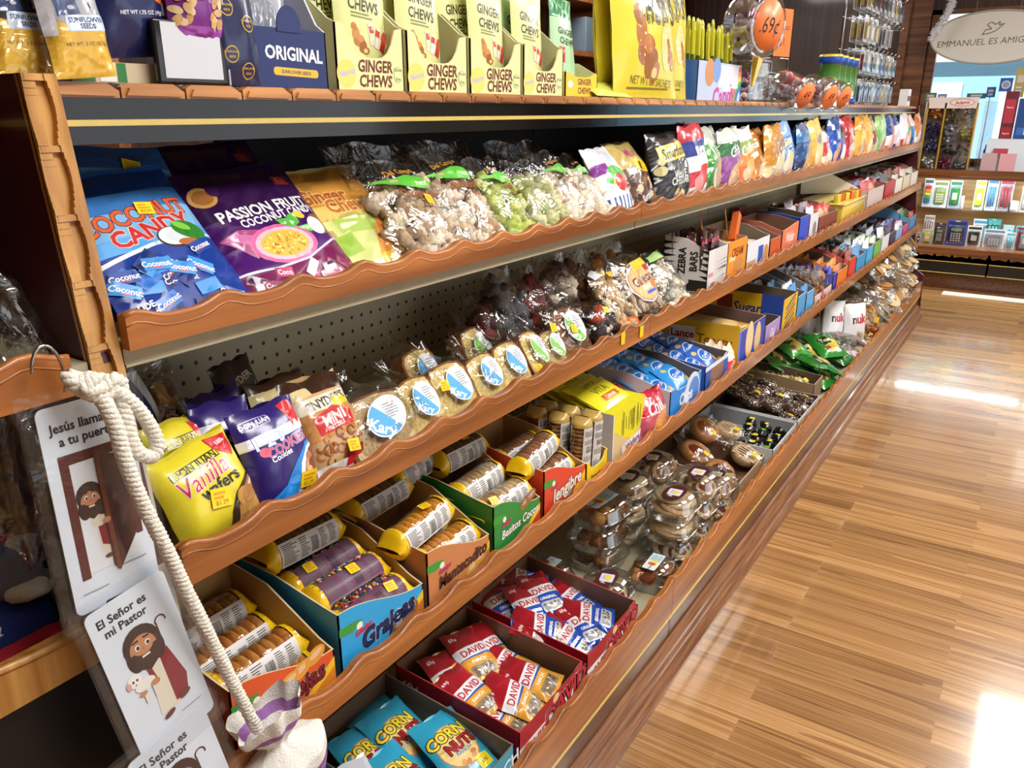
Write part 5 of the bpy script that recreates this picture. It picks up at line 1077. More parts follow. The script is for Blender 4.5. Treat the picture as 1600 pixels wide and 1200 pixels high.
for k, (dx, lb, h, an) in enumerate(((-.035, 'left', .1, .35), (.04, 'right', .12, -.5))):
    m = M(); m.prism([(-.04, 0), (.045, 0), (.02, h), (-.05, h*.7)], 0, .002, 'y', '#d8862c'); tag(m.build('cardboard_flap', 'card_print', None, frame(-.80+.02*k, 2.30+dx*2, z2+.125, 20, 10, math.degrees(an))), 'orange torn cardboard flap standing above the zebra carton, %s one' % lb, 'cardboard flap')
m = M(); m.box(-.012, .012, 0, .02, 0, .10, '#d0662a'); tag(m.build('snack_bar', 'card_print', None, frame(-.76, 2.40, z2+.10, 0, 10, 40)), 'orange bar poking diagonally out of the orange carton', 'snack bar')
col_box(2.425, 2.66, .09, .125, '#dfe4ea', 'white and blue cookie carton right of the orange carton', art=a_word('', '#fff', .2, 0, .5, lambda a: (a.R(.0, 0, .22, .75, '#1f58b8'), a.R(-.5, 0, -.1, .35, '#c8a070'), a.E(.35, .4, .12, .12, '#c89050'))), packs=('#e4e0d8', '#b89060'), pn=5, plabel='pale packet in the white and blue carton', side='#e2e6ec')
col_box(2.67, 2.80, .07, .10, '#c8582e', 'dark orange carton with a low front behind the scallops', packs=('#c8623a',), pn=3, plabel='orange packet in the dark orange carton')
col_box(2.81, 3.02, .095, .115, '#e07a5c', 'coral pink carton beside the plain blue carton', art=a_word('Wafer', '#f6e0d8', .22, 0, .55), wave=.12, inner='#8a6450', side='#c8765a')
col_box(3.03, 3.17, .105, .12, '#2b4cc0', 'plain bright blue carton on the second shelf', side='#2745a8', inner='#5a5048')
col_box(3.18, 3.32, .10, .12, '#d9d9e2', 'white carton with grey print right of the bright blue carton', packs=('#cfcad2', '#8a8088'), stand=True, pn=5, plabel='silver packet in the white carton', art=a_word('', '#fff', .2, 0, .5, lambda a: (a.E(.1, .4, .2, .2, '#8a8084'),)))
col_box(3.33, 3.66, .075, .11, '#7a3a2a', 'brown carton overflowing with red wafer packets', packs=('#c8262e', '#d83a3c', '#e0503c', '#c01f2a'), stand=True, pn=9, plabel='red wafer packet standing in the brown carton', d=.2)
r = root('basket', frame(-.73, 4.0, z2), 'translucent yellow plastic basket on the second shelf', 'basket'); m = M(); m.box(-.24, .24, .0, .2, 0, .085, '#d9c04a', None, .006); m.build('basket_body', 'glossy_plastic', r); m = M(); m.box(-.25, .25, -.008, .208, .08, .088, '#e8d470', None, .003); m.build('rim', 'glossy_plastic', r)
for k in range(6): o = M().box(-.03, .03, 0, .02, 0, .035, ('#e0c040', '#d86a3a')[k % 2], None, .005).build('wrapped_candy', 'glossy_plastic', None, frame(-.76, 3.82+.065*k, z2+.088, 20*k, 0)); tag(o, 'small yellow wrapped sweet on the yellow basket', 'candy', 'sweets on the yellow basket')
m = M(); m.prism([(-.18, 0), (.2, 0), (-.17, .16), (-.18, .16)], 0, .003, 'y', '#cfc6b0'); tag(m.build('cardboard_flap', 'card_print', None, frame(-.88, 4.22, z2+.09, -40, 5)), 'cream triangular cardboard flap standing behind the yellow basket', 'cardboard flap')
col_box(4.3, 4.75, .10, .13, '#c9b8b8', 'carton of red and white striped packets past the yellow basket', packs=('#c8323a', '#e6e2e2', '#b02a34', '#5a78b0'), stand=True, pn=9, plabel='red and white packet past the yellow basket', d=.2)
col_box(4.78, 5.1, .105, .14, '#b02436', 'crimson carton of dark wrapped packets', packs=('#3a3438', '#d8d4d8'), stand=True, pn=7, plabel='black and silver packet in the crimson carton', d=.2)
for k, (a, b, c, lb) in enumerate(((5.12, 5.38, '#e2ddd4', 'white carton third from the far panel'), (5.40, 5.68, '#d9cdb4', 'cream carton second from the far panel'), (5.70, 6.0, '#e6e2de', 'white carton against the far maroon panel'))): col_box(a, b, .10, .15, c, lb, packs=('#d8d0c4', '#a84a3a'), stand=True, pn=5, d=.2, plabel='pale packet in the '+lb)
m = M(); m.box(-.05, .05, 0, .02, 0, .12, '#a83a34'); tag(m.build('small_box', 'card_print', None, frame(-.97, 3.15, z2, 0, 4)), 'small red box against the pegboard of the second shelf', 'box')

# ================================================================ third shelf
x3, z3 = -.700, .607
def a_roll(name, col, stripe, pic, sz=.19, tx=.05, tcol='#5a1420', tout='#f4ead8'):
    def f(w, h):
        a = P(w, h)
        a.G([(-.5, .90), (-.42, .97), (-.1, .62), (.2, .72), (.5, .98), (.5, .93), (.2, .66), (-.1, .55), (-.35, .82), (-.5, .8)], '#e8b42c') if False else None
        a.G([(-.5, .02), (-.1, .03), (.2, .2), (.5, .48), (.5, .2), (.3, .0), (-.5, .0)], '#efc02a'); a.G([(-.1, .0), (.2, .1), (.5, .35), (.5, .0)], stripe)
        a.G([(-.5, .66), (-.36, .62), (-.24, .72), (-.36, .76), (-.5, .78)], '#3f9a3c'); a.E(-.28, .64, .035, .035, '#f4eee0'); a.T('Gladys', -.24, .56, .07, '#d83a6a', 1, .1, .2, 1, '#f6dcd8')
        for dx, dy, c in pic: a.E(dx, dy, .11, .055*1.3, c, .3); a.E(dx+.01, dy+.02, .07, .03, mixc(c, '#ffffff', .25), .3)
        a.T(name, tx, .40, sz, tcol, 1, .05, .15, .9, tout, 0, .035); return a
    return f
RB = [(.462, .632, '#d8562a', '#e08a2a', 'Almejas', (((.15, .62), (.3, .68), (.02, .58)), '#d99a3c'), 'orange cookie roll carton lettered almejas, nearest on the third shelf', ('#d99a4a', '#c98438'), None),
      (.640, .822, '#2ea3e0', '#c8742c', 'Grajeas', (((.18, .22), (.32, .30)), '#8a5c2c'), 'sky blue cookie roll carton lettered grajeas', ('#b8702e', '#c98a3c'), ('#e23a4a', '#f2f2f2', '#3f9a3c', '#2f5ab8', '#f0d03a', '#5a2c1c')),
      (.830, 1.003, '#c88250', '#c87a34', 'Mantecadito', (((.2, .22), (.34, .3)), '#dba24c'), 'tan brown cookie roll carton lettered mantecadito', ('#e8a432', '#dc9628'), None),
      (1.012, 1.172, '#2f8a3c', '#c8432c', 'Besitos Cocos', (((.15, .68), (.28, .74)), '#9a6a3a'), 'green cookie roll carton lettered besitos cocos', ('#d9c3a0', '#c9a878'), None),
      (1.182, 1.352, '#d9482e', '#e8a42c', 'Jengibre', (((.1, .2),), '#8a3c1c'), 'red orange cookie roll carton lettered jengibre', ('#b07a54', '#9c6844'), None)]
cart = []
for i, (a, b, col, stp, nm, (pos, pc), lb, ck, spr) in enumerate(RB):
    w = b-a; mt = frame(x3, (a+b)/2, z3); sz = .235 if len(nm) < 9 else (.175 if len(nm) < 12 else .15)
    cart.append((mt, w, lb, ck, spr, nm))
    carton('display_box', mt, w-.004, .205, .108, .132, lb, col, mixc(col, '#000000', .12), '#b08c5c', a_roll(nm, col, stp, [(x, y, pc) for x, y in pos], sz, .05, ('#7a1c24', '#1c2a5a', '#5a2a18', '#f0f0e8', '#f2e8dc')[i], ('#f4ead8', '#f4f4f8', '#e8c8a0', '#16241a', '#8a1c20')[i])(w-.004, .108), wave=-.42, edge='#e0cba0', sidecut=.6)
RL = 'clear wrapped %s cookie roll with yellow ends, '
def rollat(ci, dx, dy, dz, yaw, rollr, lb, L=.163, R=.0285, **kw):
    mt, w, _, ck, spr, nm = cart[ci]; return sleeve('cookie_roll', mt @ Matrix.Translation((dx, dy, dz)) @ Matrix.Rotation(math.radians(yaw), 4, 'Z') @ Matrix.Rotation(math.radians(rollr), 4, 'Y'), L, R, lb, kw.pop('ck', ck), cols=kw.pop('spr', spr), **kw)
rollat(0, -.004, .060, .035, 0, 0, 'tan round cookie roll with white label on top in the orange carton', seed=1, stick=None)
rollat(0, .0, .035, .004, 0, 0, 'tan cookie roll low at the front of the orange carton', seed=2)
rollat(0, .0, .12, .03, 2, 0, 'tan cookie roll second row in the orange carton', seed=3)
rollat(0, .0, .170, .05, 0, 0, 'tan cookie roll at the shadowed back of the orange carton', seed=4)
rollat(1, .0, .030, .028, 0, 0, 'sprinkled cookie roll at the very front of the blue carton', seed=5, stick=[(.2, 120, .2)], labside=0, lab='#6a3a5a')
rollat(1, .0, .078, .050, 0, 2, 'sprinkled cookie roll with two yellow tags in the blue carton', seed=6, stick=[(.05, 110, .1)], labside=0, lab='#6a3a5a')
rollat(1, .0, .125, .060, 0, 0, 'sprinkled cookie roll behind the tagged one in the blue carton', seed=7, stick=[(-.2, 115, .1)], labside=0, lab='#6a3a5a')
rollat(1, -.012, .158, .105, 0, 3, 'dark label cookie roll lying highest at the back of the blue carton', seed=8, R=.029, ck=('#7a5230', '#8a6238'), spr=None)
rollat(2, -.03, .062, .085, 4, -3, 'golden cookie roll with a yellow tag resting on top of the brown carton', seed=9, R=.027, stick=[(.12, 95, .3)])
rollat(2, .008, .042, .030, 0, 0, 'golden cookie roll at the front of the brown carton', seed=10)
rollat(2, .0, .105, .04, 0, 0, 'golden cookie roll in the middle of the brown carton', seed=11)
rollat(2, -.01, .172, .092, 2, 0, 'dark wrapped cookie roll behind the golden ones', seed=12, R=.028, ck=('#8a5a2c', '#7a4c24'))
rollat(2, .11, .185, .105, 2, 0, 'brown and white cookie roll at the back between the brown and green cartons', seed=13, R=.028, ck=('#4a2a1c', '#d8cbb8', '#5a3424'))
rollat(3, .0, .040, .045, -2, 0, 'white coconut cookie roll with a yellow tag in the green carton', seed=14, stick=[(-.25, 125, .2)])
rollat(3, .0, .095, .065, 3, 0, 'white coconut cookie roll behind the tagged one in the green carton', seed=15)
rollat(3, .03, .16, .10, 0, 2, 'dark wrapped cookie roll at the back of the green carton', seed=16, ck=('#5a3c28', '#6a4a30'), stick=[(.1, 100, .1)])
rollat(4, -.035, .052, .088, 6, -6, 'pale brown ginger cookie roll resting across the red carton', seed=17, R=.026)
rollat(4, .0, .045, .03, 0, 0, 'ginger cookie roll low in the red carton', seed=18)
rollat(4, .0, .12, .06, 0, 0, 'ginger cookie roll behind the upper one in the red carton', seed=19)
# yellow carton of upright sleeves
my = frame(x3, 1.405, z3)
carton('display_box', my, .098, .2, .058, .11, 'yellow carton with a low curved front holding upright cookie sleeves', '#efc724', '#e8bc20', '#c9a24a', P(.098, .058).T('Principe', .0, .3, .17, '#6a5a20', 1), notch=.02, edge='#f0dc8a')
for k in range(6):
    i, j = k % 2, k//2
    sleeve('cookie_roll', my @ Matrix.Translation((-.024+.047*i+(.02 if True else 0), .028+.055*j, .075)) @ Matrix.Rotation(math.radians(-86), 4, 'Y') @ Matrix.Translation((0, 0, -.0)), .155, .0225, 'upright sleeve of brown biscuits in the yellow carton, %s %s' % (('front', 'middle', 'back')[j], ('left', 'right')[i]), ('#a87444', '#96643a', '#b88452'), '#c9a85a', n=13, seed=30+k, cat='cookie roll')
# yellow and tan wafer display with its flap
def a_waf(w, h):
    a = P(w, h); a.G([(-.5, 1), (.5, 1), (.5, .72), (.36, .42), (.1, .3), (-.15, .42), (-.4, .62), (-.5, .66)], '#e6dc24'); a.T('VITA', .1, .82, .12, '#8a8a20', 1, 0, 0, .8)
    r = random.Random(3)
    for k in range(16): x = r.uniform(-.4, .4); a.R(x-.012, r.uniform(.45, .6), x+.012, r.uniform(.7, .95), '#8c9020', r.uniform(-.1, .1))
    a.R(-.2, .10, .5, .32, '#f0ecea', .12); a.T('Wafers', .15, .21, .15, '#7a2a6a', 1, .12); a.R(-.5, 0, -.47, 1, '#d6dae4'); return a
wd = box_closed('display_box', frame(x3-.004, 1.565, z3), .165, .2, .125, '#d9c08c', 'tall tan and yellow wafer carton standing behind the scallops', a_waf(.165, .125), P(.165, .2).R(-.5, 0, .5, 1, '#e3d826').T('Limon', 0, .3, .16, '#b8502a', 1).T('Wafer', 0, .6, .16, '#8a8a20', 1), 'display box', None, '#cfd2da')
for k in range(7):
    bag('wafer_packet', frame(x3-.03-.024*k, 1.555, z3+.1255+.004*(k % 2), rnd.uniform(-6, 6), 70), .15, .085, .018, ('#e3d826', '#d9cc2a', '#e8e04a')[k % 3], P(.15, .085).T('VITA', 0, .6, .2, '#7c7c1c', 1).R(-.2, .2, .3, .4, '#c8782c').T('Limon', .05, .3, .12, '#f4ecd8', 1), 'yellow lemon wafer packet overlapping on the tan carton, counted %s from the front' % ('first', 'second', 'third', 'fourth', 'fifth', 'sixth', 'last')[k], 'wafer packet', seed=200+k, wr=.6)
def a_chil(w, h):
    a = P(w, h); a.R(-.5, .5, .5, 1, '#c81f3a'); a.T('Chil', -.1, .66, .3, '#f0f0f4', 1, .1); a.T('bits', .2, .55, .22, '#f0f0f4', 1, .1); a.E(.1, .28, .28, .2, '#e8a06a', .4); a.R(-.5, 0, .5, .12, '#b87ab0'); return a
put('cookie_bag', (1000, 690), (1036, 668), (1010, 610), x3, z3, 10, .05, '#c8566a', a_chil, 'red and pink cookie bag between the yellow wafers and the blue cartons', rest=z3, seed=210, stick=[(.0, .2, .1, .02)], mat='foil_print', addw=.01)
for k, (dy, c, lb) in enumerate(((-.06, '#c8202c', 'shiny red packet lying behind the pink cookie bag'), (-.10, '#d8a83c', 'gold and brown packet lying behind the shiny red one'), (-.14, '#8a1c24', 'dark red packet in the shadow at the back of the third shelf'))):
    bag('snack_packet', frame(x3+dy-.0, 1.72-.03*k, z3+.0+.0, 10*k, 40), .12, .12, .05, c, sail((c, mixc(c, '#f0d070', .4), c), None)(.12, .12), lb, 'snack packet', seed=215+k, mat='foil_print')
def a_oreo(w, h):
    a = P(w, h); a.E(0, .5, .36, .22, '#dfe9f6', .2); a.E(0, .5, .32, .18, '#1f6fd0', .2); a.T('Crunch', 0, .5, .17, '#f4f6fa', 1, .2); a.E(.3, .25, .12, .1, '#d9a860'); a.E(-.3, .75, .1, .08, '#e0c070'); return a
bl = [(1.80, 2.02, '#2a86dc', '#2f9ae8', 'light blue carton of cookie packets, first of the two blue cartons', a_word('Chips', '#f4f6fa', .2, 0, .5, lambda a: (a.E(.2, .5, .25, .25, '#cfe2f6'), a.E(.25, .5, .18, .18, '#5a8ad8')))),
      (2.05, 2.24, '#2a5ab8', '#2f68c8', 'darker blue carton of cookie packets, second of the two blue cartons', a_word('', '#fff', .2, 0, .5, lambda a: (a.E(.0, .4, .3, .3, '#8a6a5a'), a.R(-.5, .8, .5, .95, '#e0e6f0'))))]
for q, (a, b, c1, c2, lb, ar) in enumerate(bl):
    w = b-a; mt = frame(x3, (a+b)/2, z3); carton('display_box', mt, w-.004, .24, .085, .12 if q == 0 else .10, lb, c1, '#dfe4ee' if q == 0 else '#2c56a8', '#6a5e54', ar(w, .085), notch=.012, edge='#dfe4ee')
    k = 0
    for row in range(4):
        for cc in range(2):
            bag('cookie_packet', mt @ Matrix.Translation(((-.048+.095*cc)*w/.2, .015+.05*row, .045+.012*row)) @ Matrix.Rotation(math.radians(-68+4*cc), 4, 'X') @ Matrix.Rotation(rnd.uniform(-.12, .12), 4, 'Y'), .10*w/.2, .1, .03, c2, a_oreo(.1, .1), 'blue cookie packet in the %s, %s row %s' % (('light blue carton', 'darker blue carton')[q], ('front', 'second', 'third', 'back')[row], ('left', 'right')[cc]), 'cookie packet', seed=230+8*q+k, nu=9, nv=10, wr=1); k += 1
for k in range(3): bag('snack_packet', frame(x3-.005-.03*k, 2.285+.01*k, z3, 0, 12), .07, .09, .03, ('#c8283a', '#d8a04a', '#b81f30')[k], sail((('#c8283a', '#d8a04a', '#b81f30')[k], '#e8d8c0'), None)(.07, .09), ('small red packet between the blue and the yellow cartons', 'small tan packet behind the small red packet', 'second red packet behind the tan one')[k], 'snack packet', seed=250+k)
# yellow toasted-cracker carton, sugar wafer carton, white and grey cartons
def a_toast(w, h):
    a = P(w, h); a.R(-.5, 0, .5, 1, '#e3b41e'); a.R(-.5, .0, .5, .12, '#d89a3c'); a.R(-.36, .50, -.04, .84, '#f4efe6', .02); a.T('Lance', -.20, .67, .13, '#b01f2c', 1, .02); a.T('Toasty', .20, .60, .16, '#8a5a14', 1, -.04); a.T('PEANUT BUTTER', .20, .42, .06, '#8a5a14', 1, -.04); r = random.Random(4)
    for k in range(10): a.E(-.45+.1*k, .08, .06, .045, r.choice(('#e0a850', '#c98c3c')))
    return a
def a_toastf(w, h):
    a = P(w, h); a.E(-.1, .62, .14, .22, '#e8d0a0'); a.E(.22, .5, .12, .2, '#e0c080'); a.R(-.5, 0, -.44, 1, '#6a7ad0'); return a
col_box(2.33, 2.60, .118, .138, '#2c46b0', 'blue and yellow toasted cracker carton with a red and white name plate', x0=x3, z0=z3, d=.26, side='#e3b41e', inner='#8a6a58', art=a_toastf, sideart={-1: a_toast(.26, .138)}, packs=('#2c46b0', '#e0b050'), pn=4, plabel='cracker packet in the blue and yellow carton', sidecut=.9)
col_box(2.61, 2.79, .075, .078, '#a890c8', 'lilac carton beside the cracker carton', x0=x3, z0=z3, d=.06, inner='#6a5a50', art=a_word('Gal', '#f0e8f4', .25))
def a_sug(w, h):
    a = P(w, h); a.R(-.5, 0, .5, 1, '#e2b81e'); a.R(.2, 0, .5, 1, '#2c50b4'); a.T('Sugar', .0, .62, .18, '#1c3c8a', 1, .0, .15); a.T('Wafers', .02, .25, .1, '#6a5a20'); a.R(-.42, .5, -.2, .9, '#8a2a2a', .02); a.G([(.22, .3), (.45, .5), (.48, .3), (.25, .1)], '#c89868'); return a
col_box(2.81, 3.0, .125, .14, '#e2b820', 'yellow sugar wafer carton with blue lettering on its side', x0=x3, z0=z3, d=.26, side='#e2b81e', inner='#77675a', art=a_word('', '#fff', .2, 0, .5, lambda a: [a.R(-.3, .1+.14*k, .35, .17+.14*k, '#3a3a80' if k % 2 else '#a86a30', .3) for k in range(6)]), sideart={-1: a_sug(.26, .14)}, sidecut=.9)
GB = [(3.01, 3.13, .10, .16, '#4a9ad0', 'white edged grey carton right of the sugar wafers', '#dfe3e8'), (3.14, 3.26, .09, .20, '#58a8dc', 'tall grey lined carton with a light blue front', '#8a8a8c')]
for a, b, h, hb, c, lb, sd in GB: col_box(a, b, h, hb, c, lb, x0=x3, z0=z3, d=.26, side=sd, inner='#77736e', packs=('#2f86c8', '#e8eaf0'), pn=5, stand=True, plabel='blue packet in the '+lb, sidecut=.95, edge='#e8eaee')
# tray of clear wrapped cookies
col_box(3.28, 3.58, .05, .06, '#d9c8cc', 'low white and red carton of clear wrapped brown cookies', x0=x3, z0=z3, d=.25, art=a_word('Rx', '#c02a4a', .3))
for k in range(10): clear_bag('cookie_packet', frame(x3-.02-.022*k, 3.42+.01*(k % 3), z3+.02, rnd.uniform(-6, 6), 12), .24, .11, .03, fill_discs(('#8a5a3a', '#6a4028', '#a87850'), .024, .012, 12), 'clear packet of brown cookies filed in the low white and red carton', 'cookie packet', 260+k, 'brown cookie packets in the low carton', nu=8, nv=8)
MORE = [(3.59, 3.66, .09, .10, '#3a3ab0', 'narrow indigo carton right of the brown cookies', ('#3a3ab0',)), (3.67, 3.88, .085, .14, '#e07a2c', 'bright orange carton on the third shelf', ('#c8702c', '#e89a4a')), (3.90, 4.06, .105, .15, '#d8432c', 'red orange carton beside the bright orange one', ('#8a3a24',)), (4.08, 4.30, .09, .13, '#3a9ad4', 'sky blue carton past the red orange carton', ('#3a8ac8', '#c8d8e8')), (4.32, 4.50, .10, .12, '#4ab0e0', 'pale cyan carton past the sky blue one', ('#e8f0f4',)), (4.52, 4.72, .10, .12, '#7ab860', 'lime green and white carton on the third shelf', ('#dfe8d0', '#6aa850')),
        (4.74, 4.98, .10, .13, '#e0e4ea', 'white carton past the lime green one', ('#e6e8ee', '#2a3a6a')), (5.0, 5.2, .09, .13, '#2a2c54', 'navy lined carton past the white one', ('#202850',)), (5.22, 5.45, .085, .10, '#8ab0e0', 'pale blue carton of white packets', ('#e6e8f4', '#b84a9a', '#3c66c0')), (5.47, 5.7, .08, .10, '#c84a8a', 'pink carton near the far end', ('#e0e0ec', '#c83a7a', '#5a2a4a')), (5.72, 6.0, .10, .17, '#3a94cc', 'tall blue carton against the far panel on the third shelf', ('#a8323a', '#4a8a3c', '#e8d8c8'))]
for a, b, h, hb, c, lb, pk in MORE: col_box(a, b, h, hb, c, lb, x0=x3, z0=z3, d=.24, packs=pk, pn=8, stand=True, plabel='packet in the '+lb, inner='#6e6860', side=mixc(c, '#ffffff', .1))
# ================================================================ bottom shelf
x4, z4 = -.625, .207
def a_dav(w, h):
    a = P(w, h); a.R(-.5, .0, .5, .42, '#e8cfa4'); a.R(-.5, .36, .5, .62, '#eceef2'); a.R(-.5, .6, .5, 1, '#a81c2c'); a.T('DAVID', .22, .62, .24, '#c01f30', 1, .10, .1, .95, '#f2f2f4', 0, .06); a.E(.05, .86, .05, .04, '#e8c890'); a.T('DAVID', -.28, .40, .14, '#b01f2c', 1, .08); a.T('SEEDS', -.1, .14, .1, '#5a3a24', 1, .05); a.E(-.3, .15, .08, .05, '#3a3028'); return a
def a_davs(w, h):
    a = P(w, h); a.T('69¢', .30, .38, .17, '#f2ecec', 1, .0); a.T('36', .16, .46, .1, '#f2ecec'); a.T('69¢', -.38, .70, .1, '#f2ecec'); return a
def a_dseed(orange):
    def f(w, h):
        a = P(w, h); a.R(-.5, .62, .5, 1, '#b01f2c'); a.T('69¢', -.28, .85, .14, '#f4e8e8', 1); a.R(-.5, .42, .5, .63, '#eef0f4', .05); a.T('DAVID', .02, .525, .25, '#b81f30', 1, .05); a.R(-.5, .38, .5, .43, '#2a4fa8', .05)
        a.R(-.5, 0, .5, .4, '#e8a83a' if orange else '#2450b8'); a.T('ORIGINAL' if not orange else 'RANCH', 0, .33, .12, '#f4f0e4', 1); a.R(-.34, .06, .34, .26, '#8a7458' if orange else '#b4b8bc', 0, .06); r = random.Random(3)
        for i in range(14): a.E(r.uniform(-.28, .28), r.uniform(.09, .23), .05, .022, r.choice(('#3c3228', '#d8cdb4', '#5a4c3c')), r.random()*3)
        return a
    return f
def seeds(mt, w, d, z, n, orange, lb, grp, seed):
    r = random.Random(seed)
    for k in range(n):
        row, c = k//3, k % 3; pm = mt @ Matrix.Translation((-w*.30+w*.29*c+r.uniform(-.01, .01), .018+d*.21*row+r.uniform(0, .01), z+.007*(k % 4)+.006*row)) @ Matrix.Rotation(math.radians(-74+r.uniform(-7, 7)), 4, 'X') @ Matrix.Rotation(r.uniform(-.5, .5), 4, 'Y')
        bag('seed_packet', pm, .085, .125, .022, '#d9a23c' if orange else '#2450b8', a_dseed(orange)(.085, .125), lb, 'seed packet', seed+k, grp, 'foil_print' if not orange else 'bag_print', nu=9, nv=11)
md1 = frame(-.618, 1.09, z4); carton('display_box', md1, .235, .29, .10, .125, 'red sunflower seed carton marked 69¢ with orange packets inside', '#b01f2c', '#a81c2a', '#7a5a44', a_dav(.235, .10), {-1: a_davs(.29, .12)}, notch=.035, edge='#c83a44', sidecut=.97)
m = M(); m.box(-.11, .11, .004, .283, .003, .03, '#8a6a50'); m.build('inner_tray', 'card_print', [c for c in bpy.data.objects if c.get('label', '').startswith('red sunflower seed carton marked')][-1])
seeds(md1, .22, .28, .045, 9, True, 'orange and red seed packet lying in the nearer red carton', 'orange seed packets in the nearer red carton', 300)
md2 = frame(-.618, 1.345, z4); carton('display_box', md2, .23, .29, .10, .125, 'red sunflower seed carton full of shiny blue packets', '#b01f2c', '#a81c2a', '#7a5a44', a_dav(.23, .10), {-1: a_davs(.29, .12)}, notch=.03, edge='#c83a44', sidecut=.97)
seeds(md2, .215, .28, .05, 12, False, 'blue and red seed packet lying in the farther red carton', 'blue seed packets in the farther red carton', 330)
def a_corn(white):
    def f(w, h):
        a = P(w, h); a.E(.0, .5, .4, .42, '#c98a3a' if not white else '#d8a84a'); a.E(.0, .5, .38, .40, '#e8cf8c'); a.T('CORN', -.05, .66, .30, '#f0d83a', 1, .08, 0, .95, '#1c1a14', .02); a.T('NUTS', .08, .50, .27, '#a81f28', 1, .08, 0, .95, '#4a1014'); a.T('ORIGINAL' if white else 'RANCH', .05, .40, .1, '#2a86b8' if not white else '#3a3a3a', 1, .05)
        r = random.Random(2)
        for i in range(6): a.E(r.uniform(-.15, .2), r.uniform(.22, .34), .06, .045, r.choice(('#c87a3a', '#d89a52', '#b8682c')), r.random())
        a.R(.12, .10, .40, .26, '#f2dc1c', .1); a.T('79¢', .26, .18, .1, '#8a6a14', 1, .1); return a
    return f
mt = frame(-.618, .84, z4); carton('display_box', mt, .225, .30, .09, .115, 'teal corn snack carton with a brown inside, nearer than the red cartons', '#3aa0bc', '#3a98b4', '#6e5a4a', P(.225, .09).T('RANCH', .3, .6, .16, '#e6f2f6', 1, .1), edge='#7a6656', sidecut=.97)
for k, (dx, dy, dz, ro) in enumerate(((-.045, .165, .055, .35), (.03, .15, .062, .25), (-.05, .08, .06, .2), (.05, .055, .066, .35), (-.01, .11, .04, -.2), (.06, .20, .045, .1))):
    bag('corn_snack_packet', mt @ Matrix.Translation((dx, dy-.03, dz-.02)) @ Matrix.Rotation(math.radians(-72), 4, 'X') @ Matrix.Rotation(ro-.15, 4, 'Y'), .105, .15, .026, '#2f9fc4', a_corn(False)(.105, .15), 'teal corn snack packet in the teal carton, %s' % ('back left', 'back right', 'front left', 'front right', 'underneath in the middle', 'at the right wall')[k], 'corn snack packet', seed=360+k)
mt = frame(-.618, .59, z4); carton('display_box', mt, .225, .30, .085, .13, 'grey corn snack carton at the bottom edge, nearest on the bottom shelf', '#c9ccd0', '#c4c2be', '#6a625a', P(.225, .09).T('CORN', .1, .6, .2, '#a81f28', 1), edge='#dcdcda', sidecut=.97)
for k, (dx, dy, dz, ro) in enumerate(((.03, .16, .085, .5), (.075, .07, .08, .4), (-.03, .10, .075, .3), (.0, .03, .07, .1), (-.05, .19, .06, .2))):
    bag('corn_snack_packet', mt @ Matrix.Translation((dx, dy-.03, dz)) @ Matrix.Rotation(math.radians(-62), 4, 'X') @ Matrix.Rotation(ro-.2, 4, 'Y'), .11, .155, .028, '#c9ccd6', a_corn(True)(.11, .155), 'silver white corn snack packet in the grey carton, %s' % ('back right', 'front right', 'middle', 'front', 'back left')[k], 'corn snack packet', seed=370+k, mat='foil_print')
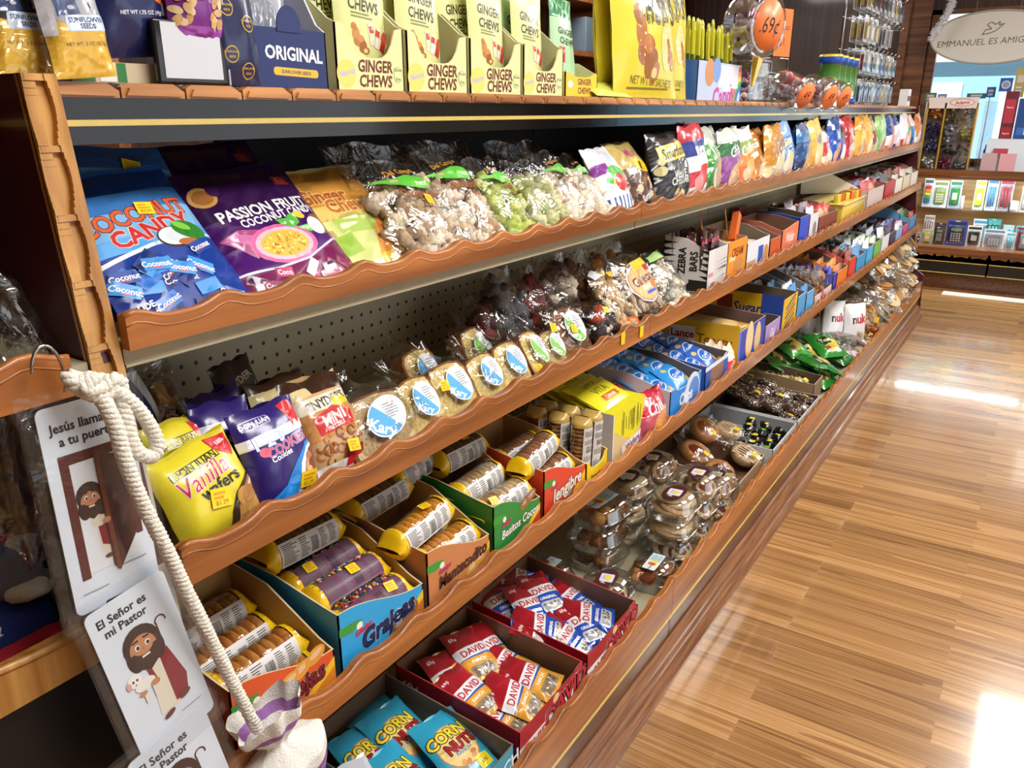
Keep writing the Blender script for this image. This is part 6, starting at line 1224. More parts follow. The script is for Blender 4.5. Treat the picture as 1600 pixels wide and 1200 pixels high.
# clear clamshells of pastry
def clam(X, Y, Z, w, d, h, label, kind, yaw=0, lb=True, seed=0, lean=0, st=True):
    r = root('pastry_tub', frame(X, Y, Z, yaw, lean), label, 'pastry tub'); rr = random.Random(seed)
    def shell(z0, z1, k0, k1, name):
        m = M(); N = 28; K = 4; vs = []
        for j in range(K+1):
            t = j/K; kk = k0+(k1-k0)*t
            for i in range(N):
                a = 2*math.pi*i/N; cx = abs(math.cos(a))**.6*math.copysign(1, math.cos(a)); cy = abs(math.sin(a))**.6*math.copysign(1, math.sin(a)); rib = 1+.012*math.cos(14*a)
                vs.append((cx*w/2*kk*rib, d/2+cy*d/2*kk*rib, z0+(z1-z0)*t))
        vs.append((0, d/2, z1)); fs = [(j*N+i, j*N+(i+1) % N, (j+1)*N+(i+1) % N, (j+1)*N+i) for j in range(K) for i in range(N)]+[(K*N+i, K*N+(i+1) % N, len(vs)-1) for i in range(N)]
        m.add(vs, fs, '#fff', True); return m.build(name, 'clear_plastic', r)
    shell(h*.5, 0, .98, .84, 'tub_base'); ld = shell(h*.5, h, .98, .80, 'tub_lid')
    m = M(); m.tube([(w/2*abs(math.cos(a))**.6*math.copysign(1, math.cos(a)), d/2+d/2*abs(math.sin(a))**.6*math.copysign(1, math.sin(a)), h*.5) for a in np.linspace(0, 2*math.pi, 30)[:-1]], .0022, 5, '#fff', None, True); m.build('rim', 'clear_plastic', r)
    c = M()
    if kind == 'pie':
        for i in range(7):
            a = i*.9+seed; q = Matrix.Translation((math.cos(a)*w*.22, d/2+math.sin(a)*d*.22, h*.32)) @ Matrix.Rotation(rr.uniform(.2, 1.2), 4, 'X') @ Matrix.Rotation(rr.random()*3, 4, 'Z')
            c.cyl(w*.2, -.007, .007, 14, vary(rr.choice(('#dcbf94', '#c9a272', '#e4cfa8')), .1, rr), q, (0, 0), .004)
            c.cyl(w*.12, .006, .009, 12, vary(rr.choice(('#6a3428', '#5a4034', '#8a5a3a')), .1, rr), q)
    elif kind == 'cookie':
        for i in range(6): a = i*1.1+seed; c.cyl(w*.3, -.006, .006, 18, vary(rr.choice(('#dcc096', '#ccab7a', '#e6d2aa')), .08, rr), Matrix.Translation((math.cos(a)*w*.1, d/2+math.sin(a)*d*.1, .014+i*h*.11)) @ Matrix.Rotation(rr.uniform(-.25, .25), 4, 'X'), (0, 0), .004)
    else:
        for i in range(8): c.blob((rr.uniform(-.3, .3)*w, d*rr.uniform(.22, .78), .02+rr.random()*h*.4), (.026, .02, .018), vary(rr.choice(('#a8682c', '#7c421c', '#c88e4a', '#5a2c14')), .1, rr), i+seed, .35, 2, 2)
    c.build('pastry', 'food', r)
    if lb:
        l = M(); a = Art()
        if kind != 'sticky': a.ell(0, 0, w*.30, w*.21, '#4a1c20', 0, 24); a.text('Mis', -w*.12, .0, w*.12, '#e8dcd8', 1); a.rect(-w*.14, -w*.14, w*.12, w*.12, '#d8d8e4', .2, .003); a.lines(-w*.08, -w*.06, w*.08, w*.08, 5, '#9a9aa8', seed)
        else: a.rect(-w*.34, -w*.16, w*.34, w*.16, '#dfe2de', 0, .004); a.rect(0, -w*.16, w*.34, w*.16, '#c4dde4'); a.lines(w*.04, -w*.12, w*.3, w*.12, 6, '#8aa0a8', seed); a.ell(-w*.1, w*.05, w*.06, w*.05, '#d8642a'); a.ell(-w*.1, -w*.04, w*.06, w*.05, '#d8642a'); a.text('Panaderia', -w*.2, 0, w*.07, '#4a4a4a', 1)
        if st: a.rect(-w*.06, -w*.08, w*.06, w*.02, '#f0d020', .2)
        a.apply(l, lambda x, y: (Vector((x, d*.5+y*.9, h+.0012)), Vector((0, 0, 1)))); l.build('top_label', 'card_print', ld)
    return r
H1 = .062
# stacks of tubs
def cstack(X, Y, n, w, d, labels, kinds, top=True, h=H1, seed=0):
    for k in range(n): clam(X, Y, z4+.001+h*1.02*k, w, d, h, labels[k], kinds[k], (7*k+seed*5) % 13-6, k == n-1 and top, seed+k)
cstack(-.622, 1.845, 3, .150, .135, ('round pastry tub at the bottom of the tall front stack', 'round pastry tub in the middle of the tall front stack', 'round pastry tub on top of the tall front stack, maroon oval label'), ('pie', 'cookie', 'cookie'), seed=0)
cstack(-.618, 2.00, 3, .145, .13, ('bottom pastry tub of the second front stack', 'middle pastry tub of the second front stack', 'top pastry tub of the second front stack, showing crescents'), ('pie', 'pie', 'pie'), seed=5)
cstack(-.618, 2.145, 2, .135, .12, ('lower pastry tub of the short third front stack', 'upper pastry tub of the short third front stack with a yellow tag'), ('pie', 'pie'), seed=9)
cstack(-.765, 1.70, 3, .155, .14, ('sticky brown pastry tub lowest behind the blue seed carton', 'sticky brown pastry tub second in its stack behind the blue seed carton', 'sticky brown pastry tub with a white and blue label, topmost in its stack'), ('sticky', 'sticky', 'sticky'), seed=13)
cstack(-.770, 1.87, 3, .15, .135, ('bottom cream pastry tub of the rear stack', 'second cream pastry tub of the rear stack', 'top cream pastry tub of the rear stack'), ('cookie', 'cookie', 'cookie'), seed=16)
cstack(-.765, 2.03, 3, .145, .135, ('bottom tub of the farther rear stack', 'middle tub of the farther rear stack', 'top tub of the farther rear stack'), ('pie', 'cookie', 'pie'), seed=40)
cstack(-.675, 1.565, 1, .14, .13, ('pink and cream pastry tub beside the blue seed carton, maroon oval label',), ('pie',), seed=20)
cstack(-.615, 1.695, 1, .12, .115, ('small tub with a white and orange label in front of the sticky stack',), ('sticky',), seed=25)
cstack(-.83, 1.53, 1, .12, .12, ('dim pastry tub in the shadow behind the blue seed carton',), ('sticky',), seed=27)
# brown carton of wrapped pies
col_box(2.27, 2.54, .055, .075, '#b08a64', 'low brown carton holding wrapped jam pies', x0=-.64, z0=z4, d=.33, inner='#7a5c44', name='tray')
def pie(X, Y, Z, rad, label, jam=None, tiltx=0, tilty=0, seed=0, sugar=False, st=True):
    r = root('pie', Matrix.Translation((X, Y, Z)) @ Matrix.Rotation(math.radians(tilty), 4, 'Y') @ Matrix.Rotation(math.radians(tiltx), 4, 'X'), label, 'pie'); c = M()
    col = '#c9894a' if not sugar else '#d8b88a'
    c.lathe([(0, 0), (rad*.75, 0), (rad*.97, rad*.25), (rad, rad*.55), (rad*.9, rad*.72), (rad*.72, rad*.74), (rad*.6, rad*.62)], 24, col); c.build('crust', 'food', r)
    m = M(); m.lathe([(rad*.62, rad*.63), (rad*.3, rad*.66), (0, rad*.67)], 20, jam or '#8a4a28'); 
    if sugar:
        for k in range(6): m.box(-rad*.8, rad*.8, -rad*.05+(k-2.5)*rad*.28-.001, (k-2.5)*rad*.28+rad*.03, rad*.68, rad*.72, '#e0c8a0')
    m.build('filling', 'glossy_plastic', r)
    f = M(); f.blob((0, 0, rad*.42), (rad*1.1, rad*1.1, rad*.6), '#fff', seed, .12, 2.5, 3, None, (0, 0, 0)); f.build('wrapper', 'clear_film', r)
    rr = random.Random(seed)
    for sg in (-1, 1): film_wad(r, (sg*rad*.85, 0, rad*.45), rad*.55, seed+sg, 5, rad*.85, (sg, rr.uniform(-.4, .4), .35))
    if st: 
        m = sticker_mesh(seed, .02, .018); o = m.build('price_sticker', 'card_print', r, Matrix.Translation((rad*.55, -rad*.3, rad*1.0)) @ Matrix.Rotation(-math.pi/2, 4, 'X'))
    return r
PIES = [(-.73, 2.33, .03, .052, 'round pie with shiny dark red jam, front one with a yellow tag', '#5a1024', 15, 25, False), (-.70, 2.50, .035, .05, 'pie with white stripes over dark jam beside the jam pie', '#4a1c30', 5, 20, True), (-.84, 2.40, .045, .055, 'golden pie with a small dark centre behind the jam pie', '#6a2418', 0, 25, False), (-.87, 2.55, .075, .055, 'golden hollow pie standing highest at the back', '#8a4a20', 10, 30, False), (-.90, 2.28, .03, .05, 'golden brown roll pie in the carton corner', '#a8682c', 40, 10, False), (-.80, 2.62, .06, .048, 'pale striped pie touching the white tray', '#7a3a4a', 0, 15, True)]
for i, (X, Y, dz, rad, lb, jam, tx, ty, su) in enumerate(PIES): pie(X, Y, z4+dz, rad, lb, jam, tx, ty, 400+i, su)
pie(-.93, 2.14, z4+.005, .045, 'brown glazed bun behind the tubs in the shadow', '#5a2c14', 20, 20, 410, st=False)
# white card trays
for a, b, lb in ((2.60, 2.90, 'white card tray of dark wrapped chocolates'), (2.92, 3.26, 'white card tray of chocolate frosted doughnuts')):
    mt = frame(-.628, (a+b)/2, z4); carton('tray', mt, b-a-.003, .33, .052, .062, lb, '#dfe1e2', '#dcdee0', '#9a9da0' if a < 2.8 else '#5a4438', None, edge='#eef0f0', cat='tray', sidecut=.97)
for k in range(14):
    X = -.66-.055*(k//4)-.01*(k % 2); Y = 2.64+.065*(k % 4)+.01*(k//4); m = M(); m.blob((0, 0, .018), (.026, .026, .018), '#15130f', k, .35, 2.2, 2); o = m.build('wrapped_chocolate', 'foil_print', None, Matrix.Translation((X, Y, z4+.004+.012*(k//4)*.5))); tag(o, 'dark foil wrapped chocolate in the nearer white tray', 'chocolate', 'wrapped chocolates in the nearer white tray')
    mm = M(); mm.box(-.009, .009, -.009, .009, .0385, .0395, '#e6d42a' if k % 3 else '#6aa83c', None); mm.build('price_sticker', 'card_print', o)
def donut(X, Y, Z, R, label, group, seed, tx=0, ty=0, white=False):
    r = root('doughnut', Matrix.Translation((X, Y, Z)) @ Matrix.Rotation(math.radians(ty), 4, 'Y') @ Matrix.Rotation(math.radians(tx), 4, 'X'), label, 'doughnut', group); rr = random.Random(seed)
    m = M(); q = R*.38; pts = [((R-q)*math.cos(a), (R-q)*math.sin(a), q) for a in np.linspace(0, 2*math.pi, 22)[:-1]]; m.tube(pts, q, 12, '#3c2418' if not white else '#d9c8a8', None, True)
    for i in range(130):
        a = rr.uniform(0, 6.28); b = rr.uniform(-.3, 3.4); rad = (R-q)+q*math.cos(b); s = .0018; x, y, z = rad*math.cos(a), rad*math.sin(a), q+q*1.0*math.sin(b); m.box(x-s, x+s, y-s, y+s, z-s, z+s, rr.choice(('#d8c8b0', '#8a6a50', '#f0e6d8', '#5a3a28')))
    m.build('ring', 'food', r); f = M(); f.blob((0, 0, q), (R*1.08, R*1.08, q*1.3), '#fff', seed, .12, 2.5, 2, None, (0, 0, 0)); f.build('wrapper', 'clear_film', r)
    if seed % 3 == 0: sticker_mesh(seed).build('price_sticker', 'card_print', r, Matrix.Translation((0, -R*.5, q*2.4)) @ Matrix.Rotation(-math.pi/2, 4, 'X'))
    return r
k = 0
for i in range(4):
    for j in range(4):
        donut(-.68-.075*j, 2.99+.073*i+.01*(j % 2), z4+.012+.018*j+.012*((i+j) % 2), .043, 'chocolate doughnut with white crumbs in clear film, in the farther white tray', 'chocolate doughnuts in the farther white tray', 420+k, 10*((i % 3)-1), 15); k += 1
# tan carton with pale cakes and the green bags
col_box(3.29, 3.44, .085, .10, '#9a8060', 'brown carton edge with pale yellow wrapped cakes', x0=-.66, z0=z4, d=.29, inner='#5a4634', name='tray')
for k in range(5): clear_bag('wrapped_cake', frame(-.69-.055*k, 3.365, z4+.035, 0, 60), .11, .10, .04, fill_solid('#dfcf80'), 'pale yellow wrapped cake in the narrow brown carton', 'wrapped cake', 440+k, 'pale wrapped cakes in the brown carton', stick=[(.1, .4, .2, .024)], nu=8, nv=8)
def a_gbag(w, h):
    a = P(w, h); a.R(-.5, .82, .5, 1, '#2f8a2c'); a.E(.0, .55, .34, .2, '#1f3c1a', .1); a.T('Tost', 0, .56, .22, '#f2ecd0', 1, .1); a.E(.05, .3, .3, .17, '#d8c060', .3); a.E(-.15, .26, .14, .1, '#8a5c2a', .5); a.R(.15, .42, .4, .58, '#f0d41c', .2); return a
gr = random.Random(12); protos = []
for k in range(3):
    m, S = bag_mesh(.15, .19, .05, ('#2c8a30', '#3fa03c', '#257a2c')[k], a_gbag(.15, .19), 450+k, None, 1.8, 10, 12); protos.append(m.build('plantain_bag', 'foil_print', None)); tag(protos[-1], None, 'plantain bag')
GBS = [(-.68, 3.52, .02, -15), (-.70, 3.72, .022, 20), (-.69, 3.92, .02, -8), (-.80, 3.56, .03, 30), (-.80, 3.78, .035, -25), (-.81, 3.98, .03, 10), (-.90, 3.6, .05, 5), (-.91, 3.84, .05, 35), (-.70, 3.62, .055, 50), (-.74, 3.84, .06, -40), (-.86, 3.7, .08, -20)]
for k, (X, Y, dz, yw) in enumerate(GBS):
    pm = frame(X+.05, Y, z4+dz, yw, 70); o = protos[k] if k < 3 else copy_tree(protos[k % 3]); o.matrix_world = pm; tag(o, 'shiny green snack bag lying in the green heap on the bottom shelf', 'snack bag', 'green snack bags heaped on the bottom shelf')
for k, (X, Y, dz) in enumerate(((-.67, 4.08, .02), (-.72, 4.22, .02), (-.80, 4.14, .03), (-.70, 4.14, .06))):
    clear_bag('puff_bag', frame(X+.03, Y, z4+dz, 25*k, 66), .15, .17, .05, fill_chunks(('#ecdcdc', '#e6cfd0', '#f2e8e6'), .014, .4, 30), 'clear bag of pale pink puffs beside the green heap', 'snack bag', 470+k, 'pale pink puff bags beside the green heap', nu=8, nv=8, film_mat='hazy_film')
def a_nuk(w, h):
    a = P(w, h); a.T('nuk', -.02, .66, .42, '#3a2a2c', 1, .05); a.R(.0, .60, .35, .73, '#e4e2e2') if False else None; a.T('uk', .1, .66, .42, '#c02a3c', 1, .05); r = random.Random(8)
    for k in range(26): t = r.uniform(-.2, 3.3); a.G([(.0, .22), (.03, .2), (.28*math.cos(t), .24+.17*math.sin(t))], r.choice(('#b8783c', '#8a5428', '#d09a5a')))
    a.G([(-.5, 0), (.5, 0), (.5, .05), (-.5, .12)], '#3a2c28'); return a
NB = [((1252, 541), (1276, 536), (1275, 462), -.895, 'white bag with black and red letters in shadow, nearest of three'), ((1284, 541), (1308, 541), (1306, 470), -.79, 'white bag with black and red letters, middle of three'), ((1318, 545), (1344, 542), (1340, 474), -.70, 'white bag with black and red letters beside the orange sticks bag')]
for k, (a, b, c, X, lb) in enumerate(NB): put('snack_bag', a, b, c, X, z4+.003, 6, .07, '#e6e6e8', a_nuk, lb, rest=z4, seed=480+k, tilt=-30, addw=.03, wr=.8)
for k, (X, Y, lb) in enumerate(((-.87, 4.42, 'brown seed bag standing behind the white lettered bags'), (-.96, 4.15, 'dark brown seed bag behind the nearest white lettered bag'))): put('snack_bag', (1296-20*k, 548), (1322-20*k, 540), (1326-30*k, 480), X, z4, 5, .06, ('#b07a40', '#6a4424')[k], None, lb, rest=z4, seed=486+k, tilt=-20)
for k in range(4): clear_bag('snack_bag', frame(-.655-.02*k, 4.50+.07*k, z4, -30, 12), .17, .20, .06, fill_chunks(('#e8a43c', '#d8c05a', '#c8482c', '#eac878'), .011, .4, 70), 'clear bag of orange and yellow sticks, %s of four' % ('nearest', 'second', 'third', 'farthest')[k], 'snack bag', 490+k, stick=[(.1, .5, .1, .03)])
# heap of clear bags with flat round crackers at the far end
rh = random.Random(33); n = 0
for lay in range(5):
    for i in range(6):
        X = -.635-.10*(lay % 2)-rh.uniform(0, .04)-.012*lay; Y = 4.76+.235*i+rh.uniform(-.04, .04)
        r = root('cracker_bag', frame(X+.04, Y, z4+.045+.055*lay, rh.uniform(-40, 40), rh.uniform(42, 78)), 'clear bag of flat round tan crackers in the heap by the far panel', 'cracker bag', 'cracker bags heaped by the far panel')
        c = M()
        for q in range(5): c.cyl(.060, -.003, .003, 16, vary(rh.choice(('#d8b47a', '#c99c5c', '#e4cc9c', '#b8864a')), .08, rh), Matrix.Translation((rh.uniform(-.01, .01), -.005-.008*q, .08+rh.uniform(-.01, .01))) @ Matrix.Rotation(math.pi/2+rh.uniform(-.1, .1), 4, 'X'), (0, 0), .002)
        c.build('crackers', 'food', r); m, S = bag_mesh(.18, .20, .08, '#fff', None, n, None, 2.2, 9, 9); m.build('wrapper', 'hazy_film', r); film_wad(r, (0, -.01, .165), .05, n, 5, .07, (0, 0, 1), 'hazy_film'); n += 1
        if rh.random() < .3: sticker(r, S, .01, .09, .1, n, .03)
for k in range(5): clear_bag('snack_bag', frame(-.72-.03*(k % 2), 4.95+.22*k, z4+.26-.02*(k % 2), 20-12*k, 50), .16, .18, .06, fill_chunks((('#dcc88a', '#e6d69e') if k < 3 else ('#b8c470', '#e6dcb0')), .018, .5, 26), 'clear bag of pale curls on top of the cracker heap, %s of five' % ('nearest', 'second', 'third', 'fourth', 'farthest')[k], 'snack bag', 520+k, film_mat='hazy_film')
# ================================================================ left foreground: hanging cards, rope, pouch
def a_card(kind):
    def f(w, h):
        a = P(w, h); sk = '#c88a62'; hair = '#3a221c'; robe = '#e8e0cc'; red = '#8a2430'
        def face(cx, cy, k):
            a.E(cx, cy+.01, .16*k, .17*k, hair); a.E(cx-.09*k, cy-.05, .07*k, .12*k, hair); a.E(cx+.10*k, cy-.05, .07*k, .12*k, hair)
            a.E(cx, cy-.015, .115*k, .12*k, sk); a.G([(cx-.115*k, cy-.02), (cx+.115*k, cy-.02), (cx+.09*k, cy-.085*k), (cx, cy-.11*k), (cx-.09*k, cy-.085*k)], hair); a.E(cx, cy-.012, .085*k, .055*k, sk)
            a.E(cx-.045*k, cy+.005, .022*k, .026*k, '#f4f0ec'); a.E(cx+.045*k, cy+.005, .022*k, .026*k, '#f4f0ec'); a.E(cx-.042*k, cy+.003, .014*k, .018*k, '#3a241a'); a.E(cx+.048*k, cy+.003, .014*k, .018*k, '#3a241a')
            a.R(cx-.075*k, cy+.026*k, cx-.02*k, cy+.034*k, hair, .1); a.R(cx+.02*k, cy+.026*k, cx+.075*k, cy+.034*k, hair, -.1); a.E(cx, cy-.012*k, .012*k, .012*k, '#b87452'); a.R(cx-.035*k, cy-.046*k, cx+.035*k, cy-.037*k, '#f2e6e0')
        if kind == 0:
            a.T('Jesús llama', -.10, .90, .145, '#25262c', 1, .0, 0, .92); a.T('a tu puerta', -.02, .835, .145, '#25262c', 1, .0, 0, .92)
            fr = '#5a2620'; a.R(-.37, .16, -.27, .77, fr); a.R(-.37, .72, .40, .77, fr); a.R(.32, .28, .40, .77, fr); a.R(-.27, .18, .32, .72, '#e4e9ee')
            a.G([(-.10, .25), (.02, .25), (.02, .43), (-.12, .43)], robe); a.G([(-.08, .30), (.02, .28), (.02, .46), (-.10, .44)], red); a.E(-.07, .42, .09, .07, robe); face(-.12, .54, .95)
            a.E(-.03, .235, .05, .025, '#6a3a2a'); a.G([(0, .74), (.33, .70), (.33, .30), (.06, .14), (0, .18)], '#4a221a'); a.G([(0, .74), (.05, .735), (.08, .15), (.03, .15)], '#7a3c28')
            a.G([(.11, .66), (.28, .64), (.28, .52), (.11, .52)], '#3c1a14'); a.G([(.11, .47), (.28, .47), (.28, .35), (.12, .27)], '#3c1a14'); a.E(.01, .41, .045, .035, sk)
            a.R(-.40, .095, -.10, .099, '#8a8f98', .0); a.R(.10, .16, .38, .164, '#6a6f78', 0)
        else:
            a.T('El Señor es', -.10, .915, .145, '#25262c', 1, 0, 0, .92); a.T('mi Pastor', -.10, .845, .145, '#25262c', 1, 0, 0, .92)
            a.tube = None; a.arcband(.26*w, .73*h, .055*w, .075*w, -.4, 3.3, '#5a302c'); a.R(.19, .20, .21, .73, '#5a302c')
            a.G([(-.12, .20), (.22, .20), (.27, .36), (.20, .56), (-.06, .56)], robe); a.G([(.10, .22), (.27, .22), (.33, .34), (.22, .57), (.10, .55)], red); a.G([(-.10, .55), (-.04, .55), (-.0, .4), (-.06, .4)], red)
            face(-.03, .66, 1.45); a.E(-.16, .445, .13, .075, '#f2eee6'); a.E(-.26, .50, .09, .085, '#f4f1ea'); a.E(-.34, .49, .03, .05, '#d8a8a0'); a.E(-.28, .50, .014, .016, '#2a2020'); a.E(-.23, .50, .014, .016, '#2a2020'); a.E(-.26, .475, .012, .009, '#8a6a66')
            a.R(-.22, .33, -.18, .42, '#e8e2d8'); a.R(-.10, .33, -.06, .42, '#e8e2d8'); a.E(-.05, .42, .06, .04, sk); a.E(-.22, .40, .05, .03, sk); a.E(-.03, .18, .08, .035, '#6a3a2c', .3); a.E(.22, .23, .08, .035, '#6a3a2c', .3)
            a.R(-.40, .07, -.12, .074, '#8a8f98'); a.R(.10, .14, .38, .144, '#8a8f98')
        return a
    return f
def card(kind, pl, pr, pt, X, label, sleeve_extra=.012, lean=0):
    mt, w, h = fit(pl, pr, pt, X, .9, lean); r = root('prayer_card', mt, label, 'card')
    m = M(); q = .08*w; pts = []
    for cx, cy, a0 in ((w/2-q, q, -math.pi/2), (w/2-q, h-q, 0), (-w/2+q, h-q, math.pi/2), (-w/2+q, q, math.pi)): pts += [(cx+q*math.cos(a0+k*math.pi/8), cy+q*math.sin(a0+k*math.pi/8)) for k in range(5)]
    pts = pts+[(-w*.18, 0), (-w*.16, h*.018), (w*.16, h*.018), (w*.18, 0)]
    m.prism(pts, 0, .0012, 'y', '#dfe8f2'); a_card(kind)(w, h).apply(m, lambda x, y: (Vector((x, 0, y)), Vector((0, -1, 0)))); m.build('card', 'card_print', r)
    s = M(); e = sleeve_extra; s.surf(lambda u, v: Vector(((u-.5)*(w+2*e), -.003-.003*math.sin(u*math.pi)+.0012*math.sin(v*9+u*4), -e+v*(h+2*e))), 8, 12, '#fff'); s.surf(lambda u, v: Vector(((u-.5)*(w+2*e), .004, -e+v*(h+2*e))), 4, 6, '#fff'); s.build('plastic_sleeve', 'sleeve_film', r)
    return r, mt, w, h
c1 = card(0, (122, 966), (250, 903), (118, 626), -.705, 'white card lettered Jesús llama a tu puerta, top one of the hanging strip', .014, 4)
c2 = card(1, (228, 1196), (336, 1104), (196, 925), -.697, 'white card lettered El Señor es mi Pastor, holding a lamb, below the top card', .012, 7)
c3 = card(1, (290, 1400), (395, 1290), (255, 1150), -.698, 'third white card at the bottom edge, showing only its lettering', .012, 8)
m = M(); q = PX((88, 548), -.722); m.tube([(q.x+.002, q.y-.012+.014*math.cos(t), q.z-.022+.030*math.sin(t)) for t in np.linspace(-.6, 2.9, 16)], .0016, 6, '#b9bcc0'); tag(m.build('wire_hook', 'chrome', None), 'thin wire ring hooking the card strip onto the wooden shelf edge', 'hook')
def rope(name, pxs, xs, rad, label, twist=150, sub=10, col='#e6e2d6'):
    P0 = [PX(p, x) for p, x in zip(pxs, xs)]; path = []
    for i in range(len(P0)-1):
        a, b, c, d = P0[max(i-1, 0)], P0[i], P0[i+1], P0[min(i+2, len(P0)-1)]
        for k in range(sub):
            t = k/sub; path.append(.5*((2*b)+(c-a)*t+(2*a-5*b+4*c-d)*t*t+(3*b-a-3*c+d)*t**3))
    path.append(P0[-1]); m = M(); L = 0; up = Vector((1, 0, 0))
    strands = [[], [], []]; prev = path[0]
    for i, p in enumerate(path):
        d = (path[min(i+1, len(path)-1)]-path[max(i-1, 0)]).normalized(); a = d.cross(up).normalized(); b = a.cross(d).normalized(); L += (p-prev).length; prev = p
        for s in range(3): an = L*twist*2.6+s*2*math.pi/3; strands[s].append(p+a*(rad*.52*math.cos(an))+b*(rad*.52*math.sin(an)))
    for s in strands: m.tube(s, rad*.58, 7, col)
    return tag(m.build(name, 'cloth', None), label, 'rope')
rope('cotton_rope', [(108, 588), (150, 612), (178, 660), (196, 720), (222, 785), (262, 862), (292, 925), (330, 1000), (366, 1072), (402, 1140)], [-.700, -.690, -.682, -.678, -.675, -.670, -.666, -.662, -.660, -.660], .0072, 'white twisted cotton rope hanging from the knot down to the cloth pouch', sub=26)
rope('cotton_rope', [(118, 592), (160, 598), (198, 622), (228, 655), (245, 690), (240, 712), (218, 708), (203, 680), (196, 645), (186, 612), (150, 590)], [-.702, -.692, -.686, -.682, -.680, -.679, -.680, -.683, -.686, -.690, -.700], .0068, 'loop of white twisted cotton rope beside the card strip', sub=22)
rope('cotton_rope', [(104, 584), (118, 600), (145, 590), (132, 608), (160, 606), (176, 592), (190, 604), (150, 618), (120, 604)], [-.696, -.690, -.687, -.685, -.687, -.688, -.690, -.688, -.692], .0066, 'bunched knot of white cotton rope over the wooden post', sub=18)
# cloth pouch
pc = PX((446, 1196), -.655); r = root('cloth_pouch', Matrix.Translation(pc) @ Matrix.Rotation(math.radians(78), 4, 'Z') @ Matrix.Rotation(math.radians(-10), 4, 'Y'), 'white drawstring cloth pouch with a purple striped band and black letters', 'pouch')
m = M()
def PS(u, v):
    a = u*2*math.pi; z = -.09+.185*v; t = v
    R = .058*math.sin(min(1, t*1.45+.12)*math.pi*.5) if t < .60 else .058*(1-.72*math.sin((t-.60)/.14*math.pi/2)) if t < .74 else .016+.028*math.sin((t-.74)/.26*math.pi/2)
    fold = 1+(.16*math.sin(a*7+1)+.1*math.sin(a*11))*max(0, (t-.42))*.9+.06*noise.noise(Vector((math.cos(a)*2, math.sin(a)*2, t*5)))
    return Vector((R*fold*math.cos(a), R*fold*math.sin(a)*.7, z+(.008*math.sin(a*3) if t > .9 else 0)))
def PC(u, v):
    if .28 < v < .50: return ('#b884c4', '#8a5a9c', '#c9a0d4', '#7a4a88')[int((v-.28)*40) % 4]
    if .83 < v < .9: return '#a878b8'
    return '#e9e7df'
m.surf(PS, 56, 60, PC); m.build('pouch_body', 'cloth', r)
m = M(); a = Art(); a.text('JOR', .012, -.045, .045, '#26262a', 1, .3, 0, .9); a.text('DAN', .02, -.085, .045, '#26262a', 1, .3, 0, .9)
def PSs(x, y):
    u = .75+x/(2*math.pi*.055); v = (y+.09)/.185; p = PS(u % 1, max(0, min(1, v))); return p, Vector((p.x, p.y*1.4, 0)).normalized()
a.apply(m, PSs, [k*.006 for k in range(-9, 12)], [-.09+k*.006 for k in range(16)], base=.0012); m.build('black_lettering', 'cloth', r)
# things on the near shelves
m = M(); m.blob((0, 0, 0), (.04, .03, .10), '#fff', 3, .35, 3, 3, None, (0, 0, 0)); tag(m.build('plastic_bag', 'smoky_film', None, Matrix.Translation(PX((5, 500), -.83)) @ Matrix.Rotation(.5, 4, 'X')), 'crumpled clear plastic bag against the maroon panel at the left edge', 'plastic bag')
m = M(); m.blob((0, 0, 0), (.018, .026, .10), '#fff', 5, .3, 3, 3, None, (0, 0, 0)); tag(m.build('plastic_bag', 'clear_film', None, Matrix.Translation(PX((22, 730), -.775))), 'tall clear crinkled bag behind the top card', 'plastic bag')
zl = ZL+.006
def a_flag(w, h):
    a = P(w, h)
    for k in range(6): a.R(-.5, k/6, .5, k/6+.09, '#b82a38')
    a.R(.05, .45, .5, 1, '#27386e'); return a
q = PX((30, 985), -.80)
r = root('cap', Matrix.Translation((-.875, q.y, zl)), 'red white and blue flag print cap on the wooden fronted shelf at the far left', 'cap')
m = M(); m.surf(lambda u, v: Vector((.055*math.cos(u*2*math.pi)*math.cos(v*math.pi/2), .07*math.sin(u*2*math.pi)*math.cos(v*math.pi/2), .002+.055*math.sin(v*math.pi/2))), 24, 10, lambda u, v: '#25346e' if (u < .25 or u > .9) else ('#b02838' if int(v*8) % 2 else '#e6e2de')); m.build('crown', 'cloth', r)
st = Art(); st.poly([(.012*(1 if k % 2 else .42)*math.sin(k*math.pi/5), .012*(1 if k % 2 else .42)*math.cos(k*math.pi/5)) for k in range(10)], '#eef0f4'); m = M(); st.apply(m, lambda x, y: (Vector((.048, -.012+x, .028+y)), Vector((.8, 0, .5)))); m.build('star_print', 'cloth', r)
m = M(); m.surf(lambda u, v: Vector((.045+.05*v*math.sin(u*math.pi), (.5-u)*.12, .006+.012*math.sin(u*math.pi)*(1-v))), 12, 5, '#b02838'); m.build('brim', 'cloth', r)
r = root('plush_toy', Matrix.Translation(PX((40, 885), -.86)), 'grey plush animal with a pale muzzle standing above the flag cap', 'plush toy')
m = M(); m.blob((0, 0, 0), (.03, .045, .035), '#6e6e78', 2, .1, 2, 3, None, (0, 0, 0)); m.build('head', 'cloth', r)
m = M(); m.blob((.018, -.008, -.014), (.02, .026, .014), '#c9c4b4', 1, .1, 2, 3, None, (0, 0, 0)); m.build('muzzle', 'cloth', r)
m = M(); m.blob((0, .03, .03), (.01, .014, .018), '#565660', 1, .1, 2, 2, None, (0, 0, 0)); m.blob((0, -.03, .03), (.01, .014, .018), '#565660', 2, .1, 2, 2, None, (0, 0, 0)); m.box(.026, .031, .006, .014, .004, .012, '#1a1a1e', None, .002); m.build('ears_and_eye', 'cloth', r)
m = M(); m.box(-.99, -.89, q.y-.12, q.y+.05, zl, zl+.075, '#e2e2ea'); 
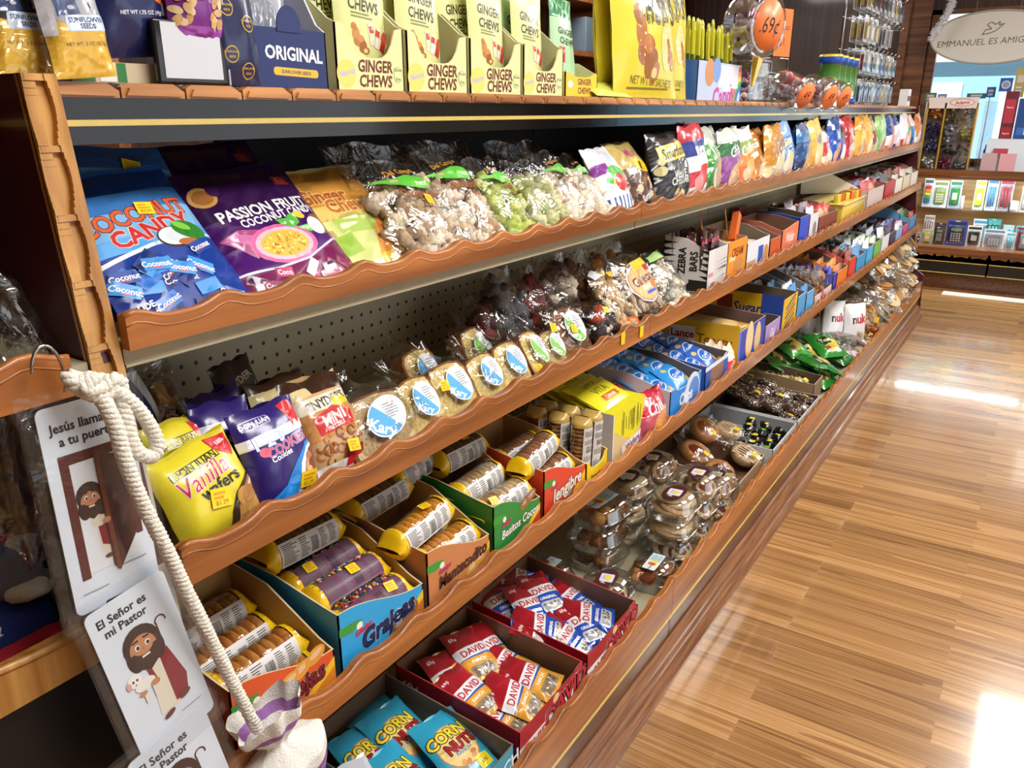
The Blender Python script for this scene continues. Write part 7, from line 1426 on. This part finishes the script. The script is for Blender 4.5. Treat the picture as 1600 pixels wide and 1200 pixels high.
for k in range(3): m.box(-.8902, -.8896, q.y-.12, q.y+.05, zl+.012+.022*k, zl+.018+.022*k, '#b02a4a')
tag(m.build('gift_box', 'card_print', None), 'white box with red stripes behind the flag cap', 'box')
m = M(); m.box(-1.01, -.995, q.y-.18, q.y+.10, zl+.001, zl+.18, '#2a181c'); tag(m.build('gift_box', 'card_print', None), 'dark maroon box standing behind the striped box on the far left', 'box')
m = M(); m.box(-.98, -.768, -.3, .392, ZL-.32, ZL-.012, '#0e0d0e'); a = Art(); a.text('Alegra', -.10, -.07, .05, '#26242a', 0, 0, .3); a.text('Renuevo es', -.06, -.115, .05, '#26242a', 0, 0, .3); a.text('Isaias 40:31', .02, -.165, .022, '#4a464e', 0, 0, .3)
a.apply(m, lambda x, y: (Vector((-.768, .20+x, ZL-.01+y)), Vector((1, 0, 0)))); tag(m.build('keepsake_box', 'card_print', None), 'black box with faint script lettering under the wooden fronted shelf', 'box')

# ================================================================ goods in and on the display case
def blister(name, px0, px1, py0, py1, Yd, zb, label, card_col, item, icol, cat='blister pack', seed=0, T=.02):
    a = PY((px0, py1), Yd); b = PY((px1, py1), Yd); w = (b.x-a.x); h = max(.05, PY((px0, py0), Yd).z-PY((px0, py1), Yd).z)
    r = root(name, Matrix.Translation(((a.x+b.x)/2, Yd, zb)), label, cat); m = M(); m.box(-w/2, w/2, 0, .002, 0, h, card_col); ar = P(w, h); rr = random.Random(seed)
    ar.R(-.44, .82, .44, .94, mixc(icol, '#20264a', .4)); ar.R(-.12, .955, .12, .975, '#f4f4f4'); ar.L(-.4, .03, .4, .12, 3, '#6a707a', seed); ar.R(-.46, .15, -.34, .7, mixc(card_col, icol, .5)) if rr.random() < .5 else None
    ar.apply(m, lambda x, y: (Vector((x, 0, y)), Vector((0, -1, 0)))); bc = m.build('backing_card', 'card_print', r)
    it = M()
    if item == 'calc':
        it.box(-w*.32, w*.32, -T*.6, -.001, h*.14, h*.74, icol, None, .004); it.box(-w*.26, w*.26, -T*.6-.001, -T*.6, h*.58, h*.70, '#8a9a80')
        for i in range(4):
            for j in range(4): it.box(-w*.25+w*.13*i, -w*.16+w*.13*i, -T*.6-.003, -T*.6, h*.18+h*.09*j, h*.24+h*.09*j, mixc(icol, '#ffffff', .5))
    elif item == 'bars':
        for i in range(5): it.box(-w*.3, w*.3, -T*.5, -.001, h*(.15+.12*i), h*(.25+.12*i), ('#2c6ab0', '#3fa04a', '#e0c83a', '#e0803a', '#b83a3a')[i], None, .003)
    elif item == 'tube':
        for i in range(3): it.tube([(-w*.22+w*.22*i, -T*.5, h*.12), (-w*.22+w*.22*i, -T*.5, h*.72)], w*.07, 8, icol)
    else:
        it.box(-w*.34, w*.34, -T*.7, -.001, h*.12, h*.72, icol, None, .005); it.box(-w*.2, w*.2, -T*.72-.001, -T*.7, h*.3, h*.55, mixc(icol, '#ffffff', .6))
    it.build('product', 'glossy_plastic', r); f = M(); f.box(-w*.42, w*.42, -T, -.0005, h*.08, h*.80, '#fff', None, .004); f.build('blister', 'clear_plastic', bc); return r
LOW = [(1431, 1437, 366, 381, 'narrow dark pack at the left end of the case floor', '#d8dadc', 'block', '#23242c'), (1438, 1455, 362, 384, 'blue and yellow pack on the case floor', '#8ac0d8', 'block', '#e0b83a'), (1456, 1473, 352, 385, 'dark brown calculator pack with a yellow tag on the case floor', '#3a2a26', 'calc', '#4c443c'), (1474, 1506, 348, 387, 'wide blue pack holding a dark calculator', '#2a44a0', 'calc', '#2a2e38'), (1507, 1530, 355, 388, 'white pack with a slanting dark phone shape', '#e6e6de', 'block', '#2c3036'), (1533, 1567, 360, 390, 'white pack with a grey calculator inside', '#dcdfe8', 'calc', '#8a93a4'), (1568, 1583, 366, 393, 'clear pale blue pack right of the grey calculator', '#cfe6ec', 'tube', '#7ac8d8'), (1586, 1612, 358, 393, 'dark brown pack at the right edge of the case floor', '#4a3430', 'block', '#9a9aa4')]
for k, (a, b, c, d, lb, cc, it, ic) in enumerate(LOW): blister('blister_pack', a, b, c, d, 7.36, .333, lb, cc, it, ic, seed=600+k)
LOWB = [(1440, 1456, 340, 362, 'clear and white pack behind the blue and yellow one', '#d6d2cc', 'tube', '#c8a8a0'), (1518, 1542, 334, 356, 'white and blue pack standing behind the phone pack', '#e4ecf2', 'block', '#6ab0d8'), (1537, 1560, 338, 362, 'teal scissors pack behind the grey calculator pack', '#2f9a9a', 'tube', '#6ac8c4'), (1563, 1580, 354, 370, 'light blue brush pack behind the pale blue pack', '#8ad0e8', 'block', '#d8eef4'), (1584, 1604, 352, 368, 'cyan and red pack behind the right edge pack', '#58b8d8', 'block', '#c83a4a')]
for k, (a, b, c, d, lb, cc, it, ic) in enumerate(LOWB): blister('blister_pack', a, b, c-8, d+10, 7.52, .333, lb, cc, it, ic, seed=620+k)
UPP = [(1439, 1453, 282, 326, 'rainbow striped pack on the glass shelf', '#c8ccd0', 'bars', '#58606a'), (1454, 1477, 284, 325, 'white pack with an olive green calculator on the glass shelf', '#dfe6ea', 'calc', '#7c8a3c'), (1479, 1498, 283, 326, 'green pack with a white square on the glass shelf', '#a8b8c8', 'block', '#2f7a3a'), (1499, 1504, 308, 327, 'small white papers beside the green pack', '#e8eaf0', 'block', '#d8dcea'), (1518, 1534, 284, 330, 'white pack with a yellow blot on the glass shelf', '#e8f0e8', 'block', '#c8cc3c'), (1536, 1553, 283, 333, 'pale blue tube pack on the glass shelf', '#d8eaf2', 'tube', '#3a8ac8'), (1555, 1577, 283, 333, 'tall grey and pink pack with a red line on the glass shelf', '#a8a0ac', 'tube', '#b83a4a'), (1573, 1588, 321, 337, 'low white pack right of the pink one', '#eceaf0', 'block', '#dcd8e4'), (1590, 1606, 296, 337, 'grey ruled pack at the right edge of the glass shelf', '#c8c6c0', 'block', '#a8a6a0')]
for k, (a, b, c, d, lb, cc, it, ic) in enumerate(UPP): blister('blister_pack', a, b, c, d, 7.5, .614, lb, cc, it, ic, seed=640+k)
# boiled-candy / nut stand on the case top
zc = .926; Yc = 7.30
def X7(px, py, Y=Yc): return PY((px, py), Y)
r = root('candy_stand', Matrix.Translation((0, 0, 0)), 'clear compartment stand of assorted candies with a red oval header, on the case top', 'candy display')
a0, a1, a2 = X7(1436, 257).x, X7(1463, 257).x, X7(1512, 257).x; top = X7(1480, 165).z
m = M()
for x in (a0, a1, a2): m.box(x-.006, x+.006, Yc-.012, Yc+.10, zc, top+.02, '#b8923a')
m.box(a0, a2, Yc+.09, Yc+.1, zc, top, '#cfc8ba'); m.build('stand_frame', 'glossy_plastic', r)
m = M(); m.box(a0, a2, Yc-.012, Yc-.006, top-.02, top+.06, '#e6d8d2'); a = Art(); cx = (a1+a2)/2; a.ell(cx, top+.022, .085, .028, '#b8344a'); a.ell(cx, top+.022, .08, .024, '#eadfd8'); a.text('Adams', cx, top+.022, .035, '#b8344a', 1, .08, .2); a.apply(m, lambda x, y: (Vector((x, Yc-.012, y)), Vector((0, -1, 0)))); m.build('header_card', 'card_print', r)
CELLS = [(a0, a1, .78, .98, '#c87a3a'), (a0, a1, .42, .74, '#3a3a7a'), (a0, a1, .25, .40, '#3a4a78'), (a0, a1, 0, .2, '#c0b8b4'), (a1, cx, .72, .98, '#7a6a48'), (cx, a2, .72, .98, '#3a3430'), (a1, cx, .42, .70, '#a8a8b4'), (cx, a2, .42, .70, '#9a9a38'), (a1, a2, .22, .38, '#3c3434'), (a1, cx, 0, .2, '#8a2a4a'), (cx, a2, 0, .14, '#5a6068')]
for k, (x0, x1, t0, t1, c) in enumerate(CELLS):
    m = M(); z0_, z1_ = zc+(top-zc)*t0, zc+(top-zc)*t1; rr = random.Random(k)
    for i in range(34): m.blob((rr.uniform(x0+.02, x1-.02), Yc+rr.uniform(0, .05), rr.uniform(z0_+.01, z1_-.005)), .014, vary(c, .35, rr), i, .3, 2, 1)
    m.build('candy_compartment', 'glossy_plastic', r)
m = M(); m.box(a0, a2, Yc-.005, Yc-.003, zc, top, '#fff'); m.build('clear_front', 'clear_plastic', r)
def flatbox(name, p0, p1, Y, depth, col, label, cat='box', art=None, zb=None, mat='card_print'):
    A = PY((p0[0], p1[1]), Y); B = PY((p1[0], p1[1]), Y); w = B.x-A.x; h = PY((p0[0], p0[1]), Y).z-A.z; z = A.z if zb is None else zb
    m = M(); m.box(-w/2, w/2, 0, depth, 0, h+(A.z-z), col)
    if art: art(w, h+(A.z-z)).apply(m, lambda x, y: (Vector((x, 0, y)), Vector((0, -1, 0))))
    return tag(m.build(name, mat, None, Matrix.Translation(((A.x+B.x)/2, Y, z))), label, cat)
flatbox('clear_bin', (1522, 158), (1542, 256), 7.34, .1, '#dcd8e0', 'tall clear bin with a pink foot right of the candy stand', 'bin', lambda w, h: P(w, h).R(-.46, .1, .46, .30, '#d86a9a'), zc, 'clear_plastic')
flatbox('battery_stand', (1552, 143), (1572, 256), 7.46, .08, '#6a2430', 'tall narrow red and maroon merchandise stand on the case', 'display stand', lambda w, h: P(w, h).R(-.4, .6, .4, .9, '#c23a4a').T('Papers', 0, .8, .2, '#f0e0e0').R(-.4, .35, .4, .55, '#b02a3a').T('Papers', 0, .47, .2, '#f0e0e0').R(-.4, .2, .4, .3, '#d8d0cc'), zc)
flatbox('header_sign', (1560, 122), (1580, 143), 7.47, .01, '#2a56a8', 'small blue sign with a pale round seal above the red stand', 'sign', lambda w, h: P(w, h).E(0, .5, .36, .36, '#c8ccd4').E(0, .5, .26, .26, '#8a98b0'))
flatbox('blue_display', (1574, 154), (1612, 256), 7.42, .1, '#1f4a8a', 'blue display of small packs with pale header letters on the case top', 'display stand', lambda w, h: P(w, h).T('Adv', .05, .84, .3, '#dfe6ee', 1, 0, .2).R(-.4, .5, .4, .6, '#3a6ab0').R(-.4, .35, .4, .42, '#8ab0d8').R(-.1, .5, .05, .68, '#c8cc9a').R(-.4, .15, .4, .28, '#2a5aa8'), zc)
for k, (px, c, n) in enumerate(((1543, '#2a3a9a', 'blue'), (1549, '#d8403a', 'red'), (1555, '#26282e', 'black'), (1559, '#4fa83c', 'green'))):
    q = PY((px, 216), 7.30); r = root('marker_bottle', Matrix.Translation((q.x, 7.30, zc+.10)), 'small %s bottle in the row before the red stand' % n, 'bottle'); m = M(); m.lathe([(0, 0), (.013, 0), (.013, .05), (.005, .065), (0, .066)], 12, c); m.build('bottle_body', 'glossy_plastic', r); m = M(); m.cyl(.005, .064, .09, 8, '#1c1c20'); m.build('cap', 'glossy_plastic', r)
flatbox('riser', (1536, 217), (1612, 258), 7.27, .14, '#d8e6ee', 'low pale riser carrying the small bottles on the case top', 'riser', None, zc)
for k, (p0, p1, c, lb) in enumerate((((1532, 239), (1556, 257), '#c8a8ac', 'small clear pink tub on the case edge'), ((1560, 240), (1586, 257), '#e0a8b0', 'second clear pink tub right of the other on the case edge'), ((1551, 232), (1574, 241), '#b84a5a', 'small red lidded tub stacked over the two pink tubs'))):
    flatbox('candy_tub', p0, p1, 7.22+.01*k, .045, c, lb, 'tub', None, None if k == 2 else zc, 'glossy_plastic')
for k, (p0, p1, c, lb) in enumerate((((1444, 145), (1462, 158), '#4a7a54', 'small green card standing behind the candy stand'), ((1464, 147), (1478, 158), '#6a86b0', 'small blue card standing behind the candy stand'), ((1510, 146), (1540, 154), '#3a5a68', 'dark teal sign behind the clear bin'), ((1540, 136), (1554, 152), '#2c5ab0', 'bright blue card behind the red stand'), ((1581, 106), (1598, 152), '#b8a860', 'tall yellow printed card at the right edge'))): flatbox('display_card', p0, p1, 7.6, .004, c, lb, 'card', lambda w, h: P(w, h).R(-.3, .5, .3, .75, '#d8c8b8').L(-.3, .15, .3, .4, 2, '#e8e8e8'))
m = M()
for px in (1450, 1470, 1525, 1547, 1590): q = PY((px, 150), 7.604); m.box(q.x-.004, q.x+.004, 7.604, 7.61, zc, q.z+.01, '#c8c8cc')
m.box(-1.0, .1, 7.60, 7.62, zc, zc+.006, '#c8c8cc'); tag(m.build('card_rail', 'metal_paint', None), 'thin metal rail with uprights holding cards at the back of the case top', 'rail')
# oval sign in the window
q = PY((1552, 58), 7.7); e0 = PY((1455, 60), 7.7); w = (q.x-e0.x)*2; hh = PY((1552, 15), 7.7).z-PY((1552, 98), 7.7).z
r = root('oval_sign', Matrix.Translation((q.x, 7.7, q.z)), 'large white oval sign with a dove outline hanging in the window', 'sign')
m = M(); m.prism([(w/2*math.cos(t), hh/2*math.sin(t)) for t in np.linspace(0, 2*math.pi, 49)[:-1]], 0, .012, 'y', '#e8e6dc')
a = Art(); a.text('EMMANUEL ES AMIGO', -.062, -.03, w*.075, '#6a6c68', 0, .03, .1, 1); sx = .55*w/.9
D = [(-.08, .02), (-.06, .055), (-.02, .06), (-.055, .09), (-.03, .11), (.0, .09), (.03, .11), (.025, .085), (.06, .095), (.04, .075), (.01, .045), (-.03, .03)]
for i in range(len(D)):
    (x0, y0), (x1, y1) = D[i], D[(i+1) % len(D)]; L_ = math.hypot(x1-x0, y1-y0); nx, ny = -(y1-y0)/L_*.004, (x1-x0)/L_*.004; a.poly([(x0+nx, y0+ny), (x0-nx, y0-ny), (x1-nx, y1-ny), (x1+nx, y1+ny)], '#85877f'); a.layer -= 1
a.apply(m, lambda x, y: (Vector((x, 0, y)), Vector((0, -1, 0)))); m.build('sign_board', 'matte', r)
m = M(); m.tube([(w/2*math.cos(t), 0, hh/2*math.sin(t)) for t in np.linspace(0, 2*math.pi, 49)[:-1]], .008, 6, '#b8b6aa', None, True); m.build('sign_rim', 'matte', r)
m = M(); m.tube([(-.15, .005, hh*.46), (-.15, .005, hh*.5+.3)], .002, 5, '#888'); m.tube([(.15, .005, hh*.46), (.15, .005, hh*.5+.3)], .002, 5, '#888'); m.build('hanging_wire', 'metal_paint', r)
# white tinsel garland on the window post
g = M(); rr = random.Random(3)
for k in range(40):
    p = PY((1488-34*(k/40)**1.3+rr.uniform(-3, 3), 62*k/40+rr.uniform(-2, 2)), 7.55)
    for j in range(4): t = rr.uniform(0, 3.14); d = Vector((math.cos(t), rr.uniform(-.4, .4), math.sin(t)))*.028; g.tube([p-d, p+d], .0035, 4, '#e8eaf2')
tag(g.build('garland', 'metal_paint', None), 'white star tinsel garland hanging at the left side of the window', 'garland')
m = M(); m.box(-1.20, -1.045, 7.90, 7.95, 0, 2.7); m.box(-1.26, -1.20, 7.86, 7.95, 0, 2.7); struct('trim_2', m, 'case_wood')
# pale threshold strip on the floor before the case
A = PZ((1477, 451), 0); m = M(); m.box(A.x, 2.4, 6.98, 7.13, 0, .004, '#cfc8b8'); o = m.build('trim_3', 'matte', None); o['kind'] = 'structure'
# dark wooden wall shelves beyond the gondola
r = root('wall_shelf', Matrix.Translation((0, 0, 0)), 'dark wooden wall shelving with beams beyond the long shelving', 'shelving')
m = M()
for z in (1.75, 2.12, 2.48): m.box(-3.47, -3.1, -.5, 7.8, z, z+.035)
m.build('shelf_board', 'case_wood', r)
m = M()
for y in (.5, 1.9, 3.3, 4.7, 6.1, 7.5): m.box(-3.47, -3.08, y, y+.05, 0, 2.7)
m.build('post', 'case_wood', r)
rr = random.Random(17)
for k in range(26):
    y = .7+.26*k
    if any(abs(y-p_) < .14 for p_ in (1.9, 3.3, 4.7, 6.1, 7.5)): continue
    h = rr.uniform(.14, .28); z = rr.choice((1.786, 2.156)); m = M(); m.box(-.08, .08, 0, .14, 0, h, vary(rr.choice(('#6a5a4c', '#8a7a68', '#4a3a44', '#5c6a78', '#7a4a3a')), .2, rr), None, .006); tag(m.build('storage_box', 'card_print', None, Matrix.Translation((-3.13, y, z)) @ Matrix.Rotation(math.pi/2, 4, 'Z')), 'box on the dark wall shelves beyond the long shelving', 'box', 'boxes on the dark wall shelves')
